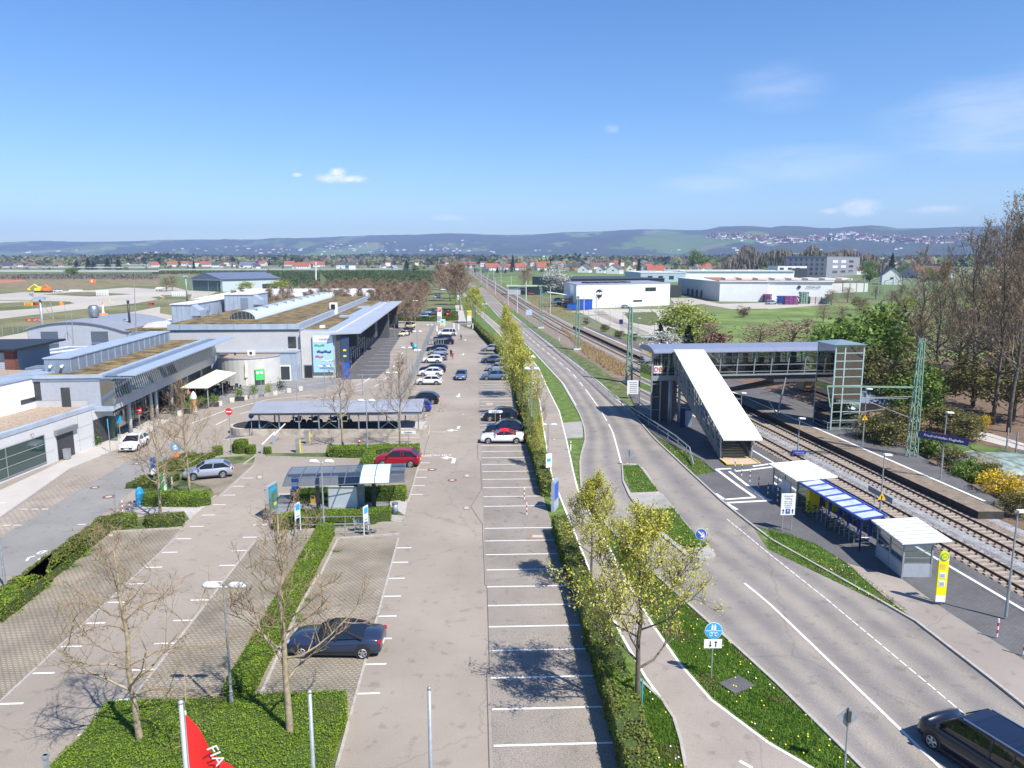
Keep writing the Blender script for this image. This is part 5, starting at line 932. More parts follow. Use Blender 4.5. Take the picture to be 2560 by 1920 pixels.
m = LB(T); m.b0(-.19,.15,-.075,-.06,1.45,1.8); m.b0(-.2,.15,-.075,-.06,.95,1.3); m.b0(-.15,.1,-.08,-.07,1.0,1.2,1); m.b0(-.15,.1,-.08,-.07,1.5,1.7,1); m.b0(-.2,.1,-.07,-.06,2.0,2.3,2); part(m,'notice',['white','zinc','yellowpaint'],o)
def bollard(p,h,label,grp,red=True):
 m = MB(); n = 5 if h > .8 else 4
 for i in range(n): m.tube([(p.x,p.y,p.z + h * i / n),(p.x,p.y,p.z + h * (i + 1) / n)],.045,8,i % 2 if red else (1 if i % 2 else 0))
 tag(m.build('bollard',[M['white'],M['red']] if red else [M['white'],M['dark']]),label,'bollard',grp)
def BP(k,x,y,z=.0): q = g(k,x,y,z); q.z = z; return q
for k,x,y,h,lab in [('L',1637,720,1.0,'red and white post on the dark paving, left of the pair at the right edge'),('L',1826,845,1.0,'red and white post at the very right edge of the picture')]: bollard(BP(k,x,y,.2),h,lab,'red and white posts by the bus bay')
for i,(x,y) in enumerate([(800,1318),(862,1362),(937,1418),(1018,1472),(1105,1530),(1193,1600)]): bollard(BP('S',x,y,.2),1.15,'white and grey banded bollard, ' + ['nearest the stair foot','second from the stair foot','third from the stair foot','fourth from the stair foot','at the shelter corner','beside the white arrival board'][i],'bollards before the stair',False)
for i,(k,x,y,lab) in enumerate([('G',107,995,'red and white post in the right bays by the tree shadow'),('G',127,1130,'red and white post nearest the white bay line below the sign shadow'),('F',2145,1005,'red and white post left of the aisle joint line, upper one'),('F',2160,1135,'red and white post left of the aisle joint line, lower one'),('G',337,1030,'red and white post against the blue-grey stele'),('F',1468,330,'red and white post at the end of the motorcycle roof'),('F',2110,330,'short post between the black cars'),('E',1060,1100,'red and white post behind the small hedge, left one'),('E',1120,1090,'red and white post behind the small hedge, right one')]):
 if i in (0,1): bollard(BP(k,x,y),1.0,lab,'posts in the car park')
 elif i > 3: bollard(BP(k,x,y),.9,lab,'posts in the car park')
def disc_sign(k,x,y,tk,ty,r,label,front,back=False,sym=None,z0=0.02,az=0):
 w = g(k,x,y,z0); top = hat(w,tk,ty); o = thing('traffic_sign',label,'traffic sign',(w.x,w.y,z0),az); T = lmb((w.x,w.y,z0),az); zt = top - z0; m = LB(T); m.tube([(0,0,0),(0,0,zt)],.035,6); part(m,'post','galv',o)
 m = LB(T); s = 1 if back else -1; m.disc((0,s * .05,zt - r),r,(0,1,0),28,0,.02); part(m,'disc',front,o); return o,T,zt
o,T,zt = disc_sign('G',1625,1450,'G',1250,.36,'round blue sign with white arrow at the tip of the traffic island','blue')
m = LB(T); zc = zt - .36; c_ = math.cos; m.add([(-.17,-.07,zc + .23),(-.23,-.07,zc + .17),(.06,-.07,zc - .12),(-.06,-.07,zc - .22),(.24,-.07,zc - .24),(.22,-.07,zc + .06),(.12,-.07,zc - .06)],[(0,1,2,6),(2,3,4),(2,4,6),(6,4,5)]); part(m,'arrow','white',o); m = LB(T); m.disc((0,-.045,zc),.385,(0,1,0),28,0,.012); part(m,'rim','white',o)
o,T,zt = disc_sign('G',1015,705,'G',568,.34,'round sign seen from its grey back at the far tip of the traffic island','galv',True)
o,T,zt = disc_sign('K',1720,880,'K',400,.40,'light blue round sign with walkers and bicycle beside the cycle path','skyblue')
zc = zt - .40; m = LB(T); m.b0(-.38,.38,-.075,-.062,zc - .01,zc + .01)
for s in (-.07,.06): m.b0(s - .05,s + .05,-.075,-.062,zc + .05,zc + .24); m.disc((s,-.07,zc + .28),.04,(0,1,0),10,0,.012)
for s in (-.12,.12):
 pts = [(s + .085 * math.cos(i * math.pi / 6),-.07,zc - .17 + .085 * math.sin(i * math.pi / 6)) for i in range(13)]; m.tube(pts,.011,4,cap=False)
m.bar((-.12,-.07,zc - .17),(0,-.07,zc - .08),.02); m.bar((0,-.07,zc - .08),(.12,-.07,zc - .17),.02); part(m,'symbol','white',o); m = LB(T); m.disc((0,-.045,zc),.42,(0,1,0),28,0,.012); part(m,'rim','white',o)
m = LB(T); m.b0(-.42,.42,-.06,-.03,zc - .88,zc - .44); part(m,'arrow_plate','white',o); m = LB(T)
for s,dn in ((-.13,1),(.13,0)):
 m.b0(s - .02,s + .02,-.075,-.06,zc - .80,zc - .52); zz = zc - .82 if dn else zc - .5; q = .1 if dn else -.1; m.add([(s - .07,-.07,zz + q),(s + .07,-.07,zz + q),(s,-.07,zz)],[(0,1,2)])
part(m,'arrow','black',o)
w = BP('L',545,1659); w.y -= 1.0; w.x = 10.9 + .0; w = Vector((11.5,25.2,.0)); w = g('L',545,1690); o = thing('traffic_sign','diamond shaped sign seen from its grey back at the bottom edge','traffic sign',w,0); T = lmb(w,0); zt = hat(w,'L',1228); m = LB(T); m.tube([(0,0,0),(0,0,zt)],.035,6); m.box((0,-.05,zt - .35),(.14,.06,.45),0,1); part(m,'post',['galv','dark'],o); m = LB(T); m.box((0,.05,zt - .42),(.62,.02,.62),0,0,0,math.pi / 4); part(m,'plate','galv',o)
gr = thing('hand_rail','long galvanised hand rail curving down beside the road towards the traffic island','railing',(17,80,0)); T = Matrix.Identity(4)
GP = [(3.4,239.8),(7.6,189),(11.8,138.3),(14.4,100.7),(16.6,86),(17.7,78),(18.0,73),(17.5,69.2)]; m = P(); m.tube([(x,y,.95 if y > 70 else .25) for x,y in GP],.07,6); m.tube([(x,y,.5 if y > 70 else .2) for x,y in GP],.04,5); part(m,'rail','galv',gr)
for i in range(36):
 y = 71 + i * 3.0 + i * i * .05; x = lin([(b,a) for a,b in GP[::-1]],y); m = P(); m.bar((x,y,0),(x,y,.95),.06); part(m,'post','galv',gr)
ti = MB(); pol = G('G',(945,700),(960,690),(1095,700),(1160,760),(1270,945),(1305,965),(1400,1085),(1560,1280),(1690,1400),(1760,1490),(1720,1515),(1620,1520),(1500,1490),(1330,1350),(1230,1260),(1100,1100),(1010,975),(955,850)); ti.prism(pol,0,.12); tag(ti.build('traffic_island',M['curb']),kind='structure')
area('island_grass','lawn',[G('G',(960,715),(1095,715),(1265,940),(1030,950),(970,840)),G('G',(1150,1100),(1395,1090),(1530,1260),(1685,1415),(1500,1440),(1330,1310),(1240,1210)),],.16)
area('island_paving','cobble',[G('G',(1015,978),(1300,968),(1390,1080),(1120,1095)),G('G',(1510,1445),(1690,1420),(1745,1485),(1640,1505),(1560,1490))],.135)
# ---------------- overhead line masts ----------------
def mast(w,h,label,arms=(),lattice=True,th=1.):
 o = thing('overhead_line_mast',label,'mast',w,.09,'overhead line masts along the railway'); T = lmb(w,.09); m = LB(T); a,b = .46,.17
 if lattice:
  for sx in (-1,1):
   for sy in (-1,1): m.bar((sx * a,sy * a * .6,0),(sx * b,sy * b,h),.09 * th,.09 * th)
  n = int(h / .75)
  for i in range(n):
   f0,f1 = i / n,(i + 1) / n; r0 = a + (b - a) * f0; r1 = a + (b - a) * f1; s = 1 if i % 2 else -1
   for sy in (-1,1): m.bar((-s * r0,sy * r0 * .6,h * f0),(s * r1,sy * r1 * .6,h * f1),.05 * th,.04 * th)
   for sx in (-1,1): m.bar((sx * r0,-s * r0 * .6,h * f0),(sx * r1,s * r1 * .6,h * f1),.05 * th,.04 * th)
  part(m,'lattice','greenmast',o); m = LB(T); m.b0(-.9,.9,-.7,.7,-.1,.35); part(m,'foundation',pm('mast_foot',(.6,.6,.58),.9,var=.08),o)
 else: m.tube([(0,0,0),(0,0,h)],[.2,.12],8); part(m,'post','render_pale',o)
 for (z,L,k) in arms:
  m = LB(T); m.bar((0,0,z),(L,0,z + .25),.12,.16); m.bar((L,0,z + .25),(L * .95,0,z - 1.8),.1) if k == 2 else None
  m.bar((0,0,z - .9),(L * .62,0,z - .95),.07,mi=1); m.bar((0,0,z - 3.2),(L * .62,0,z - 1.0),.07,mi=1) if k else None; m.bar((L * .62,0,z - 1),(L * .1,0,z - 1.1),.05,mi=1); m.bar((L * .35,0,z - 2.1),(L * .8,0,z - 2.5),.06,mi=1) if k else None; part(m,'bracket',['greenmast','alu'],o)
 return o
mast(Vector((39.4,70.9,0)),12.3,'nearest green lattice mast with long bracket arm right of the lift tower',[(7.5,-9.2,2)])
M1 = [(19.1,119.4,12.3),(14.6,164.6,12.0),(8.5,218.6,12.0)]
for i,(x,y,h) in enumerate(M1): mast(Vector((x,y,0)),h,'green lattice mast between road and tracks, ' + ['directly left of the footbridge','middle one of the near row','in front of the yellow reeds'][i],[(7.6,8.0 - i,1)],True,1.9)
for i,(x,y,ty) in enumerate([(330,775,555),(120,680,500),(45,770,560)]):
 w = g('C',x,y); w.z = gz(w.y); mast(w,hat(w,'C',ty) - w.z,'slim pale concrete mast, ' + ['right of the tracks by the parked cars','left of the rust brown reeds','at the left end of the row of green masts'][i],[(7,-4,0)],False)
for i in range(16):
 y = 330 + i * 45; s = 1 if i % 2 else -1; x = rl(y) + (3.4 if s > 0 else -9.4); mast(Vector((x,y,gz(y))),9.5,'thin distant mast in the row following the tracks to the horizon',[(7,-s * 4.5,0)],False)
for i in range(5): mast(Vector((lot(12 + 0,0) * 0 + rl(250 + i * 26) + (14 + i * .5),250 + i * 26,0)),8.5,'thin pole standing in the reeds right of the tracks',[],False) if i < 2 else None
m = MB()
for c in (-.75,-4.85):
 for z,rr in ((5.6,.012),(7.0,.014)): m.tube([(rl(y) + c,y,gz(y) + z + (0 if z < 6 else .5 * math.cos((y % 45) / 45 * 6.28))) for y in list(range(10,300,15)) + list(range(300,900,60))],rr,3,cap=False)
m.tube([(39.4,70.9,11.9),(39.8,40,11.2),(40,10,11)],.015,3,cap=False); m.tube([(39.4,70.9,11.9),(33,90,10.5),(27,115,10.3),(14.6,164.6,11.8)],.015,3,cap=False)
tag(m.build('overhead_wire',M['dark']),'thin overhead contact wires strung along both railway tracks','overhead wire')
# ---------------- hedges and planting ----------------
def leafcards(mb,pts,size,mi=0,flat=0.,r=rnd):
 for p in pts:
  s = size * r.uniform(.6,1.3); a = Vector((r.gauss(0,1),r.gauss(0,1),r.gauss(0,1) + flat)).normalized(); u = a.orthogonal().normalized(); v = a.cross(u)
  t = r.uniform(0,6.28); u,v = u * math.cos(t) + v * math.sin(t),v * math.cos(t) - u * math.sin(t)
  mb.add([p - u * s,p + v * s * .55,p + u * s,p - v * s * .55],[(0,1,2,3)],mi)
def hedge(poly,h,label,dens=240,size=.055,mats=('hedge','hedgebrown'),mixr=.12,z=0.01,group='clipped hedges',bumpy=.06,cat='hedge',name='hedge'):
 core = MB(); cx = sum(p[0] for p in poly) / len(poly); cy_ = sum(p[1] for p in poly) / len(poly)
 def inset(p,q):
  v = Vector((p[0] - cx,p[1] - cy_)); L = v.length; return (cx + v.x * (1 - q / max(L,.3)),cy_ + v.y * (1 - q / max(L,.3)))
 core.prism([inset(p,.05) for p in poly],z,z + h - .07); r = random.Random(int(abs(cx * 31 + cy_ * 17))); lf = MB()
 x0,x1 = min(p[0] for p in poly),max(p[0] for p in poly); y0,y1 = min(p[1] for p in poly),max(p[1] for p in poly)
 A = abs(sum(poly[i][0] * poly[i - 1][1] - poly[i - 1][0] * poly[i][1] for i in range(len(poly)))) / 2; n = int(A * dens); k = 0
 while k < n:
  x,y = r.uniform(x0,x1),r.uniform(y0,y1)
  if inpoly(x,y,poly):
   b = noise.noise(Vector((x * 1.3,y * 1.3,2))) * bumpy * 1.4; leafcards(lf,[Vector((x,y,z + h + b + r.uniform(-.06,.05)))],size,1 if noise.noise(Vector((x * .5,y * .5,9))) + r.uniform(-.25,.25) > .45 - mixr * 2 else 0,1.2,r); k += 1
 for i in range(len(poly)):
  a,b = Vector(poly[i - 1][:2]),Vector(poly[i][:2]); L = (b - a).length
  for _ in range(int(L * h * dens * .9)):
   t = r.random(); q = a + (b - a) * t; o = noise.noise(Vector((q.x,q.y,5))) * bumpy; nn = Vector((b.y - a.y,a.x - b.x)).normalized(); q += nn * (o + r.uniform(-.05,.06))
   leafcards(lf,[Vector((q.x,q.y,z + r.uniform(0,h)))],size,1 if r.random() < mixr * 1.5 + .05 else 0,0,r)
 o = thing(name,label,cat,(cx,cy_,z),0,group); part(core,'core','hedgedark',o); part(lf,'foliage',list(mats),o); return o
hedge(G('I',(690,1560),(940,1225),(1900,1190),(2212,1150)) + G('J',(20,1160),(780,1130),(785,1270),(700,1470),(640,1659)) + [(-7.8,24.5),(-17.6,24.5)],.85,'broad bright green hedge bed around the tree trunks at the bottom left',420,.042,mixr=.02)
hedge(lq(-11.95,-10.85,30.4,51.2),.95,'long narrow green hedge strip between the two paved parking fields',330,.05,mixr=.02)
def gz1(k,z,*pts): return [tuple(g(k,x,y,z)[:2]) for x,y in pts]
hedge(gz1('F',.9,(150,1130),(390,1080),(890,1075),(1165,1050),(1160,1095),(960,1120),(560,1140),(150,1170)),.9,'hedge in front of the pay station behind the trolley rails',240,.055,mixr=.10)
hedge(gz1('F',.9,(370,900),(720,885),(1290,872),(1290,925),(900,930),(370,945)),.9,'dark hedge right behind the pay station machines',150,.07,mixr=.02)
hedge(gz1('F',.9,(625,533),(820,520),(975,515),(960,555),(820,565),(625,560)),.85,'left half of the hedge below the motorcycle roof',120,.08,mixr=.02)
hedge(gz1('F',.9,(1040,512),(1410,510),(1412,545),(1040,552)),.85,'right half of the hedge below the motorcycle roof, behind the red car',120,.08,mixr=.02)
hedge(gz1('F',.9,(975,520),(1035,520),(1020,640),(905,655)),.85,'short green hedge running from the motorcycle roof to the red car',120,.08,mixr=.02)
hedge(gz1('E',.8,(1230,935),(1370,912),(1800,915),(1815,965),(1700,985),(1230,980)),.75,'rectangular hedge beside the silver hatchback',150,.07,mixr=.10)
hedge(gz1('E',.8,(870,1140),(1000,1105),(1175,1105),(1175,1150),(940,1180)),.75,'small hedge left of the tree trunk near the two red and white posts',150,.07,mixr=.3)
hedge(gz1('E',.8,(1240,1130),(1360,1105),(1590,1105),(1575,1150),(1440,1165),(1270,1160)),.75,'small hedge at the foot of the bare tree beside the pale footpath',150,.07,mixr=.55)
hedge(gz1('E',.8,(870,1145),(960,1180),(700,1390),(430,1600),(380,1659),(190,1659),(460,1440)) + gz1('I',.8,(390,0),(160,170),(0,290),(0,90),(150,0)),.8,'long yellowing hedge between the left road and the paved bays',170,.075,mixr=.35,bumpy=.16)
rh = [(3.75,16),(4.15,24),(3.95,30),(3.55,40),(2.85,51.5)]; hedge([(x + .12,y) for x,y in rh] + [(3.9,51.8),(4.75,40),(5.3,30),(5.5,24),(5.2,16)],1.35,'tall ragged hedge between parking bays and cycle path, nearest stretch below the maples',230,.065,mixr=.4,bumpy=.2)
hedge([(2.55,60),(2.2,67),(1.55,79),(.9,95),(.4,118),(-.6,150),(.3,150),(1.4,118),(1.95,95),(2.65,79),(3.3,67),(3.4,60)],1.25,'long hedge between the parked cars and the cycle path beyond the stele',60,.12,mixr=.4,bumpy=.2)
hedge([(-2.0,150),(-14,240),(-12.8,240),(-.9,150)],1.3,'distant hedge beside the cycle path past the white van',14,.22,mixr=.5)
for i,(k,a_,lab) in enumerate([('E',(1400,900,1240,830),'low brownish shrub by the green charging post'),('E',(1450,760,1560,690),'low brown groundcover shrub in front of the silver hatchback'),('E',(1560,690,1760,640),'yellow green shrub strip behind the silver hatchback')]):
 p = g(k,(a_[0] + a_[2]) / 2,(a_[1] + a_[3]) / 2); hedge([(p.x - 1.7,p.y - 1.4),(p.x + 1.5,p.y - 1.3),(p.x + 1.7,p.y + 1.6),(p.x - 1.5,p.y + 1.5)],.45,lab,110,.09,('hedgebrown','hedge'),.15,bumpy=.2,group='low shrubs by the left road',cat='shrub',name='low_shrub')
# ---------------- trees ----------------
def grow(seed,h,spread,n1=22,start=.3,n2=5,n3=3,up=.25,jit=.12,tr=.12,lean=(0,0),tw=.012,droop=0,sub=3,ends_leaf=True):
 r = random.Random(seed); T_,W_,ends = MB(),MB(),[]; N_ = 9; lead = []
 for i in range(N_ + 1):
  f = i / N_; lead.append(Vector((lean[0] * f * h + r.uniform(-1,1) * jit * f,lean[1] * f * h + r.uniform(-1,1) * jit * f,h * f * .97)))
 T_.tube(lead,[tr * (1 - .86 * i / N_) for i in range(N_ + 1)],8)
 def at(f): i = min(int(f * N_),N_ - 1); return lead[i].lerp(lead[i + 1],f * N_ - i)
 def branch(p,d,L,rad,lev):
  pts = [p]; n = 5 if lev == 0 else 3; q = p
  for i in range(n):
   d = (d + Vector((r.gauss(0,.22),r.gauss(0,.22),r.gauss(0,.16) + up * .35 - droop * i / n))).normalized(); q = q + d * (L / n); pts.append(q)
  rs = [max(rad * (1 - .8 * i / n),tw * .55) for i in range(n + 1)]; (T_ if lev == 0 and rad > .035 else W_).tube(pts,rs,5 if lev == 0 else 3,cap=False)
  if lev >= sub - 1: ends.append(pts[-1]); ends.append(pts[1])
  if lev < sub:
   cnt = n2 if lev == 0 else n3
   for k in range(cnt + (2 if lev == 0 else 0)):
    f = .25 + .75 * (k + r.random() * .8) / (cnt + 1); f = min(f,1); i = min(int(f * n),n - 1); s = pts[i].lerp(pts[i + 1],f * n - i); ax = (pts[i + 1] - pts[i]).normalized()
    side = Vector((r.gauss(0,1),r.gauss(0,1),r.gauss(0,.6) + up)).normalized(); nd = (ax * .75 + side * .85).normalized(); branch(s,nd,L * (r.uniform(.34,.55) if lev == 0 else r.uniform(.45,.7)),max(rad * .45,tw),lev + 1)
 for k in range(n1):
  f = start + (1 - start) * (k + r.random() * .7) / n1; f = min(f,.99); a = k * 2.4 + r.uniform(-.4,.4); e = .15 + .9 * f * f + r.uniform(-.1,.15) + up * .3
  L = spread * (1.05 - .72 * ((f - start) / (1 - start)) ** 1.3) * r.uniform(.75,1.1); branch(at(f),Vector((math.cos(a) * math.cos(e),math.sin(a) * math.cos(e),math.sin(e))),L,tr * .5 * (1.1 - f),0)
 return T_,W_,ends
def treep(name,label,cat,seed,h,spread,bark='bark',twig='twig',leaf=None,lsize=.1,per=3,lr=.14,**k):
 T_,W_,ends = grow(seed,h,spread,**k); o = proto(name,label,cat); part(T_,'trunk',bark,o,smooth=True); cr = part(W_,'branches',twig,o)
 if leaf:
  r = random.Random(seed + 5); lf = MB()
  for e in ends: leafcards(lf,[e + Vector((r.gauss(0,lr),r.gauss(0,lr),r.gauss(0,lr * .7))) for _ in range(per)],lsize,0,.6,r)
  part(lf,'crown',leaf,o)
 return o
PA = treep('bare_tree','','tree',3,8,3.1,n1=22,start=.28,n2=4,n3=3,up=.12,tr=.13,lean=(-.045,.01),tw=.0075)
PB = treep('bare_tree','','tree',11,7.5,2.2,n1=18,start=.3,n2=4,n3=3,up=.3,tr=.11,lean=(.01,.01),tw=.0075)
PC = treep('bare_tree','','tree',23,6.5,2.6,n1=18,start=.3,n2=5,n3=3,up=.35,tr=.10,lean=(-.01,0),tw=.0075)
Y1 = treep('budding_tree','','tree',31,7.6,3.3,bark='barkdark',twig='barkdark',leaf='bud',lsize=.056,per=4,lr=.13,n1=18,start=.28,n2=5,n3=3,up=.45,tr=.14,tw=.014)
Y2 = treep('budding_tree','','tree',37,7.2,2.4,bark='barkdark',twig='barkdark',leaf='bud',lsize=.056,per=4,lr=.13,n1=16,start=.3,n2=5,n3=3,up=.6,tr=.10,tw=.014)
Y3 = treep('budding_tree','','tree',41,8,3.2,bark='barkdark',twig='barkdark',leaf='bud',lsize=.12,per=5,lr=.28,n1=18,start=.22,n2=4,n3=3,up=.25,tr=.12,tw=.02,sub=2)
def plant(o,k,x,y,tk,ty,label,group,z=0.,rz=0,hn=8.,dy=None,wide=1.0):
 w = g(k,x,y,z); h = hat(w,tk,ty); s = h / hn; q = put(o,(w.x,w.y,0 if w.y < 300 else gz(w.y)),rz,label,group,(s * wide,s * wide,s)); return q
CB = 'bare plane trees of the car park'
plant(PA,'I',1215,1400,'V',1170,'bare plane tree in the bottom left hedge bed, with its shadow on the lane',CB,.8,.2,8,wide=1.05)
plant(PB,'J',290,1345,'V',1100,'bare plane tree in the hedge bed standing in front of the dark blue convertible',CB,.8,1.2,7.5,wide=1.12)
plant(PA,'E',1385,1130,'V',895,'bare plane tree rising between the two small hedges in the left car park',CB,.6,2.6,8)
plant(PC,'E',1640,935,'V',850,'slim bare tree in front of the silver hatchback',CB,.3,.4,6.5)
plant(PB,'F',750,520,'V',785,'bare plane tree with wide crown before the left half of the motorcycle roof',CB,.5,2.2,7.5,wide=1.1)
plant(PC,'F',1245,515,'V',790,'thin bare tree at the right end of the motorcycle roof',CB,.5,3.3,6.5)
plant(PC,'G',228,510,'G',60,'thin tree with first leaves between cycle path hedge and white convertible',CB,.0,1.3,6.5,wide=.7)
GY = 'budding maples along the cycle path'
plant(Y1,'K',1080,1230,'V',1150,'largest budding yellow-green maple, with a staked trunk at the hedge end',GY,0,.3,7.6,wide=.95)
plant(Y2,'K',682,115,'V',1050,'slimmer budding maple just behind the largest one, in front of the traffic island',GY,0,1.1,7.2,wide=1.1)
for i,(x,y,ty,wd_) in enumerate([(1128,905,770,1.1),(1118,860,735,1.0),(1112,818,712,.9),(1100,790,690,.9),(1092,770,672,.9)]):
 plant(Y3,'V',x,y,'V',ty,'yellow budding tree beside the long hedge, ' + ['nearest of the distant row','second of the distant row','middle one of the distant row','next to last before the round tree','last of the close row'][i],GY,0,i * 1.3,8,wide=wd_ * .8)
plant(Y3,'B',1895,860,'B',575,'round yellow green tree behind the white and yellow advertising pylon',GY,0,.8,8,wide=1.0)
plant(Y3,'V',1165,1010,'V',905,'small sparse budding tree beside the twin lamps on the hedge',GY,0,2,8,wide=.5)
m = MB(); w = g('K',1125,1240); m.tube([(w.x,w.y,0),(w.x - .05,w.y,1.9)],.035,6); tag(m.build('tree_stake',M['teal']),'thin teal stake beside the trunk of the largest maple','stake')
def leafy(name,label,seed,h,w,leaf,n=1500,size=.34,shape='round',trunk='barkdark',base=.15,gaps=.5,twigs=0):
 r = random.Random(seed); o = proto(name,label,'tree'); t = MB(); t.tube([(0,0,0),(.05,0,h * .3),(0,.05,h * .75)],[h * .022,h * .016,h * .004],6)
 for i in range(9): a = i * 2.4; z = h * (base + .1 + .06 * i); t.tube([(0,0,z),(math.cos(a) * w * .3,math.sin(a) * w * .3,z + h * .12),(math.cos(a) * w * .42,math.sin(a) * w * .42,z + h * .2)],[h * .008,h * .005,h * .002],4)
 if twigs:
  for i in range(twigs): a = r.uniform(0,6.28); z = h * r.uniform(base,.8); e = r.uniform(.2,1.3); L = w * .5 * r.uniform(.6,1.1); t.tube([(0,0,z),(math.cos(a) * math.cos(e) * L,math.sin(a) * math.cos(e) * L,min(h,z + math.sin(e) * L))],[h * .004,h * .0015],3)
 part(t,'trunk',trunk,o); lf = MB(); cl = []
 for i in range(34 if shape != 'cone' else 44):
  if shape == 'cone': f = (i + .5) / 44; a = i * 2.4; R_ = w * .5 * (1 - f) * r.uniform(.7,1.05); cl.append((Vector((math.cos(a) * R_,math.sin(a) * R_,h * (base + (1 - base) * f))),w * .16 * (1.2 - f),h * .05))
  else:
   u = r.gauss(0,1),r.gauss(0,1),r.gauss(0,1); v = Vector(u).normalized() * r.uniform(.35,1) ** .6; cl.append((Vector((v.x * w * .42,v.y * w * .42,h * (base + 1) / 2 + v.z * h * (1 - base) * .42)),w * .15 * r.uniform(.7,1.3),h * .09))
 for i in range(n):
  c,a,b = cl[r.randrange(len(cl))]; leafcards(lf,[c + Vector((r.gauss(0,a * .6),r.gauss(0,a * .6),r.gauss(0,b * .6)))],size,0,.5,r)
 part(lf,'crown',leaf,o); return o
LG = leafy('leafy_tree','',5,12,10,'mgreen',2600,.33,base=.05); LO = leafy('leafy_tree','',6,12,9,'olive',1700,.3,base=.08,twigs=40); LY = leafy('leafy_tree','',7,10,9,'ygreen',1800,.3,base=.05,twigs=30)
LC = leafy('conifer','',8,14,6,'dgreen',1700,.38,'cone',base=.05); LB_ = leafy('blossoming_tree','',9,10,9,'blossom',1500,.26,base=.1,twigs=30); LP = leafy('plum_bush','',10,6,6,'purple',1100,.2,base=.05)
LR = leafy('brown_tree','',12,12,9,'bleaf',1000,.22,base=.1,twigs=90,trunk='twigdark'); LF = leafy('forsythia_bush','',13,3,4,'forsy',1500,.12,base=.0,twigs=30)
BU = leafy('bush','',14,3,4.2,'olive',2200,.13,base=.0,twigs=60); BG = leafy('bush','',15,3,4,'mgreen',2200,.14,base=.0,twigs=20)
DT = []
for sd,lean in ((51,(.05,0)),(52,(-.02,.03)),(53,(.09,0))): DT.append(treep('tall_bare_tree','','tree',sd,24,8.5,bark='barkdark',twig='twigdark',leaf=None if sd == 52 else 'olive',lsize=.11,per=1,lr=.5,n1=18,start=.25,n2=5,n3=3,up=.45,tr=.32,tw=.03,lean=lean,jit=.8))
def wood(o,X,Y,dist,label,group,hn,rz=0.,wide=1.0):     # a tree whose top is seen at (X,Y) when it stands dist metres ahead
 x = (X - CCX) / CF * (dist * CC + CH * CS * .8); z0 = gz(dist); b = (CCY - Y) / CF; top = CH + dist * (-CS + b * CC) / (CC + b * CS); s = (top - z0) / hn
 return put(o,(x,dist,z0),rz,label,group,(s * wide,s * wide,s))
WG = 'tall bare trees of the wood on the right'
for i,(X,Y,dd,k,wd_,lab) in enumerate([(2300,600,112,1,1.0,'dark bare tree with a forked trunk standing free, left of the wood'),(2345,640,104,0,.8,'leaning bare tree right of the forked one'),(2440,545,100,2,.9,'bare tree with the first yellow green leaves at the left edge of the tall group'),(2490,520,88,1,.8,'tall dark trunked tree before the tall group'),
 (2530,470,84,0,.8,'tall bare tree at the right edge of the picture'),(2575,450,92,2,.9,'tallest tree, cut by the right edge of the picture'),(2420,640,135,1,.9,'bare tree deeper in the wood behind the leaning one'),(2500,560,118,0,1.0,'bare tree filling the gap behind the tallest pair'),(2590,540,70,1,.8,'near bare tree at the right edge above the garden path'),(2250,700,140,0,.8,'smaller bare tree behind the green thicket'),(2370,690,150,2,.9,'small bare tree in the back row of the wood'),(2560,600,130,0,1.0,'back row tree at the right edge')]):
 wood(DT[k],X,Y + 12,dd,lab,WG,26,i * 1.7,wd_)
for i,(o,X,Y,dd,hn,wd_,lab,gp) in enumerate([(LG,2160,735,112,12,1.1,'largest green tree behind the lift tower','green thicket'),(LG,2105,775,104,12,1.0,'green tree directly left of the largest one behind the lift tower','green thicket'),(LO,2215,760,120,12,1.0,'olive green tree right of the largest green one','green thicket'),(LG,2070,800,120,12,.9,'green tree above the footbridge roof end','green thicket'),
 (LO,2160,850,96,12,1.1,'low dense tree right beside the lift tower','green thicket'),(LO,2230,870,92,12,1.2,'olive bushy tree behind the near lattice mast','green thicket'),(LG,2290,900,88,12,1.1,'green bushy tree right of the near lattice mast','green thicket'),(LO,2350,890,96,12,1.3,'brown olive bushy tree under the leaning bare tree','green thicket'),(LO,2440,880,98,12,1.4,'olive undergrowth tree under the tall group','green thicket'),(LR,2400,760,125,12,1.4,'brown twiggy tree behind the tall group, left one','green thicket'),(LR,2520,740,115,12,1.5,'brown twiggy tree behind the tall group, right one','green thicket'),(LR,2300,770,135,12,1.4,'brown twiggy tree behind the forked tree','green thicket'),(LO,2540,850,90,12,1.4,'undergrowth at the right edge under the tall trees','green thicket'),
 (LR,2480,660,128,12,1.1,'tall brown twiggy tree in the heart of the wood','green thicket'),(LR,2570,640,112,12,1.1,'tall brown twiggy tree at the right picture edge','green thicket'),
 (LY,1700,745,185,10,1.3,'yellow green willow by the fence of the industrial car park','bushes behind the platform'),(LY,1745,775,165,10,1.2,'second yellow green willow right of the first','bushes behind the platform'),(LR,1780,800,150,12,1.2,'brownish bush right of the willows','bushes behind the platform'),(LC,1650,810,140,14,1.2,'dark green bush above the left end of the footbridge','bushes behind the platform'),(LB_,1660,822,130,10,1.2,'white blossoming bush above the left end of the footbridge','bushes behind the platform'),(LP,1795,820,135,6,1.2,'dark red plum bush above the footbridge roof','bushes behind the platform'),
 (LC,1720,815,133,14,1.3,'dark bush between blossom and plum above the footbridge','bushes behind the platform'),(LR,1900,805,140,12,1.8,'pale bare bush above the middle of the footbridge roof','bushes behind the platform'),(LR,1980,795,132,12,1.8,'pale bare bush right of the middle of the footbridge roof','bushes behind the platform'),(LP,1860,762,262,6,1.3,'red shrub in front of the warehouse fence','bushes behind the platform')]):
 wood(o,X,Y,dd,lab,gp,hn,i * 1.1,wd_)
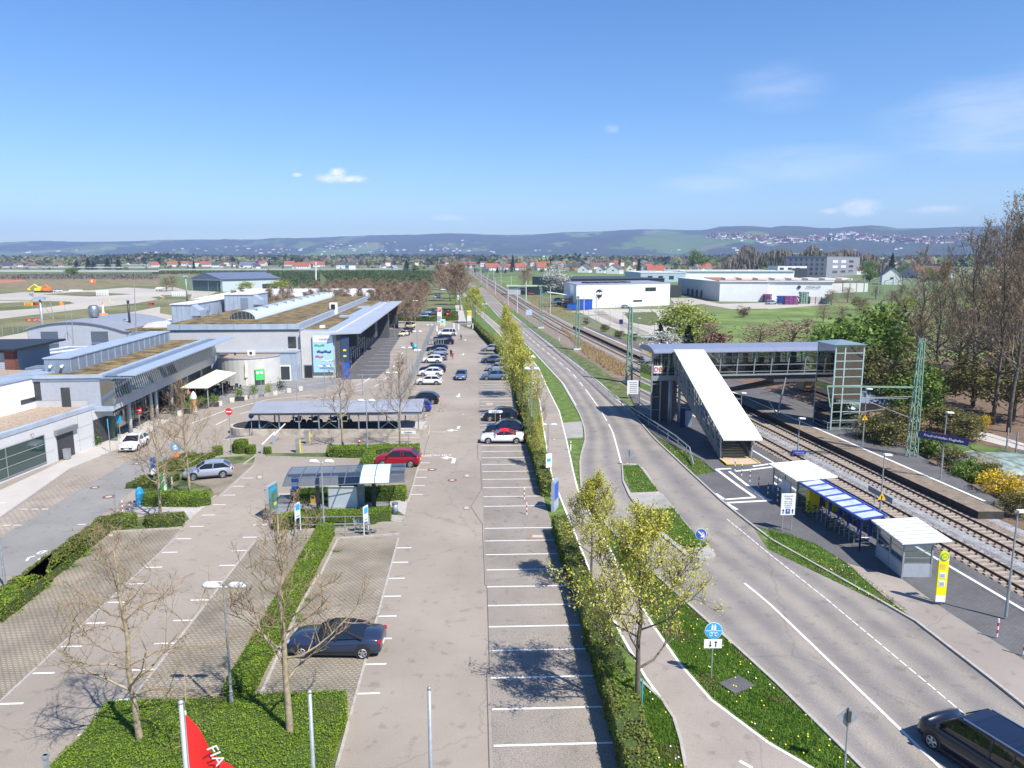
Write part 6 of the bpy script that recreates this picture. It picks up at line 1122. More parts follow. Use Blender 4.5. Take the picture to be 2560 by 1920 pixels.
for i,(o,k,x,y,h,wd_,lab) in enumerate([(BU,'H',900,790,3.4,1.0,'brown green bush right of the lift tower foot'),(BU,'H',1050,840,3.2,1.0,'wide thorny bush left of the lattice mast foot'),(BU,'H',1150,700,3.4,1.2,'bush in front of the garden shed'),(BG,'H',1400,900,2.6,1.1,'green bush right of the lattice mast foot'),(BU,'H',1600,1040,2.4,1.1,'bush behind the station name board'),(BG,'H',1720,1120,2.2,1.0,'green bush at the end of the far platform'),(LF,'H',1990,1260,2.6,1.1,'yellow flowering forsythia by the end of the far platform'),(LF,'H',2130,1300,2.2,.9,'yellow green forsythia at the right edge'),(LF,'H',1850,680,2.2,.6,'bright yellow forsythia beside the garden path'),(BU,'H',1560,700,3.2,1.3,'bush left of the bright yellow forsythia'),(BU,'H',1920,1130,2.0,1.0,'dry brown bush above the forsythia'),(BU,'H',2150,1420,2.0,1.0,'brown bush at the right edge by the ballast'),(BU,'H',1700,760,2.8,1.2,'bush at the edge of the garden path'),
 (BU,'C',640,870,2.2,.9,'low dark bush on the platform slope, first from the white hall'),(BU,'C',800,930,2.2,1.0,'low dark bush on the platform slope, middle one'),(BU,'C',930,990,2.2,1.2,'low dark bush on the platform slope, last before the footbridge'),(BU,'C',1060,1010,2.0,.8,'low bush left of the blossoming bush')]):
 w = g(k,x,y); put(o,(w.x,w.y,0),i * 1.3,lab,'bushes around the platforms',(h / 3 * wd_,h / 3 * wd_,h / 3))
for k,x,y,r_,lab in [('M',915,1640,.5,'small round clipped bush beside the no entry sign'),('M',1240,1610,.75,'largest dark green clipped bush behind the silver hatchback'),('M',1375,1625,.5,'small round clipped bush right of the dark green one'),('M',1155,1605,.45,'small pale round bush left of the dark green one'),('M',1600,1625,.4,'tiny round bush by the barrier')]:
 w = g(k,x,y); hedge([(w.x + r_ * math.cos(i * .785),w.y + r_ * math.sin(i * .785)) for i in range(8)],r_ * 1.7,lab,260,.06,mixr=.05,group='round bushes',name='round_bush',cat='bush')
gb = MB(); r = random.Random(3)
gp1 = PR[5:] ; regs = [([(lin(RLf,y) - .25,y) for y in range(22,62,3)] + [(lin([(b_,a_) for a_,b_ in sorted([(q[1],q[0]) for q in PR],key=lambda t: t[0])] and sorted([(q[1],q[0]) for q in PR]),y) + .2,y) for y in range(61,21,-3)],30000,0),(G('K',(1120,900),(1300,1090),(1400,1250),(1450,1440),(1470,1659),(1250,1659),(1160,1300)),5000,0),(G('L',(0,95),(950,550),(1000,540),(560,200)) + G('H',(400,1659),(0,1510)),6000,.04),(G('G',(960,715),(1095,715),(1265,940),(1030,950)),2500,.165),(G('G',(1150,1100),(1395,1090),(1530,1260),(1685,1415),(1500,1440),(1330,1310)),3500,.165),(G('G',(1250,470),(1640,660),(1750,760),(1580,795)),3000,0)]
for poly,n,z in regs:
 x0,x1 = min(p[0] for p in poly),max(p[0] for p in poly); y0,y1 = min(p[1] for p in poly),max(p[1] for p in poly); k = 0; t = 0
 while k < n and t < n * 12:
  t += 1; x,y = r.uniform(x0,x1),r.uniform(y0,y1)
  if not inpoly(x,y,poly): continue
  k += 1; tall = .10 + .10 * max(0,noise.noise(Vector((x * .8,y * .8,0)))); a = r.uniform(0,6.28); w_ = .03; dx,dy = math.cos(a) * w_,math.sin(a) * w_; lx,ly = r.gauss(0,.05),r.gauss(0,.05)
  mi = 1 if noise.noise(Vector((x * .5,y * .5,4))) > .25 and r.random() < .5 else 0; gb.add([(x - dx,y - dy,z),(x + dx,y + dy,z),(x + lx,y + ly,z + tall * r.uniform(.6,1.3))],[(0,1,2)],mi)
  if r.random() < .0035: gb.add([(x - .03,y - .03,z + tall),(x + .03,y - .03,z + tall),(x + .02,y + .03,z + tall + .02),(x - .02,y + .03,z + tall + .02)],[(0,1,2,3)],2 if noise.noise(Vector((x * .35,y * .35,7))) > -.05 else 3)
tag(gb.build('grass_blades',[M['blade'],M['bladedry'],M['petalyellow'],M['petalwhite']]),'grass with dandelions and daisies along the road and on the traffic island',None,None,'stuff')
wd2 = MB()
for k,pts in [('I',[(60,330),(140,300),(245,205),(290,170),(400,95)]),('E',[(560,1605),(640,1575),(740,1480),(800,1440),(700,1490)]),('F',[(420,1345),(690,1450),(300,1200)]),('J',[(430,215),(390,390),(340,350)])]:
 for x,y in pts:
  w = g(k,x,y); leafcards(wd2,[w + Vector((r.gauss(0,.22),r.gauss(0,.14),abs(r.gauss(0,.09)))) for _ in range(90)],.06,0,.6,r)
tag(wd2.build('weeds',M['mgreen']),'tufts of weeds growing along the kerbs of the paved bays',None,None,'stuff')
sl = MB(); w = g('K',1940,950); sl.box((w.x,w.y,.05),(1.3,1.0,.1),.5); tag(sl.build('manhole_slab',M['asphaltdark']),'flat grey concrete slab lying in the grass beside the road','slab')
# ---------------- cars ----------------
KIND = dict(  # length,width,height,belt,bonnet height,windscreen base,roof front,roof rear,rear window base,deck height
 hatch=(4.25,1.78,1.46,.98,.93,1.02,.28,-1.35,-1.93,1.0),sedan=(4.7,1.82,1.42,.96,.90,1.05,.25,-.95,-1.70,1.02),suv=(4.45,1.85,1.62,1.08,1.04,1.08,.38,-1.40,-2.02,1.1),
 wagon=(4.75,1.82,1.46,.98,.92,1.10,.32,-1.75,-2.22,1.0),van=(5.0,1.93,1.93,1.12,1.16,1.62,.75,-2.22,-2.42,1.12),conv=(4.8,1.85,1.39,.95,.93,.95,.2,-.72,-1.52,1.04),small=(3.9,1.7,1.52,.98,.96,1.12,.42,-1.4,-1.8,1.0),pickup=(5.2,1.9,1.85,1.1,1.1,1.9,1.2,.1,-.1,.95))
CARS = {}
def car(kind,paint,loc,ang,label,group='parked cars',roof=None,simple=False):
 key = (kind,paint,roof,simple)
 if key in CARS:
  r = copy_tree(CARS[key]); r.location = loc; r.rotation_euler = (0,0,ang); tag(r,label,'van' if kind == 'van' else 'car',group); return r
 L,W,H_,be,bo,wb,rf,rr,rb,dk = KIND[kind]; o = proto('parked_car' if kind != 'van' else 'parked_van',label,'van' if kind == 'van' else 'car',group); CARS[key] = o; h = W / 2; fx,bx = L / 2,-L / 2
 st = [(fx,.30,.52,.80),(fx - .05,.22,.66,.87),(fx - .22,.20,bo - .12,.94),(fx - .55,.20,bo - .04,.985),(wb + .35,.20,bo,1),(wb,.20,be,1),(rf,.20,be,1),((rf + rr) / 2,.20,be,1.),(rr,.20,be + .02,1.),(rb,.20,dk,.985),(bx + .28,.22,dk - .02,.95),(bx + .06,.26,dk - .10,.90),(bx,.36,dk - .24,.84)]
 st = sorted(st,key=lambda t: -t[0]); m = MB(); n = 11
 for x,zl,zt,wf in st:
  w = h * wf; ring = [(-w * .86,zl),(-w * .985,zl + .10),(-w,zl + (zt - zl) * .45),(-w * .985,zt - .10),(-w * .90,zt - .015),(0,zt + .035)]; ring = ring + [(-y,z) for y,z in ring[-2::-1]]
  m.v += [Vector((x,y,z)) for y,z in ring]
 for i in range(len(st) - 1):
  for j in range(n - 1): a = i * n + j; m.f.append((a,a + 1,a + n + 1,a + n)); m.m.append(0)
  a = i * n; m.f.append((a,a + n,a + 2 * n - 1,a + n - 1)); m.m.append(1)
 m.f.append(tuple(range(n))[::-1]); m.m.append(0); m.f.append(tuple(range((len(st) - 1) * n,len(st) * n))); m.m.append(0)
 for s in (1,-1):       # dark wheel arches and sill
  for ax in (fx - .86,bx + .88): m.tube([(ax,s * (h - .02),.36),(ax,s * (h + .006),.36)],.405 if kind in ('suv','van') else .385,18,1)
  m.box((0,s * (h * .985),.25),(L - 2.4,.03,.12),0,1)
 part(m,'body',[paint,'black'],o,smooth=False)
 bpy_me = o.children[-1].data; bpy_me.polygons.foreach_set('use_smooth',[p.material_index == 0 and len(p.vertices) == 4 for p in bpy_me.polygons])
 rz_ = H_; rw = h * (.74 if kind != 'van' else .84); bw_ = h * .955; m = MB(); top = [(wb,be + .01),(rf,rz_ - .045),(rf - .45,rz_),((rf + rr) / 2,rz_ + .005),(rr + .3,rz_ - .02),(rr,rz_ - .07),(rb,dk + .01)]
 if kind == 'pickup': top = [(wb,be + .01),(rf,rz_ - .05),(rf - .4,rz_),(.4,rz_),(.2,rz_),(rr,rz_ - .03),(rb,dk)]
 for x,z in top:
  f = (z - be) / (rz_ - be); wy = bw_ + (rw - bw_) * max(0,min(1,f)); m.v += [Vector((x,-wy,z)),Vector((x,-wy * .86,z + .035 * f)),Vector((x,wy * .86,z + .035 * f)),Vector((x,wy,z))]
 for i in range(1,len(top) - 2):
  for j in range(3): a = i * 4 + j; m.f.append((a,a + 4,a + 5,a + 1)); m.m.append(0)
 hw = .055
 for s in (-1,1):       # pillars
  P0 = lambda x,z,f=1.0: Vector((x,s * (bw_ + (rw - bw_) * f + .012),z))
  m.bar(P0(wb + .03,be,0),P0(rf,rz_ - .05),.07,.05); m.bar(P0(rb - .0,dk,0),P0(rr,rz_ - .08),.13,.06); m.bar(P0((rf + rr) / 2 + .1,be,0),P0((rf + rr) / 2 + .05,rz_ - .03),.07,.04)
  m.bar(P0(rf,rz_ - .045),P0(rr,rz_ - .07),.05,.05)
  if kind in ('van','wagon','suv'): m.bar(P0(rr + .75,be,0),P0(rr + .7,rz_ - .05),.07,.04)
 part(m,'roof',roof or paint,o)
 def gq(nm,*v): q = MB(); q.quad(*v); part(q,nm,'carglass',o)
 def V_(i,s,e=.0): x,z = top[i]; f = max(0,min(1,(z - be) / (rz_ - be))); return Vector((x,s * (bw_ + (rw - bw_) * f - e),z))
 gq('windscreen',V_(0,-1) + Vector((.02,0,0)),V_(0,1) + Vector((.02,0,0)),V_(1,1),V_(1,-1)); gq('rear_window',V_(6,1),V_(6,-1),V_(5,-1),V_(5,1))
 for s in (-1,1):
  q = MB(); b_ = lambda x,e=0: Vector((x,s * (bw_ + .004),be + .01)); ids = [V_(i,s,-.004) for i in range(0,7)]; q.add(ids[::s],[tuple(range(7))]); part(q,'side_window','carglass',o)
 if not simple:
  for s in (-1,1):
   q = MB(); q.box((fx - .17,s * h * .66,.68 if bo < 1 else .76),(.24,.30,.14),-s * .35); part(q,'headlight','lampclear',o); q = MB(); q.box((bx + .10,s * h * .72,dk - .20),(.16,.38,.17),s * .30); part(q,'tail_light','lampred',o)
   q = MB(); q.box((wb - .28,s * (h + .09),be + .08),(.12,.2,.14)); part(q,'mirror',paint,o)
  q = MB(); q.box((fx - .03,0,.46),(.10,1.1,.20)); part(q,'grille','black',o); q = MB(); q.box((fx + .02,0,.42),(.03,.5,.11)); part(q,'number_plate','plate',o); q = MB(); q.box((bx - .005,0,.62 if kind != 'conv' else .5),(.04,.5,.11)); part(q,'number_plate','plate',o)
 for ax in (fx - .86,bx + .88):
  for s in (-1,1):
   R_ = .345 if kind in ('suv','van') else .32; q = MB(); q.tube([(ax,s * (h - .2),R_),(ax,s * (h - .02),R_),(ax,s * (h + .012),R_)],[R_,R_,R_ * .93],20); wl_ = part(q,'wheel','rubber',o)
   if not simple:
    q = MB(); q.disc((ax,s * (h + .013),R_),R_ * .68,(0,1,0),18,1,.012)
    for k in range(5): a = k * 1.2566 + .3; q.bar((ax,s * (h + .025),R_),(ax + math.cos(a) * R_ * .62,s * (h + .025),R_ + math.sin(a) * R_ * .62),.014,.075) if 0 else q.box((ax + math.cos(a) * R_ * .34,s * (h + .024),R_ + math.sin(a) * R_ * .34),(R_ * .64,.012,.075),0,0,0,-a)
    q.tube([(ax + R_ * .66 * math.cos(t * .5236),s * (h + .024),R_ + R_ * .66 * math.sin(t * .5236)) for t in range(13)],.014,4,0,cap=False); rm_ = part(q,'rim',['alu' if paint != 'cnavy' else 'steel','black'],o); rm_.parent = wl_
 o.location = loc; o.rotation_euler = (0,0,ang); return o
def cp(k,x,y,dy=.85,dx=0.): w = g(k,x,y); return Vector((w.x + dx,w.y + dy,max(0.006,gz(w.y) + .006)))
PI = math.pi
def fixcar(name): pass
c = car('conv','cdeep',cp('J',665,715,.9),PI - .02,'dark blue-grey convertible with black soft top parked under the bare tree',roof='csoft')
c = car('conv','cwhite',cp('V',1085,959,.9),PI,'white convertible with a red soft top in the right bays',roof='credtop')
car('suv','cnavy',cp('V',1090,942,1.3),PI,'dark car directly behind the white and red convertible'); car('suv','cblack',cp('V',1082,911,.9),PI,'black off-roader behind the grey direction board, in the right bays')
car('suv','cred',cp('F',1215,722,.9),PI - .02,'red compact suv half under the pay station roof'); car('small','cblue',cp('F',1385,245,1.0),PI,'bright blue small car at the right end of the motorcycle roof'); car('suv','cblack',cp('F',1440,178,.9),PI,'black suv above the blue car, nearest the motorcycle roof')
for kd,pt,x,y,lab in [('hatch','cwhite',1490,1392,'white hatchback, nearest of the two touching white cars in the left row'),('hatch','cwhite',1505,1318,'white hatchback just behind the nearest white one'),('wagon','cnavy',1525,1285,'dark blue estate car between the white hatchbacks'),('small','cwhite',1520,1203,'white small car in front of the silver cars'),('hatch','csilver',1565,1180,'silver car beside the group of people'),('hatch','csilver',1572,1135,'silver car with open boot beside the group of people'),('wagon','cnavy',1565,1100,'dark blue car in front of the trolley shelter'),('wagon','cblack',1625,1042,'black estate car behind the trolley shelter'),('wagon','cnavy',1610,1008,'dark blue estate car next to the white van'),('van','cwhite',1650,968,'white passenger van at the far end of the left row')]:
 car(kd,pt,cp('B',x,y,.85),PI,lab)
for kd,pt,x,y,lab in [('hatch','csilver',2030,1102,'grey hatchback, farthest of the right bays'),('sedan','csilver',2050,1200,'silver saloon in the right bays beneath the budding trees'),('hatch','csilver',2082,1275,'silver compact behind the steel blue suv'),('suv','csteelblue',2062,1350,'steel blue suv, nearest of the silver group in the right bays')]:
 car(kd,pt,cp('B',x,y,.85),PI,lab)
car('hatch','csteelblue',cp('B',1768,1350,1.6),-PI / 2,'blue car driving down the aisle towards the camera','moving cars')
for kd,pt,x,y,a,lab in [('sedan','ccream',1272,972,-1.85,'cream taxi, nearest in the line before the terminal'),('sedan','cblack',1308,945,-1.8,'dark car between the two cream taxis'),('van','ccream',1322,905,-1.75,'taller cream taxi behind the dark one'),('suv','cnavy',1186,850,-1.5,'dark blue car by the far corner of the canopy')]:
 car(kd,pt,cp('B',x,y,2.0),a,lab,'cars before the terminal')
a_,b_ = g('E',1905,815),g('E',1640,835); dv = (b_ - a_); car('hatch','clight',Vector(((a_.x + b_.x) / 2,(a_.y + b_.y) / 2 + .85,.012)),math.atan2(dv.y,dv.x) + .05,'silver-blue hatchback parked alone on the paved bay at the left')
a_,b_ = g('E',1290,520),g('E',1190,585); dv = (b_ - a_); an_ = math.atan2(dv.y,dv.x); mid = (a_ + b_) / 2; car('hatch','cwhite',Vector((mid.x + .9 * math.sin(an_),mid.y - .9 * math.cos(an_),.012)),an_,'white hatchback facing the camera on the road beside the annex')
vf = g('L',1168,1525); an_ = math.atan2(1,-.40); dd = Vector((math.cos(an_),math.sin(an_))); sd = Vector((dd.y,-dd.x)); ctr = Vector((vf.x,vf.y)) - dd * (2.5 - .86) + sd * .95
vn = car('van','cvan',Vector((ctr.x,ctr.y,.012)),an_,'black van with dark windows driving at the bottom right corner','moving cars'); T = lmb((ctr.x,ctr.y,.012),an_); XF[vn.name] = T.inverted()
m = LB(T)
for i in range(8): m.box((.2 - i * .32,0,1.955),(.05,1.25,.025))
part(m,'roof_rib',pm('rib_blue',(.012,.018,.05),.3,.2,var=0),vn)
for s in (-1,1): m = LB(T); m.bar((.55,s * .80,1.975),(-2.1,s * .80,1.96),.05,.05); part(m,'roof_rail','csteelblue',vn)
far = [('B',1240,770,'cblack'),('B',1262,800,'cblack'),('B',1300,815,'cblack'),('B',1300,775,'csilver'),('B',1355,800,'cgrey'),('B',1395,800,'cblack'),('B',1435,812,'csteelblue'),('B',1480,780,'csteelblue'),('B',1535,790,'cblack'),('B',1640,795,'cred'),('B',1648,765,'cblack'),('B',1500,770,'cblack'),('B',1200,660,'cblack'),('B',1240,655,'cblack'),('B',1180,640,'cred'),('B',1100,640,'cgrey'),('B',1130,610,'csilver'),('B',1700,610,'cgrey'),('B',1620,575,'cwhite'),('B',1050,630,'csilver'),('B',1420,640,'csilver'),('B',1560,640,'cwhite')]
nm = {'cblack': 'black','csilver': 'silver','cgrey': 'dark grey','csteelblue': 'blue-grey','cred': 'red','cwhite': 'white'}
for i,(k,x,y,pt) in enumerate(far): car('hatch' if i % 3 else 'wagon',pt,cp(k,x,y,.8),PI * (.5 if 9 <= i <= 10 else 1) + .05 * i,nm[pt] + ' car parked among the hedges and bare trees beyond the terminal forecourt','cars in the rear car park',simple=True)
for k,x,y,pt,kd,an_,lab in [('C',985,728,'csilver','hatch',0,'silver car parked before the white emblem hall'),('C',162,612,'cred','hatch',.2,'red car under the open shed left of the black hall'),('C',395,672,'cwhite','van',.3,'white van in the yard left of the white emblem hall'),('C',370,695,'cnavy','wagon',.3,'dark car in the yard left of the white emblem hall'),('C',455,700,'cblack','wagon',.2,'black car beside the blue waste bins'),('D',30,1110,'clight','van',.3,'pale van before the warehouse near the pallets'),('D',500,1090,'cwhite','van',0,'white van at the right end of the warehouse')]:
 w = cp(k,x,y,1); car(kd,pt,w,an_,lab,'vehicles in the industrial yards',simple=True)
for i in range(16):
 w = g('O',1720 + (i % 8) * 58,350 + (i // 8) * 26); car('hatch',['cblack','csilver','cnavy','cgrey'][i % 4],w,.3,['black','silver','dark blue','grey'][i % 4] + ' car in the distant car park right of the hangar','cars in the distant car park',simple=True)
# ---------------- pay station ----------------
ks = thing('pay_station','pay station under a long glass roof of eight curved panes on two posts','pay station',(-13.2,57.5,0),.12); T = lmb((-13.2,57.2,0),.12)
m = P();
for i in range(9):
 x = -4.6 + i * 1.15; pts = [(x,-2.15,2.62),(x,-1.2,2.86),(x,0,3.0),(x,1.3,2.98),(x,2.2,2.9)]
 for a,b in zip(pts,pts[1:]): m.bar(a,b,.07,.09)
m.bar((-4.6,-1.0,2.9),(4.6,-1.0,2.9),.05); m.bar((-4.6,-2.15,2.62),(4.6,-2.15,2.62),.05); m.bar((-4.6,2.2,2.9),(4.6,2.2,2.9),.05); m.bar((-4.6,.1,2.8),(4.6,.1,2.8),.12,.2)
part(m,'roof_frame','steel',ks)
for i in range(8):
 m = P(); x0,x1 = -4.6 + i * 1.15,-3.45 + i * 1.15; pts = [(-2.15,2.64),(-1.2,2.88),(0,3.03),(1.3,3.0),(2.2,2.93)]
 for (y0,z0),(y1,z1) in zip(pts,pts[1:]): m.quad((x0,y0,z0),(x1,y0,z0),(x1,y1,z1),(x0,y1,z1))
 part(m,'roof_pane',pm('milk_glass',(.62,.80,.74),.25,var=.02) if i in (5,6) and 'milk_glass' not in MATS else (MATS['milk_glass'] if i in (5,6) else 'acryl'),ks)
for x in (-2.3,2.1): m = P(); m.bar((x,-.2,0),(x,-.2,2.85),.3,.22); part(m,'post','dark',ks)
def box_thing(name,label,cat,c,dims,mt,rz=.12,detail=None,group=None):
 o = thing(name,label,cat,c,rz,group); T_ = lmb(c,rz); m = LB(T_); m.b0(-dims[0] / 2,dims[0] / 2,-dims[1] / 2,dims[1] / 2,0,dims[2]); part(m,'body',mt,o)
 if detail: m = LB(T_); detail(m); part(m,'panel',detail.mt,o)
 return o
def dt(mt,fn): fn.mt = mt; return fn
w = g('F',745,1080); box_thing('information_cabinet','big pale grey cabinet back under the pay station roof','cabinet',(w.x,w.y + .5,0),(2.35,.3,1.7),'wallwhite',.0,dt(['alu','black'],lambda m: (m.b0(-1.2,1.2,-.18,-.15,1.62,1.72),m.b0(-1.2,-1.14,-.18,-.15,0,1.7),m.b0(1.14,1.2,-.18,-.15,0,1.7))))
w = g('F',905,1065); box_thing('ticket_machine','dark grey ticket machine at the right side of the pale cabinet','ticket machine',(w.x,w.y + .4,0),(.5,.6,1.8),'zincdark',.1,dt('steel',lambda m: (m.b0(-.2,.2,-.33,-.3,1.0,1.5),m.b0(-.26,.26,-.32,.31,1.8,1.84))))
w = g('F',815,985); box_thing('information_cabinet','black display cabinet behind the pale one, before the dark hedge','cabinet',(w.x,w.y + .3,0),(2.0,.3,1.9),'black',.0,dt('glassdark',lambda m: m.b0(-.9,.9,-.18,-.15,.6,1.75)))
w = g('F',497,1030); box_thing('ticket_machine','small yellow machine left of the pay station post','ticket machine',(w.x,w.y,.0),(.38,.3,.75),'orange' if 0 else pm('box_orange',(.85,.48,.08),.5,var=0),0,dt('dark',lambda m: m.b0(-.12,.12,-.17,-.15,.45,.6)))
w = g('F',345,1000); box_thing('parcel_machine','blue and white machine on a post left of the hedge by the pay station','machine',(w.x,w.y,.95),(.5,.4,.95),'blue',0,dt('white',lambda m: (m.b0(-.26,.26,-.23,-.2,.35,.62),m.b0(-.04,.04,-.04,.04,-.95,0))))
w = g('F',328,1000); o = thing('litter_bin','dark litter bin beneath the blue and white machine','litter bin',w); m = MB(); m.tube([(w.x,w.y,0),(w.x,w.y,.85)],.27,12); part(m,'body','trash',o,smooth=True); m = MB(); m.tube([(w.x,w.y,.85),(w.x,w.y,.9)],.29,12); part(m,'rim','steel',o)
w = g('F',1203,1125); o = thing('litter_bin','round slatted grey litter bin on the pale paving right of the front hedge','litter bin',w); m = MB(); m.tube([(w.x,w.y,.08),(w.x,w.y,.85)],.22,14); part(m,'body','zincdark',o,smooth=True); m = MB(); m.tube([(w.x,w.y,.85),(w.x,w.y,.93)],.25,14); m.tube([(w.x,w.y,0),(w.x,w.y,.08)],.12,10); part(m,'rim','steel',o)
w = g('E',575,650); o = thing('litter_bin','grey box litter bin against the annex beside the long window','litter bin',w); m = MB(); m.box((w.x + .1,w.y,.55),(.5,.5,.95)); part(m,'body','galv',o); m = MB(); m.box((w.x + .1,w.y,1.06),(.55,.55,.06)); part(m,'lid','alu',o)
w = g('F',150,1160); o = thing('poster_stand','tall two sided poster stand left of the pay station','poster stand',w,0); ang = 1.38; T = lmb(w,ang); m = LB(T); m.b0(-.75,.75,-.09,.09,.55,2.75); m.bar((-.6,0,0),(-.6,0,.6),.08); m.bar((.6,0,0),(.6,0,.6),.08); part(m,'frame','zinc',o); m = LB(T); m.b0(-.66,.66,-.10,-.088,.65,2.65,0); m.b0(-.5,.5,-.11,-.1,2.2,2.5,1); m.b0(0,.4,-.11,-.1,1.0,1.25,2); part(m,'poster',[pm('poster_green',(.10,.22,.18),.5,var=.3,scale=2),'skyblue','yellowpaint'],o)
for x0,x1,y in ((350,380,1270),(940,965,1300)):
 w = g('F',(x0 + x1) / 2,y); o = thing('trolley_sign','narrow blue and white sign above the trolley rails, ' + ('left one' if x0 < 500 else 'right one'),'sign',w,1.2); T = lmb(w,1.2); m = LB(T); m.b0(-.3,.3,-.03,.03,1.0,2.15); m.bar((-.28,0,0),(-.28,0,1),.05); m.bar((.28,0,0),(.28,0,1),.05); part(m,'board','white',o); m = LB(T); m.b0(-.24,.24,-.045,-.03,1.6,2.05); m.b0(-.2,.2,-.045,-.03,1.1,1.2); part(m,'symbol','skyblue',o)
rl_ = thing('trolley_rail','low galvanised railing for the luggage trolleys before the front hedge','railing',g('F',650,1250)); T = Matrix.Identity(4); m = P()
q = [g('F',355,1255),g('F',980,1240),g('F',340,1320),g('F',985,1310)]
for a,b in ((0,1),(2,3),(0,2),(1,3)):
 for z in (.35,.9): m.bar(q[a] + Vector((0,0,z)),q[b] + Vector((0,0,z)),.045)
part(m,'rail','galv',rl_)
for a,b in ((0,1),(2,3)):
 for i in range(4): p = q[a].lerp(q[b],i / 3); m = P(); m.bar(p,p + Vector((0,0,.9)),.045); part(m,'post','galv',rl_)
for i,(x,y) in enumerate([(900,1285),(945,1292),(985,1288)]):
 w = g('F',x,y); o = thing('luggage_trolley','luggage trolley at the right end of the rails, ' + ['left one','middle one','right one'][i],'trolley',w,.1,'luggage trolleys'); T = lmb(w,.1); m = LB(T); m.bar((-.3,0,.2),(.45,-.2,.15),.04); m.bar((-.3,.4,.2),(.45,.25,.15),.04); m.bar((-.35,0,.15),(-.45,0,1.0),.04); m.bar((-.35,.4,.15),(-.45,.4,1.0),.04); m.bar((-.45,0,1.0),(-.45,.4,1.0),.05); m.box((-.3,.2,.7),(.3,.4,.22)); m.box((.1,.1,.2),(.7,.4,.03)); part(m,'frame','alu',o)
 m = LB(T); [m.tube([(x_,y_ - .02,.07),(x_,y_ + .02,.07)],.07,8) for x_,y_ in ((-.3,0),(-.3,.4),(.4,.1))]; part(m,'wheel','rubber',o)
# ---------------- motorcycle shelter and ramp ----------------
ms = thing('motorcycle_shelter','long low shelter with a grey corrugated roof over the ramp wall','shelter',(-20,82,0)); T = Matrix.Identity(4)
m = P(); m.add([(-29.4,81.2,2.75),(-10.2,82.1,2.75),(-10.7,88.8,3.0),(-30.6,87.0,3.0),(-29.4,81.2,2.55),(-10.2,82.1,2.55),(-10.7,88.8,2.8),(-30.6,87.0,2.8)],[(7,6,5,4),(4,5,1,0),(5,6,2,1),(6,7,3,2),(7,4,0,3)]); N_ = 96
for i in range(N_):
 for (f0,f1,dz) in ((i / N_,(i + .55) / N_,.03),((i + .55) / N_,(i + 1) / N_,0)):
  A = Vector((-29.4,81.2,2.76)).lerp(Vector((-10.2,82.1,2.76)),f0); B = Vector((-29.4,81.2,2.76)).lerp(Vector((-10.2,82.1,2.76)),f1); C_ = Vector((-30.6,87,3.01)).lerp(Vector((-10.7,88.8,3.01)),f1); D_ = Vector((-30.6,87,3.01)).lerp(Vector((-10.7,88.8,3.01)),f0); z_ = Vector((0,0,dz)); m.quad(A + z_,B + z_,C_ + z_,D_ + z_,mi=1)
part(m,'roof',['dark',pm('corr_roof',(.40,.42,.46),.5,.25,var=.08,scale=.6)],ms)
for i in range(9):
 for yy in (82.0,87.4): x = -28.6 + i * 2.25; m = P(); m.bar((x,yy,0),(x,yy,2.6),.13,.16); part(m,'post','zincdark',ms)
m = P()
for i in (0,3,6): x = -28.6 + i * 2.25; m.bar((x,82,.75),(x + 2.25,82,2.5),.03); m.bar((x + 2.25,82,.75),(x,82,2.5),.03)
m.bar((-29,82,2.5),(-10.5,82,2.5),.1,.18); part(m,'brace','galv',ms)
rw_ = MB(); rw_.b0(-29.4,-9.9,81.9,82.15,0,.78); rw_.b0(-10.1,-9.9,82.15,84.4,0,.78); rw_.tube([(-30.4,84.4,0),(-30.4,84.4,.8)],2.35,28)
tag(rw_.build('ramp_wall',pm('stained_concrete',(.42,.37,.30),.95,var=.25,scale=1.0,bump=.2,bscale=8)),'streaked concrete parapet of the garage ramp with a rounded left end','wall')
m = MB(); m.tube([(-30.4,84.4,.8),(-30.4,84.4,.82)],2.0,28); m.b0(-29,-13.2,82.3,86.6,.55,.62); tag(m.build('ramp_shade_sheet',M['black'] if 0 else pm('ramp_shade',(.03,.032,.036),.9,var=.1)),kind='structure')  # near-black sheet and disc painted for the shade down inside the ramp
m = MB(); m.prism([(-13.2,82.3),(-10.2,82.3),(-10.3,86.6),(-12.4,86.6)],.5,.74); tag(m.build('ramp_slab',M['sidewalk']),kind='structure')
for i,(x,y) in enumerate([(-21.6,88.2),(-20.4,88.2),(-24.0,88.2),(-26.0,88.1)]):
 o = thing('motorcycle','dark motorcycle under the corrugated roof, ' + ['third','rightmost','second','leftmost'][i] + ' of the four','motorcycle',(x,y,0),.2,'motorcycles under the roof'); T = lmb((x,y,0),.3)
 for s in (-.65,.65): m = LB(T); m.tube([(s,-.06,.31),(s,.06,.31)],.31,14); part(m,'wheel','rubber',o)
 m = LB(T); m.box((0,0,.62),(.7,.26,.36)); m.box((-.4,0,.85),(.6,.24,.12)); m.bar((.65,0,.31),(.42,0,1.05),.07); m.bar((.42,-.35,1.08),(.42,.35,1.08),.04); m.box((.15,0,.9),(.45,.28,.2)); part(m,'body','dark',o)
for i,(bx_,by_,tx_,ty_) in enumerate([(58,600,100,470),(157,522,200,398)]):
 w = g('F',bx_,by_); o = thing('barrier','white car park barrier with raised arm, ' + ['left one','right one'][i],'barrier',w,0,'car park barriers'); h = hat(w,'F',by_ - 78); m = MB(); m.box((w.x,w.y,h / 2),(.28,.32,h)); part(m,'housing','corr',o); m = MB(); m.bar((w.x,w.y - .05,h),(w.x + .75,w.y + 1.8,h + .9),.06,.1); part(m,'arm','white',o)
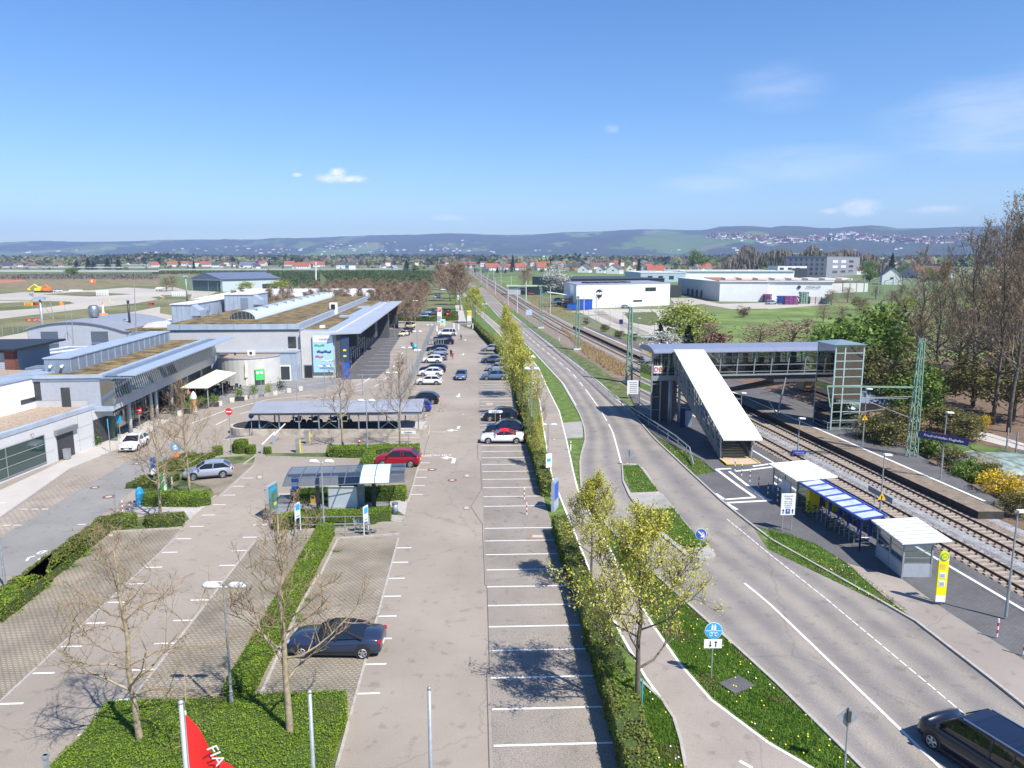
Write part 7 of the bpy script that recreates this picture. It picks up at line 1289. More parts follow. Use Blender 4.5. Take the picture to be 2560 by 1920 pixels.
for i,(x,y,ty) in enumerate([(367,592,478),(450,515,410)]):
 w = g('F',x,y); h = hat(w,'F',ty); o = thing('parking_machine','grey parking ticket column with yellow side, ' + ['nearer one','farther one'][i],'ticket machine',w,0,'ticket columns at the barriers'); m = MB(); m.box((w.x,w.y,h / 2),(.42,.45,h)); m.box((w.x,w.y,h + .03),(.5,.5,.06)); part(m,'body','alu',o); m = MB(); m.box((w.x + .24,w.y - .12,h / 2),(.06,.25,h)); part(m,'stripe','yellow',o)
for x,y,lab in ((503,448,'red and white traffic cone before the ramp wall, left one'),(893,512,'red and white traffic cone near the hedge, right one')):
 w = g('F',x,y); m = MB(); m.box((w.x,w.y,.02),(.36,.36,.04)); m.tube([(w.x,w.y,.04),(w.x,w.y,.22)],[.15,.11],12); m.tube([(w.x,w.y,.22),(w.x,w.y,.36)],[.11,.08],12,1); m.tube([(w.x,w.y,.36),(w.x,w.y,.6)],[.08,.02],12); tag(m.build('traffic_cone',[M['red'],M['white']]),lab,'traffic cone','traffic cones')
for k,x,y,ty,lab,flip in [('F',1318,510,388,'small white exit pointer board before the thin bare tree',1),('F',2068,355,212,'white exit pointer board in front of the black off-roader',-1)]:
 w = g(k,x,y); zt = hat(w,k,ty); o = thing('exit_sign',lab,'direction sign',w); m = MB(); m.bar(w,w + Vector((0,0,zt - .4)),.06); part(m,'post','galv',o); m = MB(); c0 = w + Vector((0,-.05,zt - .38)); e = [(-.8,-.16),(.75,-.16),(.95,0),(.75,.18),(-.8,.18)]; m.add([c0 + Vector((-flip * a if flip > 0 else a * 1,0,b)) for a,b in e][::1],[tuple(range(5))]); m.add([c0 + Vector((-flip * a if flip > 0 else a * 1,.03,b)) for a,b in e],[tuple(range(5))]); part(m,'board','white',o); text('lettering','Ausfahrt',.26,M['dark'],Matrix.Translation(c0 + Vector((0,-.02,0))) @ Matrix.Rotation(R(90),4,'X'),o)
for k,x,y,ty,lab in [('M',1102,1640,995,'no entry sign right of the bare trees, before the forecourt road'),('E',1215,400,200,'no entry sign beside the entrance of the glazed building')]:
 o,T,zt = disc_sign(k,x,y,k,ty,.36 if k == 'M' else .38,lab,'red',z0=0); m = LB(T); m.b0(-.27,.27,-.08,-.062,zt - .43,zt - .31); part(m,'bar','white',o)
o,T,zt = disc_sign('M',1385,1390,'M',1060,.34,'round blue sign seen edge on at the rounded end of the ramp wall','blue',z0=0,az=.9)
for k,x,y,ty,lab in [('E',1000,1110,930,'plain thin post behind the small hedge'),('E',955,590,300,'plain sign post with a blue plate edge at the annex entrance'),('E',1040,470,265,'blue information sign at the annex entrance')]:
 w = g(k,x,y); zt = hat(w,k,ty); o = thing('sign_post',lab,'sign post',w); m = MB(); m.tube([w,w + Vector((0,0,zt))],.035,6); part(m,'post','galv',o)
 if 'blue' in lab: m = MB(); m.box((w.x,w.y - .05,zt - .5),(.6 if 'inform' in lab else .08,.05,.95)); part(m,'plate','skyblue',o)
w = g('E',1335,860); zt = hat(w,'E',635); o = thing('direction_sign','blue sign edge on behind the bare tree at the left road','sign',w); m = MB(); m.tube([w,w + Vector((0,0,zt))],.04,6); part(m,'post','galv',o); m = MB(); m.box((w.x,w.y,zt - .45),(.12,.7,.85)); m.box((w.x,w.y,zt - 1.25),(.12,.7,.5),0,1); part(m,'plate',['blue','white'],o)
w = g('E',1530,700); zt = hat(w,'E',505); o = thing('direction_sign','blue and white sign with an orange plate between the two bare trees','sign',w); m = MB(); m.tube([w,w + Vector((0,0,zt))],.04,6); part(m,'post','galv',o); m = MB(); m.box((w.x,w.y - .05,zt - .45),(.85,.05,.8),.3); m.box((w.x,w.y - .05,zt - 1.2),(.5,.05,.5),.3,1); m.box((w.x,w.y - .08,zt - .45),(.4,.03,.45),.3,2); part(m,'plate',['skyblue','orange','white'],o)
w = g('E',1420,915); o = thing('charging_post','green and white charging post behind the rectangular hedge','charging post',w); m = MB(); m.box((w.x,w.y,.75),(.42,.36,1.5)); part(m,'body','green',o); m = MB(); m.box((w.x + .16,w.y - .12,.78),(.14,.18,1.56)); part(m,'edge','white',o)
w = g('E',1210,1035); o = thing('covered_machine','machine wrapped in blue plastic left of the rectangular hedge','machine',w); m = MB(); m.tube([(w.x,w.y,0),(w.x,w.y,.35),(w.x + .05,w.y,.9),(w.x,w.y,1.3),(w.x,w.y,1.42)],[.36,.28,.33,.22,.06],9); part(m,'cover','skyblue',o)
w = g('E',1490,905); m = MB(); m.tube([w,w + Vector((0,0,1.1))],.06,8); m.tube([w + Vector((0,0,1.1)),w + Vector((0,0,1.25))],.065,8,1); tag(m.build('marker_post',[M['white'],M['green']]),'white marker post with green top behind the rectangular hedge','marker post')
for k,x,y,lab in [('G',507,575,'white road edge post in the grass wedge between road and cycle path'),('C',998,1480,'white road edge post behind the hand rail by the white board'),('C',408,1010,'small white road edge post beyond the hand rail')]:
 w = g(k,x,y,0 if k == 'G' else 0); m = MB(); m.prism([(w.x - .06,w.y - .05),(w.x + .06,w.y - .05),(w.x,w.y + .07)],0,.7); m.prism([(w.x - .06,w.y - .05),(w.x + .06,w.y - .05),(w.x,w.y + .07)],.7,.82,1); m.prism([(w.x - .06,w.y - .05),(w.x + .06,w.y - .05),(w.x,w.y + .07)],.82,1.0,0); tag(m.build('edge_post',[M['white'],M['black']]),lab,'edge post','road edge posts')
# ---------------- twin lamps, flag poles ----------------
def twin(k,x,y,ty,label,z0=0.,both=True,grp='twin lamps of the car park'):
 w = g(k,x,y,z0); h = hat(w,k,ty); key = 'twin' if both else 'plain'; base = LAMPS.get(key)
 if base is None:
  o = proto('street_lamp',label,'street lamp'); m = MB(); m.tube([(0,0,0),(0,0,1.2),(0,0,1.25),(0,0,5.6)],[.085,.085,.06,.05],8); part(m,'post','galv',o,smooth=False)
  if both:
   for s in (-1,1): m = MB(); m.bar((0,0,5.45),(s * .2,0,5.47),.04); m.tube([(s * .18,0,5.5),(s * .35,0,5.53),(s * .75,0,5.53),(s * .92,0,5.5)],[.04,.13,.13,.03],10); part(m,'lamp_head','white',o,smooth=True)
  LAMPS[key] = o; base = o
 return put(base,(w.x,w.y,0),0,label,grp,(1,1,h / 5.6))
LAMPS = {}
for k,x,y,ty,z0,lab in [('I',2000,1085,65,.85,'twin headed lamp nearest the camera, left of the dark convertible'),('F',590,1285,660,0,'twin headed lamp in front of the pay station roof'),('F',965,583,135,.5,'twin headed lamp before the middle of the motorcycle roof'),('G',140,240,-240,0,'twin headed lamp on the hedge, left of a pair'),('G',168,380,-140,0,'twin headed lamp on the hedge, right of a pair'),('G',312,600,345,0,'twin headed lamp above the white notice beside the cycle path'),
 ('B',1175,1545,1280,0,'twin lamp at the fence end behind the motorcycle roof'),('B',1308,1400,1065,0,'tall lamp in the fence line level with the white hatchbacks'),('B',1398,1230,925,0,'tall lamp in the fence line level with the people group'),('B',1505,1020,870,0,'lamp in the fence line beside the black estate'),('B',1375,850,660,0,'lamp before the rear car park hedge'),('B',930,640,560,0,'lamp behind the terminal roof, left of the flags'),('B',968,640,565,0,'lamp behind the terminal roof, close to the flags'),('B',1253,620,515,0,'lamp among the flags'),('B',1975,870,690,0,'lamp right of the round yellow tree'),('B',600,1530,1225,0,'tall lamp on the plaza before the billboard'),('B',1150,900,780,0,'lamp by the far canopy corner')]:
 twin(k,x,y,ty,lab,z0)
for k,x,y,ty,lab in [('M',1517,840,510,'plain steel post on the plaza before the green poster'),('M',2010,925,645,'plain steel post above the left end of the motorcycle roof'),('M',1425,980,790,'steel post behind the left end of the motorcycle roof'),('B',925,1480,1290,'plain steel post at the bend of the forecourt road'),('I',45,90,-700,'tall post at the left picture edge before the yellowing hedge'),('B',1235,1530,1220,'steel post at the near end of the fence'),('B',1352,1340,1165,'steel post with small sign in the fence line'),('B',1200,980,860,'slim pole in the taxi bays')]:
 twin(k,x,y,ty,lab,0,False,'plain steel posts')
def pole(k,x,ty,D,label,r0=.075):
 p = atd(k,x,ty,D); m = MB(); m.tube([(p.x,p.y,0),(p.x,p.y,p.z - .08)],[r0,r0 * .75],12); m.tube([(p.x,p.y,p.z - .1),(p.x,p.y,p.z - .04),(p.x,p.y,p.z)],[r0 * .8,r0 * .95,r0 * .4],12); return p,m
p,m = pole('I',1560,1075,17.5,''); o = thing('flag_pole','white flag pole carrying the red flag at the bottom edge','flag pole',(p.x,p.y,0),0,'flag poles below the camera'); part(m,'pole','corr',o,smooth=True)
fo = thing('flag','red flag with white lettering on the left pole at the bottom edge','flag',p); fm = MB(); nx,nz_ = 16,14
for i in range(nx + 1):
 for j in range(nz_ + 1):
  u,v = i / nx,j / nz_; fm.v.append(Vector((p.x + .12 + u * 1.25 * (1 - .12 * v),p.y - .05 + .14 * math.sin(u * 9 + v * 2.5) * u,p.z - .35 - v * 2.9 - u * 1.9 + u * v * .9 + .05 * math.sin(u * 9))))
for i in range(nx):
 for j in range(nz_): a = i * (nz_ + 1) + j; fm.f.append((a,a + nz_ + 1,a + nz_ + 2,a + 1)); fm.m.append(0)
part(fm,'cloth','flagred',fo,smooth=True); text('lettering','FIA',.42,M['white'],Matrix.Translation(atd('V',466,1632,p.y - .3)) @ Matrix.Rotation(1.15,4,'Y') @ Matrix.Rotation(R(90),4,'X'),fo,.003)
m = MB(); m.tube([(p.x + .1,p.y,p.z - .3),(p.x + .11,p.y - .03,p.z - 3.4)],.025,6); part(m,'halyard','white',fo)
for k,x,ty,D,lab in [('J',462,985,19.5,'bare steel flag pole in front of the green hedge bed'),('J',1495,955,20.5,'bare steel flag pole standing before the empty lane')]: p,m = pole(k,x,ty,D,''); o = thing('flag_pole',lab,'flag pole',(p.x,p.y,0),0,'flag poles below the camera'); part(m,'pole','galv',o,smooth=True)
p = atd('I',390,1545,19.0); m = MB(); m.bar((p.x,p.y,0),(p.x,p.y,p.z),.12,.08); m.box((p.x,p.y,p.z - .05),(.16,.14,.1)); tag(m.build('marker_post',M['galv']),'short grey post at the bottom left edge','marker post')
for i,(x,ty,c1) in enumerate([(1032,560,'cream'),(1062,545,'white'),(1105,545,'red'),(1160,545,'navy'),(1213,540,'red'),(1270,550,'orange'),(1325,560,'skyblue')]):
 w = g('B',x,655); zt = hat(w,'B',ty); o = thing('flag',['cream','white','red, left','dark blue','red, middle','orange red','light blue'][i] + ' flag in the row of flags behind the terminal roof','flag',w,0,'row of flags behind the terminal'); m = MB(); m.tube([w,Vector((w.x,w.y,zt))],.09,6); part(m,'pole','white',o)
 m = MB(); m.add([(w.x + .1,w.y,zt - .2),(w.x + 1.0,w.y + .3,zt - 2.0),(w.x + 1.3,w.y,zt - 6.2),(w.x + .1,w.y,zt - 5.2)],[(0,1,2,3)]); part(m,'cloth',c1,o)
def slab(k,x0,x1,y,ty,label,mt,name='advertising_pylon',th=.4,z0=0,bits=()):
 a,b = g(k,x0,y),g(k,x1,y); zt = hat(a,k,ty); W = b.x - a.x; o = thing(name,label,'sign',(a.x,a.y,0)); m = MB(); m.b0(a.x,b.x,a.y,a.y + th,z0,zt); part(m,'body',mt,o)
 for f0,f1,h0,h1,mm in bits: m = MB(); m.b0(a.x + W * f0,a.x + W * f1,a.y - .06,a.y - .01,z0 + (zt - z0) * h0,z0 + (zt - z0) * h1); part(m,'panel',mm,o)
 return o,a,b,zt
o,a,b,zt = slab('B',1567,1605,848,722,'white pylon with a red parking square beyond the terminal forecourt','white',bits=((.1,.9,.72,.97,'red'),(.1,.9,.1,.4,'corr'))); text('lettering','P',1.6,M['white'],Matrix.Translation(((a.x + b.x) / 2,a.y - .1,zt * .85)) @ Matrix.Rotation(R(90),4,'X'),o)
o,a,b,zt = slab('B',1825,1862,885,750,'white pylon with a yellow parking square before the round yellow green tree','white',bits=((.05,.95,.72,.98,'yellow'),(.1,.9,.1,.35,'corr'))); text('lettering','P2',1.2,M['orange'],Matrix.Translation(((a.x + b.x) / 2,a.y - .1,zt * .85)) @ Matrix.Rotation(R(90),4,'X'),o)
slab('B',1592,1637,905,822,'pale blue advertising board with a figure at the forecourt exit',pm('board_blue',(.50,.72,.85),.6,var=.02),'advertising_board',.15,.8,((.25,.7,.1,.55,'yellow'),(.3,.6,.5,.75,'green')))
slab('B',965,1000,650,600,'small blue poster wall behind the terminal roof','blue','poster_wall',.2,0,((.3,.7,.3,.8,'red'),(.1,.3,.3,.8,'white')))
slab('B',1785,1810,612,580,'pale blue road sign beside the road beyond the round tree','skyblue','road_sign',.1,2); slab('B',1740,1770,675,615,'white and brown board at the end of the footpath','white','information_board',.2,.5,((.1,.9,.0,.35,'tilepath'),))
for x0,x1,y in [(1560,1570,930),(1706,1716,905),(1748,1757,915),(1870,1878,908)]: slab('B',x0,x1,y,y - 48,'short white post at the forecourt exit, ' + {1560: 'by the fence end',1706: 'left of the white bar',1748: 'right of the white bar',1870: 'right of the yellow topped pylon'}[x0],'white','white_post',.3)
w = g('G',312,850); w.x -= .0; zt = hat(w,'G',600); o = thing('notice_board','small white notice on a post beside the cycle path hedge','sign',w,.0); m = MB(); m.bar(w,(w.x,w.y,zt - .8),.05); part(m,'post','white',o); m = MB(); m.box((w.x + .05,w.y,zt - .65),(.62,.04,1.25),.5); part(m,'board','white',o); m = MB(); m.box((w.x + .05,w.y - .03,zt - .6),(.4,.02,.3),.5); part(m,'print','skyblue',o)
w = g('G',370,1085); zt = hat(w,'G',830); o = thing('information_stele','tall blue-grey information stele seen from the side at the gap in the hedge','stele',w,0); T = lmb(w,1.25); m = LB(T); m.b0(-.7,.7,-.12,.12,0,zt); part(m,'body','zinc',o); m = LB(T); m.b0(-.6,.6,.12,.135,.9,zt - .2); m.b0(-.6,.6,-.135,-.12,.9,zt - .2); part(m,'panel','blue',o)
w = g('C',1040,1510); zt = hat(w,'C',1350); o = thing('information_board','white information board with small print between hand rail and footbridge','information board',w,0); m = MB(); [m.bar((w.x + s,w.y,0),(w.x + s,w.y,zt),.07) for s in (-.55,.55)]; part(m,'post','galv',o); m = MB(); m.box((w.x,w.y - .06,zt - 1.0),(1.6,.05,2.0)); part(m,'board','white',o); m = MB(); [m.box((w.x + (.1 if i else 0),w.y - .1,zt - .3 - i * .28),(1.1,.02,.07)) for i in range(6)]; part(m,'print','galv',o)
w = g('C',147,850); zt = hat(w,'C',740); o = thing('road_sign','pale blue road sign beside the railway at the near end of the hand rail','road sign',w,0); m = MB(); m.bar(w,(w.x,w.y,zt),.1); part(m,'post','galv',o); m = MB(); m.box((w.x,w.y - .1,zt - .9),(2.0,.06,1.7)); part(m,'board',pm('sign_pale',(.45,.55,.68),.5,var=.02),o)
w = g('G',1180,190); o = thing('switch_cabinet','white electrical cabinet on the grass left of the footbridge tower','cabinet',w); m = MB(); m.box((w.x + .1,w.y + .3,.95),(2.1,.6,1.8)); part(m,'body',pm('cab_white',(.72,.73,.70),.6,var=.03),o); m = MB(); m.box((w.x + .1,w.y + .3,.04),(2.2,.7,.1)); m.box((w.x + .1,w.y - .01,1.0),(.03,.02,1.6)); part(m,'plinth','concrete',o)
w = g('G',1470,370,.1); o = thing('ticket_machine','dark blue ticket column under the stair of the footbridge','ticket machine',w); m = MB(); m.box((w.x,w.y,1.25),(.5,.6,2.3)); part(m,'body','navy',o); m = MB(); m.box((w.x + .7,w.y,1.1),(.9,.1,1.9)); part(m,'panel','zincdark',o)
w = g('C',628,738); w2_ = g('C',520,742);
for i,(q,s) in enumerate(((w,2.6),(w2_,1.6))): o = thing('waste_bin',['large blue waste container at the corner of the white emblem hall','low blue skip left of the large blue container'][i],'container',q); m = MB(); m.b0(q.x - s * 1.2,q.x + s * 1.2,q.y,q.y + 3,.2,s * 1.5); part(m,'body','blue',o); m = MB(); m.b0(q.x - s * 1.25,q.x + s * 1.25,q.y - .1,q.y + 3.1,s * 1.5,s * 1.5 + .2); part(m,'lid','navy',o)
# ---------------- fence between forecourt and car park ----------------
fn = thing('mesh_fence','tall grey mesh fence with many posts between forecourt road and left car row','fence',g('B',1280,1500)); FP = [g('B',1240,1550),g('B',1290,1480),g('B',1390,1290),g('B',1450,1130),g('B',1500,990),g('B',1545,900)]; m = MB(); k = 0
for a,b in zip(FP,FP[1:]):
 for z in (.3,1.1,1.9): m.bar(a + Vector((0,0,z)),b + Vector((0,0,z)),.035)
 L = (b - a).length
 for i in range(int(L / .35)): q = a.lerp(b,i * .35 / L); m.bar(q + Vector((0,0,.1)),q + Vector((0,0,1.95)),.012)
part(m,'mesh','galv',fn)
for a,b in zip(FP,FP[1:]):
 L = (b - a).length;
 for i in range(int(L / 2.5)): q = a.lerp(b,i * 2.5 / L); m = MB(); m.bar(q,q + Vector((0,0,2.1 + (i % 3 == 0) * .5)),.08); part(m,'post','galv',fn)
# ---------------- café ----------------
cc = [g('M',390,712,2.9),g('M',770,712,2.9),g('M',1160,505,2.9),g('M',890,465,2.9)]; pr = thing('parasol','huge rectangular cream parasol over the café terrace','parasol',(sum(p.x for p in cc) / 4,sum(p.y for p in cc) / 4,0)); m = MB(); top = Vector((sum(p.x for p in cc) / 4,sum(p.y for p in cc) / 4,3.25)); m.add(cc + [top],[(0,1,4),(1,2,4),(2,3,4),(3,0,4)]); m.add([p - Vector((0,0,.12)) for p in cc] + cc,[(0,1,5,4),(1,2,6,5),(2,3,7,6),(3,0,4,7)]); part(m,'canopy','cream',pr)
for t,(i,j) in ((.5,(0,1)),(.97,(0,1)),(.5,(1,2)),(.05,(0,1))): q = cc[i].lerp(cc[j],t).lerp(top,.06); m = MB(); m.tube([(q.x,q.y,0),(q.x,q.y,2.85)],.05 if t != .97 else .1,8); part(m,'pole','galv',pr)
w = g('M',1310,690); m = MB(); m.tube([(w.x,w.y,0),(w.x,w.y,1.2),(w.x,w.y,1.4),(w.x,w.y,2.2),(w.x + .05,w.y,3.4),(w.x,w.y,3.9)],[.06,.06,.28,.2,.26,.04],10); tag(m.build('closed_parasol',M['cream']),'closed cream parasol standing before the round bar','parasol')
w = g('M',588,1050); o = thing('ice_cream_figure','big ice cream cone figure with white, green and orange top on the café terrace','advertising figure',w); m = MB(); m.tube([w,w + Vector((0,0,.3))],.35,10); part(m,'base','white',o); m = MB(); m.tube([w + Vector((0,0,.3)),w + Vector((0,0,1.7))],[.13,.34],12); part(m,'cone',pm('waffle',(.72,.38,.08),.8,var=.1),o); m = MB(); m.tube([w + Vector((0,0,1.65)),w + Vector((0,0,1.9)),w + Vector((0,0,2.4)),w + Vector((0,0,2.75))],[.36,.42,.3,.05],12); part(m,'scoop','white',o,smooth=True); m = MB(); m.tube([w + Vector((-.25,-.2,1.8)),w + Vector((-.25,-.2,2.2))],[.2,.12],8); part(m,'scoop','lime',o)
tb = proto('cafe_table','','table'); m = MB(); m.tube([(0,0,.70),(0,0,.74)],.45,14); part(m,'tabletop','dark',tb); m = MB(); m.tube([(0,0,0),(0,0,.7)],.05,6); m.tube([(0,0,0),(0,0,.04)],.25,10); part(m,'pedestal','steel',tb)
chp = proto('cafe_chair','','chair'); m = MB(); m.box((0,0,.45),(.46,.46,.05)); part(m,'seat','black',chp); m = MB(); m.box((0,.22,.72),(.44,.05,.5),0,0,-.15); part(m,'backrest','black',chp)
for sx in (-.2,.2):
 for sy in (-.2,.2): m = MB(); m.bar((sx,sy,0),(sx,sy,.45),.03); part(m,'leg','dark',chp)
r = random.Random(9); terr = G('M',(60,1130),(560,1010),(900,880),(1130,770),(1480,690),(1100,690),(900,720),(300,850),(20,960)); spots = []
x0,x1 = min(p[0] for p in terr),max(p[0] for p in terr); y0,y1 = min(p[1] for p in terr),max(p[1] for p in terr)
yy = y0
while yy < y1:
 xx = x0 + r.uniform(0,1)
 while xx < x1:
  if inpoly(xx,yy,terr): spots.append((xx,yy))
  xx += 2.1
 yy += 2.2
for i,(x,y) in enumerate(spots[:26]):
 put(tb,(x,y,.02),0,'round dark café table on the terrace between glazed wing and planters','café tables')
 for a in (0,1.57,3.14,4.71)[:3 + i % 2]: a += r.uniform(-.3,.3); put(chp,(x + .75 * math.cos(a),y + .75 * math.sin(a),.02),a - PI / 2,'black café chair at the tables of the terrace','café chairs')
pb = []
for x,y,hh_,lab in [(700,1000,1.5,'planter with round green bush, first right of the ice cream figure'),(860,975,1.4,'planter with green bush under the parasol corner'),(1215,895,1.7,'planter with green bush left of the middle of the terrace edge'),(1410,860,1.8,'planter with reddish green bush before the round bar'),(1610,830,1.8,'planter with yellow green bush below the green poster'),(1790,795,2.0,'planter with dark conical bush near the white doors'),(490,1070,1.5,'planter with young tree left of the ice cream figure')]:
 w = g('M',x,y); o = thing('planter',lab,'planter',w,.2,'planters along the terrace'); T = lmb(w,.2); m = LB(T); m.b0(-.6,.6,-.3,.3,0,.55); part(m,'trough','concrete' if x > 1300 else 'dark',o); lf = MB(); rr_ = random.Random(x)
 leafcards(lf,[w + Vector((rr_.gauss(0,.32),rr_.gauss(0,.32),.6 + abs(rr_.gauss(hh_ * .35,hh_ * .22)))) for _ in range(420)],.09,0,.3,rr_); part(lf,'plant','dgreen' if 'conical' in lab else 'mgreen' if 'yellow' not in lab else 'ygreen',o)
for x,y in [(390,1095),(940,960),(1110,915),(1290,880),(1705,815),(1895,780),(2058,755),(590,1040)]: w = g('M',x,y); m = MB(); m.box((w.x,w.y,.3),(.6,.5,.6),.3); tag(m.build('concrete_block',pm('block_pale',(.6,.57,.5),.9,var=.1) if 'block_pale' not in MATS else MATS['block_pale']),'pale concrete block along the edge of the plaza','concrete block','concrete blocks on the plaza')
w = g('E',845,530); o = thing('climbing_plant','green shrub with yellow leaves against the annex entrance','shrub',w); lf = MB(); leafcards(lf,[w + Vector((-.4 + rnd.gauss(0,.35),rnd.gauss(0,.3),abs(rnd.gauss(.3,.9)))) for _ in range(500)],.1,0,.3); part(lf,'foliage','mgreen',o)
# ---------------- people ----------------
def person(w,face,label,top,legs,hair='black',h=1.72,pose='stand',group='people'):
 z = w.z; o = thing('person',label,'person',(w.x,w.y,z),face,group); s = h / 1.72; J = {}
 sit = pose == 'sit'; st = .16 if pose == 'walk' else .0; hz_ = .52 if sit else .92
 if sit: pts = dict(pel=(0,0,.5),che=(0,.03,.95),nec=(0,.02,1.12),hea=(0,0,1.2),hl=(-.09,0,.5),kl=(-.11,-.42,.5),al=(-.11,-.45,.06),tl=(-.11,-.62,.03),hr=(.09,0,.5),kr=(.11,-.42,.5),ar=(.11,-.45,.06),tr=(.11,-.62,.03),sl=(-.19,.02,1.05),el=(-.26,-.08,.8),wl=(-.16,-.32,.72),fl=(-.1,-.40,.74),sr=(.19,.02,1.05),er=(.26,-.08,.8),wr=(.16,-.32,.72),fr=(.1,-.40,.74)); hc = (0,-.02,1.31)
 else: pts = dict(pel=(0,0,.95),che=(0,0,1.28),nec=(0,0,1.47),hea=(0,-.01,1.54),hl=(-.09,0,.9),kl=(-.1,-st,.50),al=(-.1,-st * .9,.08),tl=(-.1,-st * .9 - .17,.03),hr=(.09,0,.9),kr=(.1,st * .3,.50),ar=(.1,st * 1.4,.1),tr=(.1,st * 1.4 - .16,.03),sl=(-.19,0,1.41),el=(-.24,.03 + st * .4,1.14),wl=(-.25,-.05 + st,.90),fl=(-.25,-.07 + st,.80),sr=(.19,0,1.41),er=(.24,.0 - st * .5,1.14),wr=(.25,-.1 - st,.92),fr=(.24,-.13 - st,.82)); hc = (0,-.02,1.63)
 rad = dict(pel=.15,che=.15,nec=.055,hea=.06,hl=.09,kl=.06,al=.04,tl=.035,hr=.09,kr=.06,ar=.04,tr=.035,sl=.06,el=.042,wl=.03,fl=.028,sr=.06,er=.042,wr=.03,fr=.028)
 ed = [('pel','che'),('che','nec'),('nec','hea'),('pel','hl'),('hl','kl'),('kl','al'),('al','tl'),('pel','hr'),('hr','kr'),('kr','ar'),('ar','tr'),('che','sl'),('sl','el'),('el','wl'),('wl','fl'),('che','sr'),('sr','er'),('er','wr'),('wr','fr')]
 def skin(name,keys,mt,grow_=0.,ro='pel'):
  ks_ = [k for k in pts if k in keys]; me = bpy.data.meshes.new(name); me.from_pydata([tuple(Vector(pts[k]) * s) for k in ks_],[(ks_.index(a),ks_.index(b)) for a,b in ed if a in ks_ and b in ks_],[]); ob = bpy.data.objects.new(name,me); col.objects.link(ob); ob.parent = o; md = ob.modifiers.new('skin','SKIN'); md.use_smooth_shade = True
  for i,k in enumerate(ks_): q = rad[k] * s + grow_; me.skin_vertices[0].data[i].radius = (q,q * .8); me.skin_vertices[0].data[i].use_root = k == ro
  ob.modifiers.new('sub','SUBSURF').levels = 1; ob.modifiers['sub'].render_levels = 1; me.materials.append(M[mt]); return ob
 skin('body',list(pts),'skin'); skin('jacket',['pel','che','sl','sr','el','er','wl','wr'],top,.022); skin('trousers',['pel','hl','hr','kl','kr','al','ar'],legs,.02)
 m = MB(); c_ = Vector(hc) * s; pr_ = [(-.11,.045),(-.07,.075),(0,.092),(.06,.085),(.10,.05)]
 m.tube([(o.matrix_basis @ Vector((0,0,0)))] * 0 or [c_ + Vector((0,0,a)) * s for a,b in pr_],[b * s for a,b in pr_],10); hd = m; hd_o = MB.build(hd,'head',M['skin'],None,True); hd_o.parent = o
 m = MB(); m.tube([c_ + Vector((0,.02,a)) * s for a,b in ((-.03,.096),(.05,.103),(.10,.07),(.13,.02))],[b * s for a,b in ((-.03,.096),(.05,.103),(.10,.07),(.13,.02))],10); hr_ = MB.build(m,'hair',M[hair],None,True); hr_.parent = o; return o
d('pinkcloth',(.45,.16,.16),.9,var=.05); d('greencloth',(.02,.22,.16),.9,var=.05); d('whitecloth',(.7,.7,.72),.9,var=.05); d('hair',(.10,.055,.03),.8,var=0); d('blond',(.45,.32,.18),.8,var=0); d('lightjean',(.22,.33,.5),.9,var=.1)
def gg(k,x,y): w = g(k,x,y); w.z = .02; return w
person(gg('B',1650,1180),.6,'person in dark top and pale jeans beside the silver car boot','cloth','lightjean','hair',1.78)
person(gg('B',1700,1172),-.5,'person with long hair in reddish clothes beside the silver car','pinkcloth','pinkcloth','hair',1.72)
person(gg('B',1685,1150),2.6,'person with fair hair in dark clothes behind the two others at the silver car','cloth','cloth','blond',1.75)
person(gg('B',1772,1003),1.2,'person in a green jacket walking up the aisle','greencloth','cloth','hair',1.78,'walk')
person(gg('B',1347,1078),0,'person in dark clothes standing on the forecourt road by a turquoise trolley','cloth','cloth','hair',1.75)
person(gg('B',1325,970),-.4,'person in dark clothes standing at the nearest cream taxi','cloth','jean','hair',1.78)
person(gg('B',1197,885),0,'person walking in the taxi bays near the far corner','cloth','jean','hair',1.75,'walk')
for i,(x,y,tp,lg,ps) in enumerate([(775,1255,'orange','cloth','sit'),(800,1248,'cloth','cloth','sit'),(820,1246,'whitecloth','jean','stand'),(840,1215,'navy','cloth','stand'),(885,1150,'cloth','cloth','stand'),(905,1142,'red','cloth','stand'),(930,1135,'cloth','jean','stand'),(1135,930,'whitecloth','cloth','stand'),(1150,915,'cloth','cloth','stand')]):
 person(gg('B',x,y),i * .7,'person in ' + {'orange': 'an orange','cloth': 'a black','whitecloth': 'a white','navy': 'a dark blue','red': 'a red'}[tp] + ' top, ' + ['leftmost at the banner corner of the terminal','seated second from the banner corner','third from the banner corner','fourth from the banner corner','first of three before the middle terminal doors','middle of three before the middle terminal doors','last of three before the middle terminal doors','near one at the far terminal doors','far one at the far terminal doors'][i],tp,lg,'hair',1.75,ps)
for i,(x,y,tp) in enumerate([(330,900,'whitecloth'),(380,890,'navy'),(460,880,'whitecloth'),(520,870,'red'),(870,830,'skyblue'),(960,790,'whitecloth'),(1000,800,'cloth'),(300,930,'cloth')]):
 person(gg('M',x,y),i,'seated café guest in ' + {'whitecloth': 'white','navy': 'dark blue','red': 'red','skyblue': 'light blue','cloth': 'black'}[tp] + ', ' + ['left of the bicycles','beside the bicycles','before the first pole','behind the ice cream figure','at the parasol corner post','under the right parasol edge','beside the closed parasol','leftmost on the terrace'][i],tp,'cloth','hair',1.7,'sit')
w = gg('B',1372,1082); m = MB(); m.tube([w + Vector((0,0,.1)),w + Vector((.05,0,.6)),w + Vector((0,0,1.15))],[.45,.55,.3],10); tag(m.build('luggage_bundle',M['teal']),'turquoise bundle on the forecourt road beside a standing person','luggage')
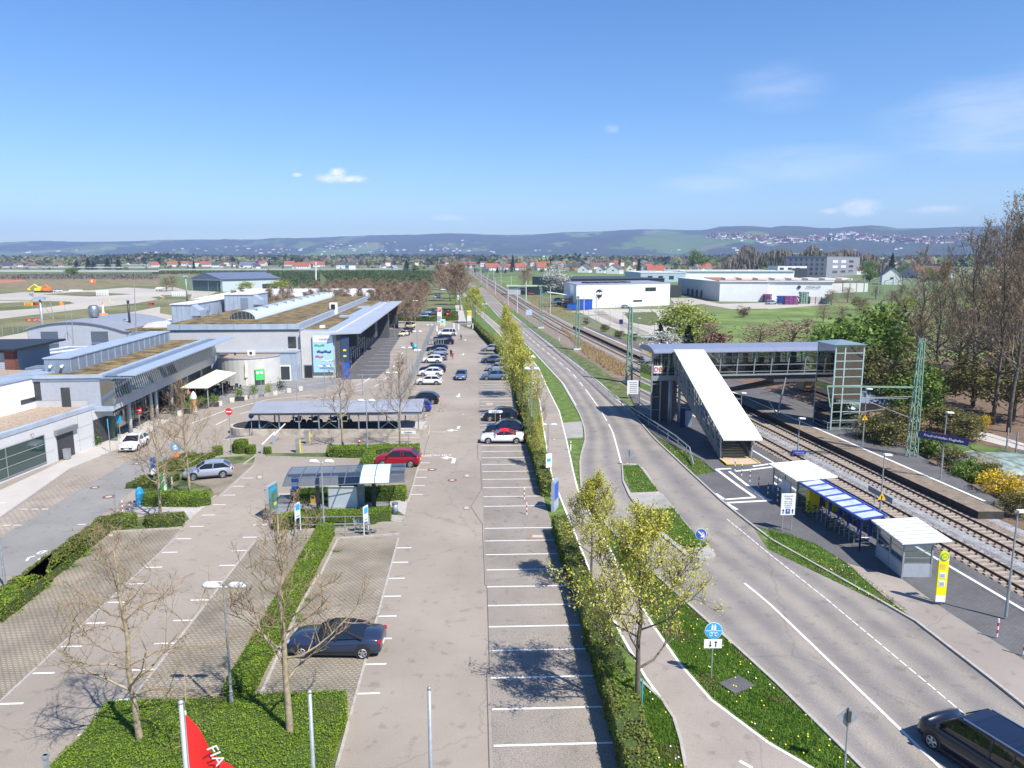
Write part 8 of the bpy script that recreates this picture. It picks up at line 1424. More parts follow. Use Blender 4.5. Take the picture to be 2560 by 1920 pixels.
w = gg('B',1400,1098); m = MB(); m.box(w + Vector((0,0,.2)),(1.6,.9,.35)); tag(m.build('luggage_case',M['white']),'white flat case lying right of the turquoise bundle','luggage')
tsx = g('B',1545,1045); o = thing('trolley_shelter','low shelter with rows of nested trolleys between the dark cars','shelter',tsx); m = MB();
for i in range(7): m.b0(tsx.x - 1.6 + i * .6,tsx.x - 1.5 + i * .6,tsx.y,tsx.y + 1.5,0,1.3)
part(m,'trolley_row','alu',o); m = MB(); m.b0(tsx.x - 2,tsx.x + 3,tsx.y,tsx.y + .1,1.3,1.5); part(m,'rail','galv',o)
for i,(x,y) in enumerate([(285,985),(340,965)]): w = g('M',x,y); bicycle((w.x,w.y,.02),.8,'bicycle parked by the ' + ['second column of the glazed wing' if i == 0 else 'café terrace, nearer the ice cream figure'][0],'pinkcloth' if i else 'dark')
# ---------------- the plain beyond: houses, trees, woods ----------------
def house(k,x,y,wpx,wall,roof,turn,label,tall=1.0,extra=None):
 w = g(k,x,y); Wm = wpx / ZO[k][2] * w.y / CF; Wm = max(6,min(Wm,40)); D_ = Wm * .75; h = (3.0 + min(Wm,14) * .16) * tall; rh = min(Wm,15) * .36
 if roof in ('dark','trash'): roof = 'tiledark'
 o = thing('house',label,'house',w,turn,'houses of the villages on the plain'); T = lmb(w,turn); m = LB(T); a,b = Wm / 2,D_ / 2
 m.b0(-a,a,-b,b,0,h)
 if Wm * abs(math.cos(turn)) > 0: m.add([(-a - .01,-b,h),(-a - .01,b,h),(-a - .01,0,h + rh),(a + .01,-b,h),(a + .01,b,h),(a + .01,0,h + rh)],[(0,2,1),(3,4,5)])
 part(m,'wall',wall,o); m = LB(T); e = .7; s = rh * e / b; m.add([(-a - e,-b - e,h - s),(a + e,-b - e,h - s),(a + e,0,h + rh + .1),(-a - e,0,h + rh + .1),(-a - e,b + e,h - s),(a + e,b + e,h - s)],[(0,1,2,3),(3,2,5,4)]); rf = part(m,'roof',roof,o)
 m = LB(T); m.b0(a * .3,a * .3 + .8,-.4,.4,h + rh * .4,h + rh + 1.0); part(m,'chimney','tilebrown',o,rf)
 n = max(2,int(Wm / 3.5)); z1 = h * .55
 for i in range(n): x_ = -a + (i + .5) * 2 * a / n; m = LB(T); m.b0(x_ - .6,x_ + .6,-b - .05,-b,z1 - .6,z1 + .7); part(m,'window','glassdark',o)
 for s_ in (-1,1): m = LB(T); m.b0(s_ * a,s_ * (a + .05),-1.2,1.2,z1,z1 + 1.4) if s_ > 0 else m.b0(s_ * (a + .05),s_ * a,-1.2,1.2,z1,z1 + 1.4); part(m,'window','glassdark',o)
 if extra: m = LB(T); m.add([(-a * .8,-b * .9,h + rh * .12 + .25),(a * .3,-b * .9,h + rh * .12 + .25),(a * .3,-b * .2,h + rh * .8 + .3),(-a * .8,-b * .2,h + rh * .8 + .3)],[(0,1,2,3)]); part(m,'solar_panel','navy',o,rf)
 return o
HS = [('N',265,150,70,'white','tilebrown',1.2,'white gabled house at the far left edge of the village'),('N',440,165,100,'render_grey','tilebrown',1.2,'grey gabled house second from the left edge'),('N',130,165,130,'render_grey','tiledark',.2,'dark house at the left picture edge'),('N',800,162,110,'white','tilebrown',.9,'low white and brown house left of the green bushes'),('N',1845,75,80,'white','tilebrown',.8,'small white house far back above the orchard nets'),('N',955,70,90,'wallwhite','tilered',.1,'faint red roofed house far back on the left'),('N',2120,155,130,'white','tilered',1.1,'white house with a red roof standing alone above the orchard'),
 ('O',175,145,120,'white','tilered',.3,'red roofed house left of the dark cypress'),('O',350,135,90,'white','tilered',.2,'red roofed house beside the dark cypress'),('O',415,145,90,'white','tilebrown',1.2,'white gable in front of the cypress'),('O',640,145,140,'white','tilered',.1,'broad red roofed house right of the green bush'),('O',780,155,110,'white','tiledark',.2,'black roofed house between red roofs'),('O',850,158,60,'white','tilebrown',1.3,'small white gable right of the black roof'),('O',1003,145,75,'white','tilebrown',1.2,'white gable house standing free above the hangar'),
 ('O',1340,135,300,'white','tilered',.1,'large orange roofed farmhouse with solar panels',1.1,1),('O',1220,160,200,'wallwhite','roofblue',.15,'long low barn with blue roof before the farmhouse'),('O',1330,172,90,'white','tiledark',1.1,'white gable right of the blue barn'),('O',1790,140,130,'render_pale','tilered',.2,'red roofed house left of the long red roof'),('O',1960,178,220,'white','tilered',.1,'long red roofed house with a white gable'),('O',2140,150,130,'white','tilered',.3,'red roofed house at the white pole'),('Q',20,145,90,'render_pale','tilered',.2,'red roofed house behind the dark round tree'),
 ('Q',290,180,110,'white','tiledark',.1,'left one of two white modern houses with dark roofs',1.5),('Q',420,190,110,'white','tiledark',.9,'right one of two white modern houses with dark roofs',1.6),('Q',870,165,70,'white','tilebrown',1.2,'small white house in the fields left of the dark spruce'),('Q',1020,205,90,'render_grey','roofgrey',1.1,'grey gabled shed by the dark spruce'),('Q',480,60,110,'wallwhite','tilered',.2,'red roofs in the back of the village, left'),('Q',700,50,130,'wallwhite','tilered',.1,'red roofs in the back of the village, middle'),('Q',920,55,120,'wallwhite','tilered',.3,'red roofs in the back of the village, right'),('Q',1120,40,130,'white','roofgrey',.1,'bright white building in the back of the village',1.8),('Q',1440,40,90,'render_pale','tilered',.2,'red building above the road bend'),
 ('Q',2060,165,160,'wallwhite','tilered',.2,'red roofed house behind the distant footbridge'),('B',2035,402,110,'white','tilered',.3,'orange roofed white house right of the distant masts'),('B',2130,400,120,'white','tilebrown',1.1,'white house next to the orange roofed one'),('B',2195,395,60,'render_pale','tilered',.2,'orange house beside the dark cypress on the right'),
 ('C',55,400,110,'white','tilered',.2,'white house with orange roof at the start of the right hand village'),('C',290,375,170,'white','tilered',.1,'long house with a bright red roof'),('C',250,400,80,'wallwhite','tilered',.3,'low red roofed house before the long one'),('C',450,370,130,'wallwhite','tilered',.1,'red roof behind the black hall'),('C',510,395,130,'wood','tiledark',.2,'dark roofed timber house right of the red roofs'),('C',630,420,130,'white','tilebrown',1.25,'white gabled house, first of the row of five'),('C',740,390,120,'white','tilebrown',.2,'brown roofed house behind the row'),('C',770,425,90,'white','tiledark',1.25,'small white gabled house, second of the row of five'),('C',890,430,150,'white','tilebrown',1.2,'broad white gabled house, middle of the row of five',1.2),('C',1030,420,90,'cream','tilebrown',1.25,'cream gabled house, fourth of the row of five',1.2),('C',930,355,110,'wallwhite','tilered',.1,'orange roof behind the row of five, left'),('C',1040,345,110,'wallwhite','tilered',.1,'orange roof behind the row of five, right'),
 ('C',1165,410,120,'white','tilered',1.0,'red roofed white house right of the spruce'),('C',1270,405,120,'white','tilebrown',1.2,'white gabled house left of the yellow tree'),('C',1235,440,140,'render_pale','tilered',.0,'low orange roof directly above the white emblem hall'),('C',1640,405,140,'white','tilered',.05,'orange roofed house in the trees above the long white roof'),('C',1950,400,130,'white','tiledark',1.3,'white gabled house above the long white roof',1.2),('D',190,770,220,'render_pale','tilered',1.0,'dark red gabled building left of the office block',1.2),('D',740,850,180,'white','tilered',.2,'red roofed house at the foot of the office block'),('D',890,850,120,'render_pale','tilered',1.1,'pinkish house with red roof right of the office block'),('D',1050,935,200,'white','tiledark',1.25,'large white gabled house with black roof before the substation',1.4),('D',1110,830,150,'render_pale','tilered',1.2,'pink gabled house behind the black roofed one'),('D',1370,880,330,'render_grey','tilebrown',.1,'big dark roofed house seen through the bare trees',1.2)]
for hs in HS: house(*hs)
BT = treep('bare_brown_tree','','tree',61,9,4.6,bark='twigbrown',twig='twigbrown',leaf='bleaf',lsize=.10,per=1,lr=.3,n1=26,start=.2,n2=6,n3=4,up=.45,tr=.13,tw=.035,sub=2)
r = random.Random(21); n = 0
for j in range(15):
 for i in range(11):
  y = 218 + j * 14 + r.uniform(-4,4); x = lot(-12,y) - 8 - i * 7.5 + r.uniform(-2,2) - (j * .5)
  if x > lot(-9,y) or x < -95 or (y < 236 and x < -38): continue
  s = r.uniform(.75,1.0); put(BT,(x,y,gz(y)),r.uniform(0,6),'bare brown tree in the rows of the rear car park beyond the flags','bare trees of the rear car park',(s * 1.05,s * 1.05,s)); n += 1
for i,(X,y) in enumerate([(1140,330),(1135,380),(1120,430),(1112,480),(1150,300),(1125,360),(1108,520),(1100,420)]): wood(BT,X,676 - i,y,'tall bare brown tree standing between road and railway in the distance','bare trees along the distant road',9,i,1.2)
for i,(a,b_) in enumerate([((1225,838),(1490,842)),((1500,842),(1745,830)),((1230,775),(1420,770)),((1560,800),(1740,790))]):
 p,q = g('B',*a),g('B',*b_); hedge([(p.x,p.y),(q.x,q.y),(q.x,q.y + 2),(p.x,p.y + 2)],1.4,['dark hedge before the parked cars beyond the forecourt, left part','dark hedge before the parked cars beyond the forecourt, right part','second row hedge behind the dark parked cars','second row hedge behind the red parked car'][i],22,.22,('hedge','dgreen'),.3)
area('footpath','sidewalk',[G('B',(1750,860),(1820,860),(1780,700),(1720,700))],.02)
r = random.Random(5)
def scatter(n,X0,X1,yb0,yb1,kinds,label,group,h0=8,h1=14):
 for i in range(n):
  X = r.uniform(X0,X1); Y = r.uniform(yb0,yb1); w = g('P',X,Y); o,hn,nm_ = kinds[r.randrange(len(kinds))]; h = r.uniform(h0,h1); s = h / hn
  put(o,(w.x,w.y,gz(w.y)),r.uniform(0,6),nm_ + ' ' + label,group,(s * r.uniform(.9,1.4),s * r.uniform(.9,1.4),s))
kl = [(LC,14,'dark conifer'),(LR,12,'bare brown tree'),(LG,12,'green tree'),(LO,12,'olive tree'),(LR,12,'bare brown tree'),(LY,10,'yellow green tree'),(LB_,10,'white blossoming tree')]
scatter(100,-20,1140,658,665,kl[:6],'among the houses behind the airfield','trees of the left hand village')
scatter(70,-20,1150,655,664,kl[:6],'in the belt of trees behind the left hand village','trees behind the left hand village',10,17)
scatter(40,1650,2350,672,688,kl,'between the office block and the white halls','trees around the office block',7,12)
scatter(26,0,1000,672,682,[(LG,12,'low green tree'),(LO,12,'low olive tree')],'along the orchard edge behind the airfield','trees of the left hand village',2.5,4.5)
scatter(60,1180,1800,676,684,kl,'in the gardens before the right hand village','trees of the right hand village',4,9)
scatter(60,-20,1120,669,677,kl[:6],'along the fields before the left hand village','trees of the left hand village',3.5,7)
scatter(34,-20,1120,666,671,kl[:4],'in the gardens behind the airfield','trees of the left hand village',5,9)
scatter(150,1120,2300,662,675,kl,'among the houses beyond the white halls','trees of the right hand village',8,16)
scatter(16,2150,2400,688,715,kl[:4],'around the houses behind the substation','trees of the right hand village',9,14)
scatter(90,1100,2350,652,662,kl,'in the belt of trees behind the right hand village','trees behind the right hand village',13,22)
for o,X,Y,dd,hn,wd_,lab in [(LC,1017,651,1010,14,1.6,'big dark spruce left of the road bend'),(LG,1039,658,980,12,1.2,'round green tree right of the big spruce'),(LC,193,650,1150,14,1.4,'dark conifer among the left houses, left of the pair'),(LC,222,644,1150,14,1.3,'taller dark conifer of the pair on the left'),(LC,235,652,1150,14,1.6,'broad dark conifer right of the pair'),(LG,180,665,800,12,1.6,'bright green bush in front of the left conifers'),(LC,270,646,1180,14,1.6,'dark pine left of the orchard posts'),(LC,297,648,1180,14,1.6,'dark pine right of the orchard posts'),(LC,486,648,1000,14,.7,'dark cypress between two red roofed houses'),
 (LB_,1390,668,420,10,1.3,'white blossoming tree in front of the black hall'),(LB_,1392,650,700,10,1.2,'tall pale blossoming tree behind the black hall'),(LR,1310,665,520,12,1.0,'greyish bare tree left of the black hall'),(LR,1320,660,560,12,1.0,'second greyish bare tree left of the black hall'),(LC,1597,648,820,14,.9,'spruce before the brown roofed houses'),(LC,1282,638,1000,14,.8,'dark cypress at the left end of the right hand village'),(LG,1742,618,1000,12,1.0,'tall dark green tree above the orange roofed house'),(LG,2170,645,760,12,1.2,'bright green tree right of the office block'),(LC,2227,635,640,14,.9,'dark spruce right of the office block'),
 (LY,744,663,430,10,1.6,'yellow green shrub before the hangar side wall') if 0 else (LY,615,700,420,10,1.3,'yellow green shrub before the light hangar wall'),(LY,700,695,400,10,1.4,'green shrub right of the hangar'),(LR,430,685,470,12,1.5,'bare bushes left of the hangar'),(LR,415,690,460,12,1.5,'brown bare bush beside the apron, left of the hangar')]:
 wood(o,X,Y,dd,lab,'single trees on the plain',hn,dd * .01,wd_)
fw = MB(); r = random.Random(77)
def clump(x,y,z,s,hgt,mi):
 for _ in range(10):
  a = Vector((r.gauss(0,1),-abs(r.gauss(0,1)) - .3,r.gauss(.5,1))).normalized(); u = a.orthogonal().normalized(); v = a.cross(u); c = Vector((x + r.gauss(0,s * .5),y + r.gauss(0,s * .5),z + hgt * r.uniform(.15,1))); q = s * r.uniform(.3,.6)
  fw.add([c - u * q - v * q * .7,c + u * q - v * q,c + u * q * .8 + v * q,c - u * q + v * q * .8],[(0,1,2,3)],mi)
for i in range(6500):
 dd = 1150 + 2700 * r.random() ** 1.2; X = r.uniform(-150,2700); x = (X - CCX) / CF * dd; n_ = noise.noise(Vector((x * .0022,dd * .0035,1)))
 if n_ < -.12 and r.random() < .93: continue
 if dd < 1500 or (X < 1150 and dd < 1750): continue
 h = r.uniform(8,17); clump(x,dd,gz(dd),h * .7,h,0 if noise.noise(Vector((x * .004,dd * .006,5))) > .0 else 1 if r.random() < .7 else 2)
def tallq(x,y,z,h,mi):
 for _ in range(7):
  a = r.uniform(-.9,.9); w_ = r.uniform(.7,1.7); hh_ = r.uniform(2.5,5); c = Vector((x + r.gauss(0,1.6),y + r.gauss(0,2),z + h * (r.random() ** .6) - hh_ * .5)); u = Vector((math.cos(a) * w_,math.sin(a) * w_,0)); v = Vector((r.gauss(0,.5),r.uniform(-.6,1.4),hh_)); fw.add([c - u * .6 - v,c + u * .6 - v * .8,c + u * .5 + v * .7,c - u * .3 + v],[(0,1,2,3)],mi)
for i in range(6400):
 X = r.uniform(1780,2200); dd = r.uniform(900,1050); x = (X - CCX) / CF * dd; e = min(1,(X - 1780) / 60,(2210 - X) / 60); tallq(x,dd,gz(dd),(23 * e * (.95 + .5 * noise.noise(Vector((X * .025,0,9)))) + 4) * r.uniform(.65,1.1),1 if noise.noise(Vector((x * .02,0,3))) + r.uniform(-.3,.3) > -.15 else 0)
for i in range(4200):
 X = r.uniform(-150,2700); dd = r.uniform(1700,2500); x = (X - CCX) / CF * dd; q_ = noise.noise(Vector((X * .006,dd * .003,2)))
 if q_ > -.15: clump(x,dd,gz(dd),6.5,19 * (.75 + q_) * r.uniform(.8,1.15),0 if q_ > .22 else (1 if r.random() < .6 else 2))
for i in range(3600):
 X = r.uniform(-150,2700); dd = r.uniform(2500,4200); x = (X - CCX) / CF * dd; n_ = noise.noise(Vector((X * .004,dd * .002,8)))
 if n_ > -.2: clump(x,dd,gz(dd),11,24 * (.7 + n_),0 if n_ > .05 else 1)
fwm = [leafm('far_wood_dark',(.022,.035,.014),(.055,.075,.028),.05),leafm('far_wood_bare',(.15,.125,.095),(.25,.21,.155),.2),leafm('far_wood_spring',(.10,.14,.03),(.20,.24,.07),.05)]
tag(fw.build('distant_woods',fwm),'dark and bare woods spread over the far plain and the ridge right of the centre',None,None,'stuff')
def hill_at(X,Y):
 d_ = 4500
 while d_ < 11000:
  z = hh(X,d_); b = ((z - CH) * CC - d_ * -CS * 0) ; zz = z - CH; dep = d_ * CC - zz * CS; up_ = d_ * CS + zz * CC
  if CCY - CF * up_ / dep <= Y: break
  d_ += 60
 return ((X - CCX) / CF * d_,d_,z)
for i,(o,X,Y,dd,hn) in enumerate([(LR,2080,722,330,12),(LR,2120,715,350,12),(LO,2150,738,300,12),(LR,2190,712,380,12),(LR,2230,722,330,12),(LY,2265,738,290,10),(LR,2290,715,340,12),(LR,2060,760,240,12),(LR,2020,790,190,12),(LR,2330,730,260,12),(LR,2160,752,250,12),(LR,2105,760,230,12)]):
 wood(o,X,Y,dd,['bare','twiggy brown','thin'][i % 3] + ' tree around the substation right of the warehouse','trees around the substation',hn,i,1.5)
ss = g('D',980,1075); o = thing('substation_frame','thin steel frames of the substation right of the warehouse','substation',ss)
for i in range(7):
 m = MB(); x = ss.x - 16 + i * 7; m.bar((x,ss.y,0),(x,ss.y,12),.35); m.bar((x,ss.y + 8,0),(x,ss.y + 8,10),.3); m.bar((x - 3,ss.y,9),(x + 3,ss.y,9),.3); m.bar((x,ss.y,11),(x,ss.y + 8,9.6),.2); part(m,'frame','greenmast',o)
tw_ = MB()
for i in range(620):
 u = r.random()
 if u < .80: X = r.uniform(1760,2420); Y = 598 + 6 * math.sin(X * .02) + r.gauss(0,4);
 elif u < .90: X = r.uniform(560,1180); Y = r.gauss(622,7)
 else: X = r.uniform(0,2500); Y = r.uniform(622,640)
 if Y < 586: continue
 x,y,z = hill_at(X,Y); s = r.uniform(7,16); hgt = r.uniform(5,10) * (2.6 if 2040 < X < 2130 and r.random() < .3 else 1); tw_.b0(x - s,x + s,y,y + 12,z - 3,z + hgt,0 if r.random() < .75 else 2)
 if r.random() < .6: tw_.b0(x - s * 1.05,x + s * 1.05,y - 1,y + 13,z + hgt,z + hgt + 4,1)
for i in range(150):
 dd = r.uniform(1500,3200); X = r.uniform(0,2500); x = (X - CCX) / CF * dd; s = r.uniform(3,6); z = gz(dd); tw_.b0(x - s,x + s,dd,dd + 9,z,z + 8,0); tw_.b0(x - s * 1.1,x + s * 1.1,dd - .5,dd + 9.5,z + 8,z + 11,1)
tag(tw_.build('distant_town',[M['wallwhite'],M['tilered'],M['render_grey']]),'white and red houses of the far towns on the hillside and plain',None,None,'stuff')
oc = MB()
def rows(poly,step,hgt,along=0,w_=1.0,mi=0):
 x0,x1 = min(p[0] for p in poly),max(p[0] for p in poly); y0,y1 = min(p[1] for p in poly),max(p[1] for p in poly); y = y0
 while y < y1:
  x = x0
  while x < x1:
   if inpoly(x,y,poly): leafcards(oc,[Vector((x + r.uniform(-.5,.5),y + r.uniform(-.8,.8),gz(y) + r.uniform(.5,hgt))) for _ in range(5)],.85,mi,.4,r)
   x += step if not along else 3.6
  y += 4.2 if not along else 4
rows(G('Q',(0,235),(1000,226),(1600,236),(1760,330),(1500,380),(200,440)),3.2,3.4,0)
rows(G('O',(1560,250),(2212,235),(2212,440),(1560,450)),4.5,2.6,0)
rows(G('O',(-100,235),(2212,228),(2212,250),(1500,250),(-100,262)),5,3,0)
rows(G('N',(-100,335),(900,330),(2212,330),(2212,270),(1000,262),(-100,290)),6,2.4,0,mi=1)
tag(oc.build('orchard_rows',[leafm('orchard_leaf',(.05,.085,.02),(.12,.15,.05)),leafm('orchard_bare',(.13,.12,.09),(.24,.23,.19))]),'long low rows of orchard trees behind the hangar and the terminal',None,None,'stuff')
rd = MB()
for k,poly,n in [('C',[(150,700),(330,780),(520,810),(560,760),(420,720),(300,640),(180,620)],900),('C',[(640,1150),(860,1290),(990,1340),(980,1230),(800,1130),(500,960),(420,900)],1600),('H',[(1760,960),(1850,1060),(2000,1040),(1930,960)],500)]:
 P_ = G(k,*poly); x0,x1 = min(p[0] for p in P_),max(p[0] for p in P_); y0,y1 = min(p[1] for p in P_),max(p[1] for p in P_); c = 0
 while c < n:
  x,y = r.uniform(x0,x1),r.uniform(y0,y1)
  if inpoly(x,y,P_): q = r.uniform(.4,1.3); a = r.uniform(-.2,.2); rd.add([(x - .08,y,gz(y)),(x + .08,y,gz(y)),(x + a,y + .1,gz(y) + q)],[(0,1,2)]); leafcards(rd,[Vector((x,y,gz(y) + r.uniform(.1,.7)))],.16,0,.3,r); c += 1
tag(rd.build('dry_reeds',leafm('reed',(.28,.19,.09),(.48,.36,.19))),'pale dry reeds and brambles along the railway embankment',None,None,'stuff')
def floodmast(w,h,label):
 o = thing('floodlight_mast',label,'mast',w,0,'floodlight masts of the airfield'); m = MB(); m.tube([w,w + Vector((0,0,h))],[.42,.25],10); part(m,'post','galv',o,smooth=True)
 m = MB(); t = w + Vector((0,0,h)); m.box(t + Vector((0,0,.3)),(2.2,1.2,.7)); part(m,'lamp_head','zinc',o); m = MB(); [m.bar(t + Vector((a,0,.3)),t + Vector((a * 2.3,0,.3 + b)),.12) for a,b in ((-1,.9),(-1,-.6),(1,.2))]; m.bar(t + Vector((.4,0,-.5)),t + Vector((2.9,0,-5)),.1); m.bar(t + Vector((2.4,0,-.2)),t + Vector((2.9,0,-5)),.1); m.bar(t + Vector((.4,0,-4.4)),t + Vector((2.9,0,-5)),.1); m.box(t + Vector((-1.9,0,1.2)),(.9,.4,.5)); part(m,'bracket','galv',o); return o
w = g('N',590,985); w = Vector((w.x * .80,w.y * .80,0)); floodmast(w,hat(w,'N',600),'tall floodlight mast with a side ladder behind the left end of the curved hall')
w = g('O',378,640); floodmast(w,hat(w,'O',300),'floodlight mast at the corner of the hangar apron')
for k,x,D_,yb,yt,lab in [('N',1015,132,1230,760,'thin antenna pole before the curved metal hall, left'),('N',1885,134,1130,360,'very tall thin antenna pole at the right corner of the curved hall'),('O',2150,700,320,80,'white pole standing in the orchard'),('B',518,560,480,330,'white pole in the fields above the terminal roof')]:
 p,q = atd(k,x,yb,D_),atd(k,x - (30 if 'curved' in lab else 0),yt,D_); m = MB(); m.tube([p,q],[.12 if D_ < 200 else .5,.05 if D_ < 200 else .35],6); tag(m.build('antenna_pole',M['galv' if D_ < 200 else 'white']),lab,'pole')
def pboard(k,x0,x1,y,yt,mt,label,bits=(),legs=True):
 a,b = g(k,x0,y),g(k,x1,y); h = hat(a,k,yt) - gz(a.y); W = b.x - a.x; z = gz(a.y); o = thing('taxiway_sign',label,'airfield sign',a,0,'airfield signs'); m = MB(); m.b0(a.x,b.x,a.y,a.y + .3,z + .2,z + h); part(m,'board',mt,o)
 m = MB(); [m.b0(a.x + W * f,a.x + W * f + .12,a.y + .1,a.y + .2,z,z + .2) for f in (.1,.85)]; part(m,'foot','galv',o)
 for f0,f1,mm in bits: m = MB(); m.b0(a.x + W * f0,a.x + W * f1,a.y - .06,a.y - .01,z + .25 + h * .15,z + h * .85); part(m,'panel',mm,o)
 return o,a,b,h
pboard('N',335,450,690,645,'yellow','yellow airfield sign in the grass left of the floodlight mast',((.1,.9,'orange'),)); pboard('N',460,540,686,645,'red','black and red airfield sign beside the yellow one',((0,.35,'black'),))
o,a,b,h = pboard('N',357,455,912,865,'red','red and black runway sign before the airfield fence, left board',((.62,1,'black'),)); text('lettering','24',1.0,M['white'],Matrix.Translation((a.x + 1.1,a.y - .1,h * .55)) @ Matrix.Rotation(R(90),4,'X'),o); text('lettering','A',.9,M['yellow'],Matrix.Translation((a.x * .2 + b.x * .8,a.y - .12,h * .55)) @ Matrix.Rotation(R(90),4,'X'),o)
o,a,b,h = pboard('N',465,575,912,865,'red','red runway sign before the airfield fence, right board'); text('lettering','CAT II/III',.8,M['white'],Matrix.Translation(((a.x + b.x) / 2,a.y - .1,h * .55)) @ Matrix.Rotation(R(90),4,'X'),o)
pboard('N',2050,2130,680,645,'red','small red and black sign by the fence near the hangar',((.7,1,'black'),)); pboard('N',1240,1325,378,320,'orange','orange and white checkered airfield hut',((.3,.5,'white'),));
for x,y,lab in [(848,665,'orange marker light on the taxiway island')]: w = g('N',x,y + 12); m = MB(); m.tube([w,w + Vector((0,0,.8)),w + Vector((0,0,1.5))],[1.0,.9,.3],10); tag(m.build('marker_light',M['orange']),lab,'marker light')
w = g('N',1430,825); o = thing('wind_sock_base','orange and white cone shaped marker beside the taxiway','marker',w); m = MB(); m.tube([w,w + Vector((0,0,.9))],[2.0,1.2],8); part(m,'base','orange',o); m = MB(); m.tube([w + Vector((0,0,.9)),w + Vector((0,0,4.0))],[.45,.3],8); part(m,'mast','white',o); m = MB(); m.tube([w + Vector((0,0,4.0)),w + Vector((0,0,5.2))],[.3,.1],8); part(m,'tip','orange',o)
def machine(k,x,y,mt,label,arm):
 w = g(k,x,y); o = thing('excavator',label,'excavator',w,0,'construction machines on the airfield'); m = MB(); m.box(w + Vector((0,0,.5)),(4.2,2.6,.9)); part(m,'track','dark',o); m = MB(); m.box(w + Vector((-.3,0,1.9)),(3.4,2.4,1.5)); m.box(w + Vector((.9,0,2.8)),(1.3,1.6,1.5)); part(m,'body',mt,o)
 m = MB(); m.bar(w + Vector((1.2,0,2.2)),w + Vector((1.2 + arm * .5,0,5.0)),.5); m.bar(w + Vector((1.2 + arm * .5,0,5.0)),w + Vector((1.2 + arm,0,2.4)),.4); m.box(w + Vector((1.2 + arm,0,2.0)),(1.2,1.0,1.0)); part(m,'arm',mt,o)
machine('N',540,505,'yellow','yellow excavator on the far taxiway',-7); machine('N',665,505,'orange','orange excavator right of the yellow one',-5)
car('pickup','cwhite',g('N',805,498),PI,'white flatbed lorry beside the excavators','vehicles on the airfield',simple=True); w = g('N',1050,500); m = MB(); m.box(w + Vector((0,0,1)),(7,2.4,.9)); tag(m.build('trailer',M['wallwhite']),'flat white trailer right of the flatbed lorry','trailer')
for k,x0,x1,y,yt,lab in [('N',1330,1485,548,512,'row of short white panels on the taxiway island'),('O',165,350,558,530,'row of short white panels near the hangar')]:
 a,b = g(k,x0,y),g(k,x1,y)
 for i in range(8): q = a.lerp(b,i / 7); m = MB(); m.b0(q.x,q.x + (b.x - a.x) / 12,q.y,q.y + .3,gz(q.y),gz(q.y) + 3.0 if k == 'N' else gz(q.y) + 2.6); tag(m.build('signal_board',M['white']),'one white panel of the ' + lab,'signal board',lab)
w = g('A',1395,578); o = thing('small_aeroplane','small white propeller aeroplane on the apron left of the hangar','aeroplane',w,.3); m = MB(); m.tube([w + Vector((-4,0,1.4)),w + Vector((-2.6,0,1.5)),w + Vector((0,0,1.6)),w + Vector((4.5,0,1.9))],[.3,.75,.7,.15],10); part(m,'fuselage','white',o,smooth=True); m = MB(); m.box(w + Vector((-1,0,1.3)),(1.6,11,.18)); part(m,'wing','white',o); m = MB(); m.box(w + Vector((4.2,0,2.0)),(.9,3.4,.12)); m.prism([(w.x + 3.6,w.y - .08),(w.x + 4.7,w.y - .08),(w.x + 4.7,w.y + .08),(w.x + 3.6,w.y + .08)],w.z + 1.9,w.z + 3.5); part(m,'tail','white',o); m = MB(); [m.tube([w + Vector((a,b - .1,.3)),w + Vector((a,b + .1,.3))],.3,8) for a,b in ((-3,0),(-.5,-1.2),(-.5,1.2))]; part(m,'wheel','rubber',o)
for FPx,lab in ((G('N',(-100,1130),(40,1110),(185,1085),(325,1045),(410,1020),(600,985)),'wire fence of the airfield left of the curved hall'),(G('O',(-60,690),(100,660),(260,635),(380,625),(640,590)),'green wire fence between airfield grass and apron road')):
 fo_ = thing('airfield_fence',lab,'fence',(*FPx[0],0)); m = MB(); nposts = []
 for a,b in zip(FPx,FPx[1:]):
  a,b = Vector((*a,0)),Vector((*b,0)); L = (b - a).length
  for z in (.4,1.0,1.6,2.2): m.bar(a + Vector((0,0,z)),b + Vector((0,0,z)),.04)
  for i in range(int(L / 4)): nposts.append(a.lerp(b,i * 4 / L))
 part(m,'mesh','galv',fo_)
 for q in nposts[:60]: m = MB(); m.bar(q,q + Vector((0,0,2.5)),.1); part(m,'post','galv',fo_)
for x0,x1,y,yt,mt,lab in [(145,255,1112,1035,'purplish','tall stack of purple crates before the warehouse'),(90,145,1100,1035,'blue','stack of blue crates left of the purple ones'),(280,345,1105,1000,'green','dark green stack of frames right of the purple crates'),(-30,30,1090,1020,'purplish','smaller stack of purple crates further left'),(360,510,1105,1040,'render_pale','white container at the right end of the warehouse yard'),(510,550,1110,1020,'green','green stack beside the white container')]:
 if mt not in M: M[mt] = pm('crate_purple',(.22,.05,.20),.7,var=.3,scale=1)
 a,b = g('D',x0,y),g('D',x1,y); h = hat(a,'D',yt) - gz(a.y); o = thing('crate_stack',lab,'crate stack',a,0,'goods in the warehouse yard'); n = 5
 m = MB();
 for i in range(n): m.b0(a.x + (i % 2) * .3,b.x - (i % 2) * .3,a.y,a.y + 3,gz(a.y) + h * i / n,gz(a.y) + h * (i + .86) / n)
 part(m,'crates',mt if mt != 'green' else 'greenmast',o); m = MB(); [m.bar((a.x + (b.x - a.x) * f,a.y - .05,gz(a.y)),(a.x + (b.x - a.x) * f,a.y - .05,gz(a.y) + h),.15) for f in (.0,.33,.66,1)]; part(m,'frame','dark',o)
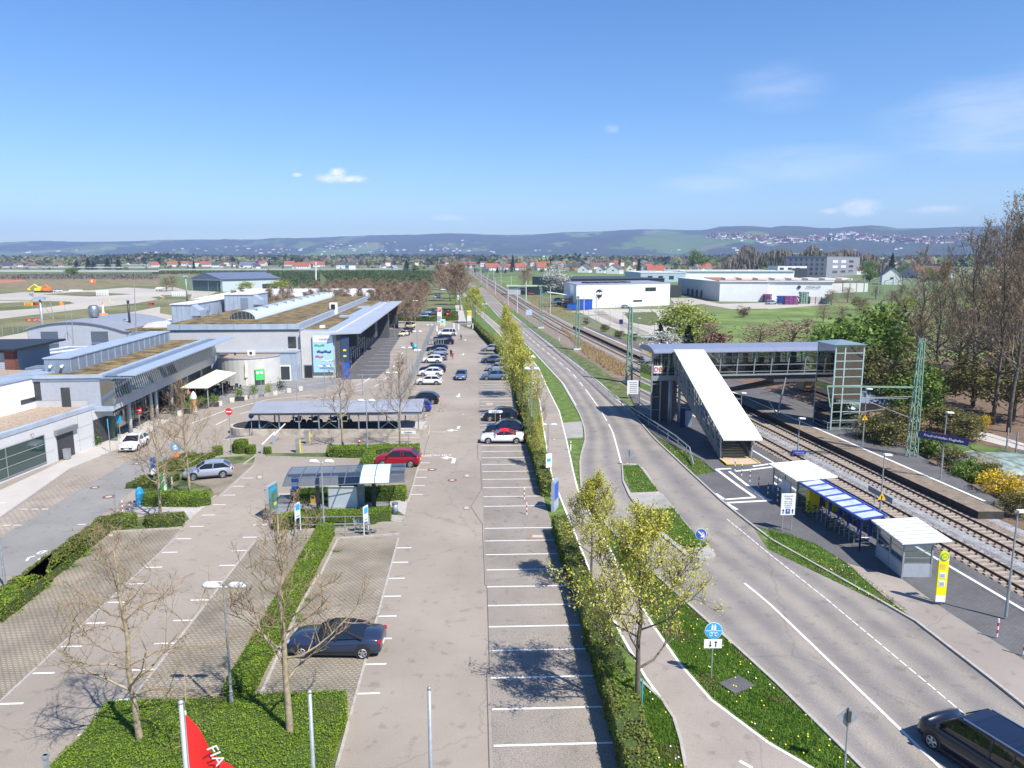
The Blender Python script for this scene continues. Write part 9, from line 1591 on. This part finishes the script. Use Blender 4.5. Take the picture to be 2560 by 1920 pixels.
sd = g('C',120,612); o = thing('open_shed','open shed with pale green flat roof left of the black hall','shed',sd); m = MB(); m.b0(sd.x - 11,sd.x + 12,sd.y,sd.y + 9,sd.z + 4.6,sd.z + 5.2); part(m,'roof',pm('shed_green',(.45,.52,.38),.8,var=.05),o); m = MB(); m.b0(sd.x - 10,sd.x - 3,sd.y + 1,sd.y + 8,sd.z,sd.z + 4.6); m.b0(sd.x - 3,sd.x + 11,sd.y + 7,sd.y + 8,sd.z,sd.z + 4.6); part(m,'wall','render_grey',o)
sd = g('C',470,720); o = thing('storage_rack','storage rack with slanted white roof left of the white emblem hall','rack',sd); m = MB(); m.add([(sd.x - 8,sd.y,6.5),(sd.x + 6,sd.y,4.4),(sd.x + 6,sd.y + 10,4.4),(sd.x - 8,sd.y + 10,6.5)],[(0,1,2,3)]); part(m,'roof','roofwhite',o); m = MB(); [m.b0(sd.x - 2,sd.x + 5,sd.y + 1,sd.y + 4,z,z + .7) for z in (.6,1.8,3)]; part(m,'shelf','wood',o); m = MB(); [m.bar((sd.x + a,sd.y + 1,0),(sd.x + a,sd.y + 1,4.4),.25) for a in (-7,-2,1.5,5)]; part(m,'post','dark',o)
FQ = G('C',(680,735),(1000,738),(1310,720)); fo_ = thing('yard_fence','wire fence in front of the white emblem hall','fence',(*FQ[0],0)); m = MB(); ps = []
for a,b in zip(FQ,FQ[1:]):
 a,b = Vector((*a,0)),Vector((*b,0)); [m.bar(a + Vector((0,0,z)),b + Vector((0,0,z)),.05) for z in (.5,1.5,2.6)]; ps += [a.lerp(b,i / 12) for i in range(12)]
part(m,'mesh','galv',fo_)
for q in ps: m = MB(); m.bar(q,q + Vector((0,0,2.8)),.12); part(m,'post','galv',fo_)
w = g('C',942,905,.6); m = MB(); m.box((w.x,w.y,2.6),(1.1,.1,1.3)); m.bar((w.x,w.y,.3),(w.x,w.y,2),.08); tag(m.build('platform_number_sign',[M['navy']]),'small dark blue square sign on the far platform','sign')
FR = [g('H',2060,830),g('H',2140,870),g('H',2250,900)]; fo_ = thing('garden_fence','grey garden gate and fence at the right picture edge','fence',FR[0]); m = MB()
for a,b in zip(FR,FR[1:]): [m.bar(a + Vector((0,0,z)),b + Vector((0,0,z)),.04) for z in (.3,.9,1.5)]
part(m,'mesh','galv',fo_)
for q in FR: m = MB(); m.bar(q,q + Vector((0,0,2.2)),.12); part(m,'post','galv',fo_)
cv = g('H',2080,1010); m = MB(); N_ = 12
for i in range(N_ + 1):
 for j in range(N_ + 1): u,v = i / N_,j / N_; m.v.append(Vector((cv.x - 4 + 9 * u,cv.y - 2.5 + 7 * v,.1 + 1.0 * math.sin(math.pi * u) ** .5 * math.sin(math.pi * v) ** .5 + .25 * noise.noise(Vector((u * 5,v * 5,1))))))
for i in range(N_):
 for j in range(N_): a = i * (N_ + 1) + j; m.f.append((a,a + N_ + 1,a + N_ + 2,a + 1)); m.m.append(0)
tag(m.build('tarpaulin',pm('tarp',(.22,.28,.25),.35,var=.3,scale=1.5)),'crumpled grey-green tarpaulin over a mound at the right edge','tarpaulin')
sp = [g('H',350,370),g('H',470,310)]; w = sp[0]; m = MB(); m.b0(w.x,w.x + 4.4,w.y + 2,w.y + 5,.3,2.0); tag(m.build('timber_stack',M['wood']),'stack of reddish timber behind the lift tower','timber stack')
fb2 = g('Q',1980,172); o = thing('distant_footbridge','distant footbridge with stairs crossing the tracks near the horizon','footbridge',fb2); z = fb2.z; m = MB(); m.b0(fb2.x - 45,fb2.x + 60,fb2.y,fb2.y + 4,z + 6.5,z + 7.6); part(m,'deck','galv',o); m = MB(); m.b0(fb2.x - 20,fb2.x + 20,fb2.y - .2,fb2.y,z + 7.6,z + 9.4); part(m,'screen','glassblue',o)
for i in range(6): m = MB(); m.bar((fb2.x - 42 + i * 19,fb2.y + 1,z),(fb2.x - 42 + i * 19,fb2.y + 1,z + 6.5),.6); part(m,'column','galv',o)
wt = g('C',270,335); o = thing('water_tower','pale blue and white silo above the red roofs','silo',wt); m = MB(); m.tube([wt,wt + Vector((0,0,22))],5,12); part(m,'shaft','white',o); m = MB(); m.tube([wt + Vector((0,0,14)),wt + Vector((0,0,19))],5.2,12); part(m,'band','skyblue',o)
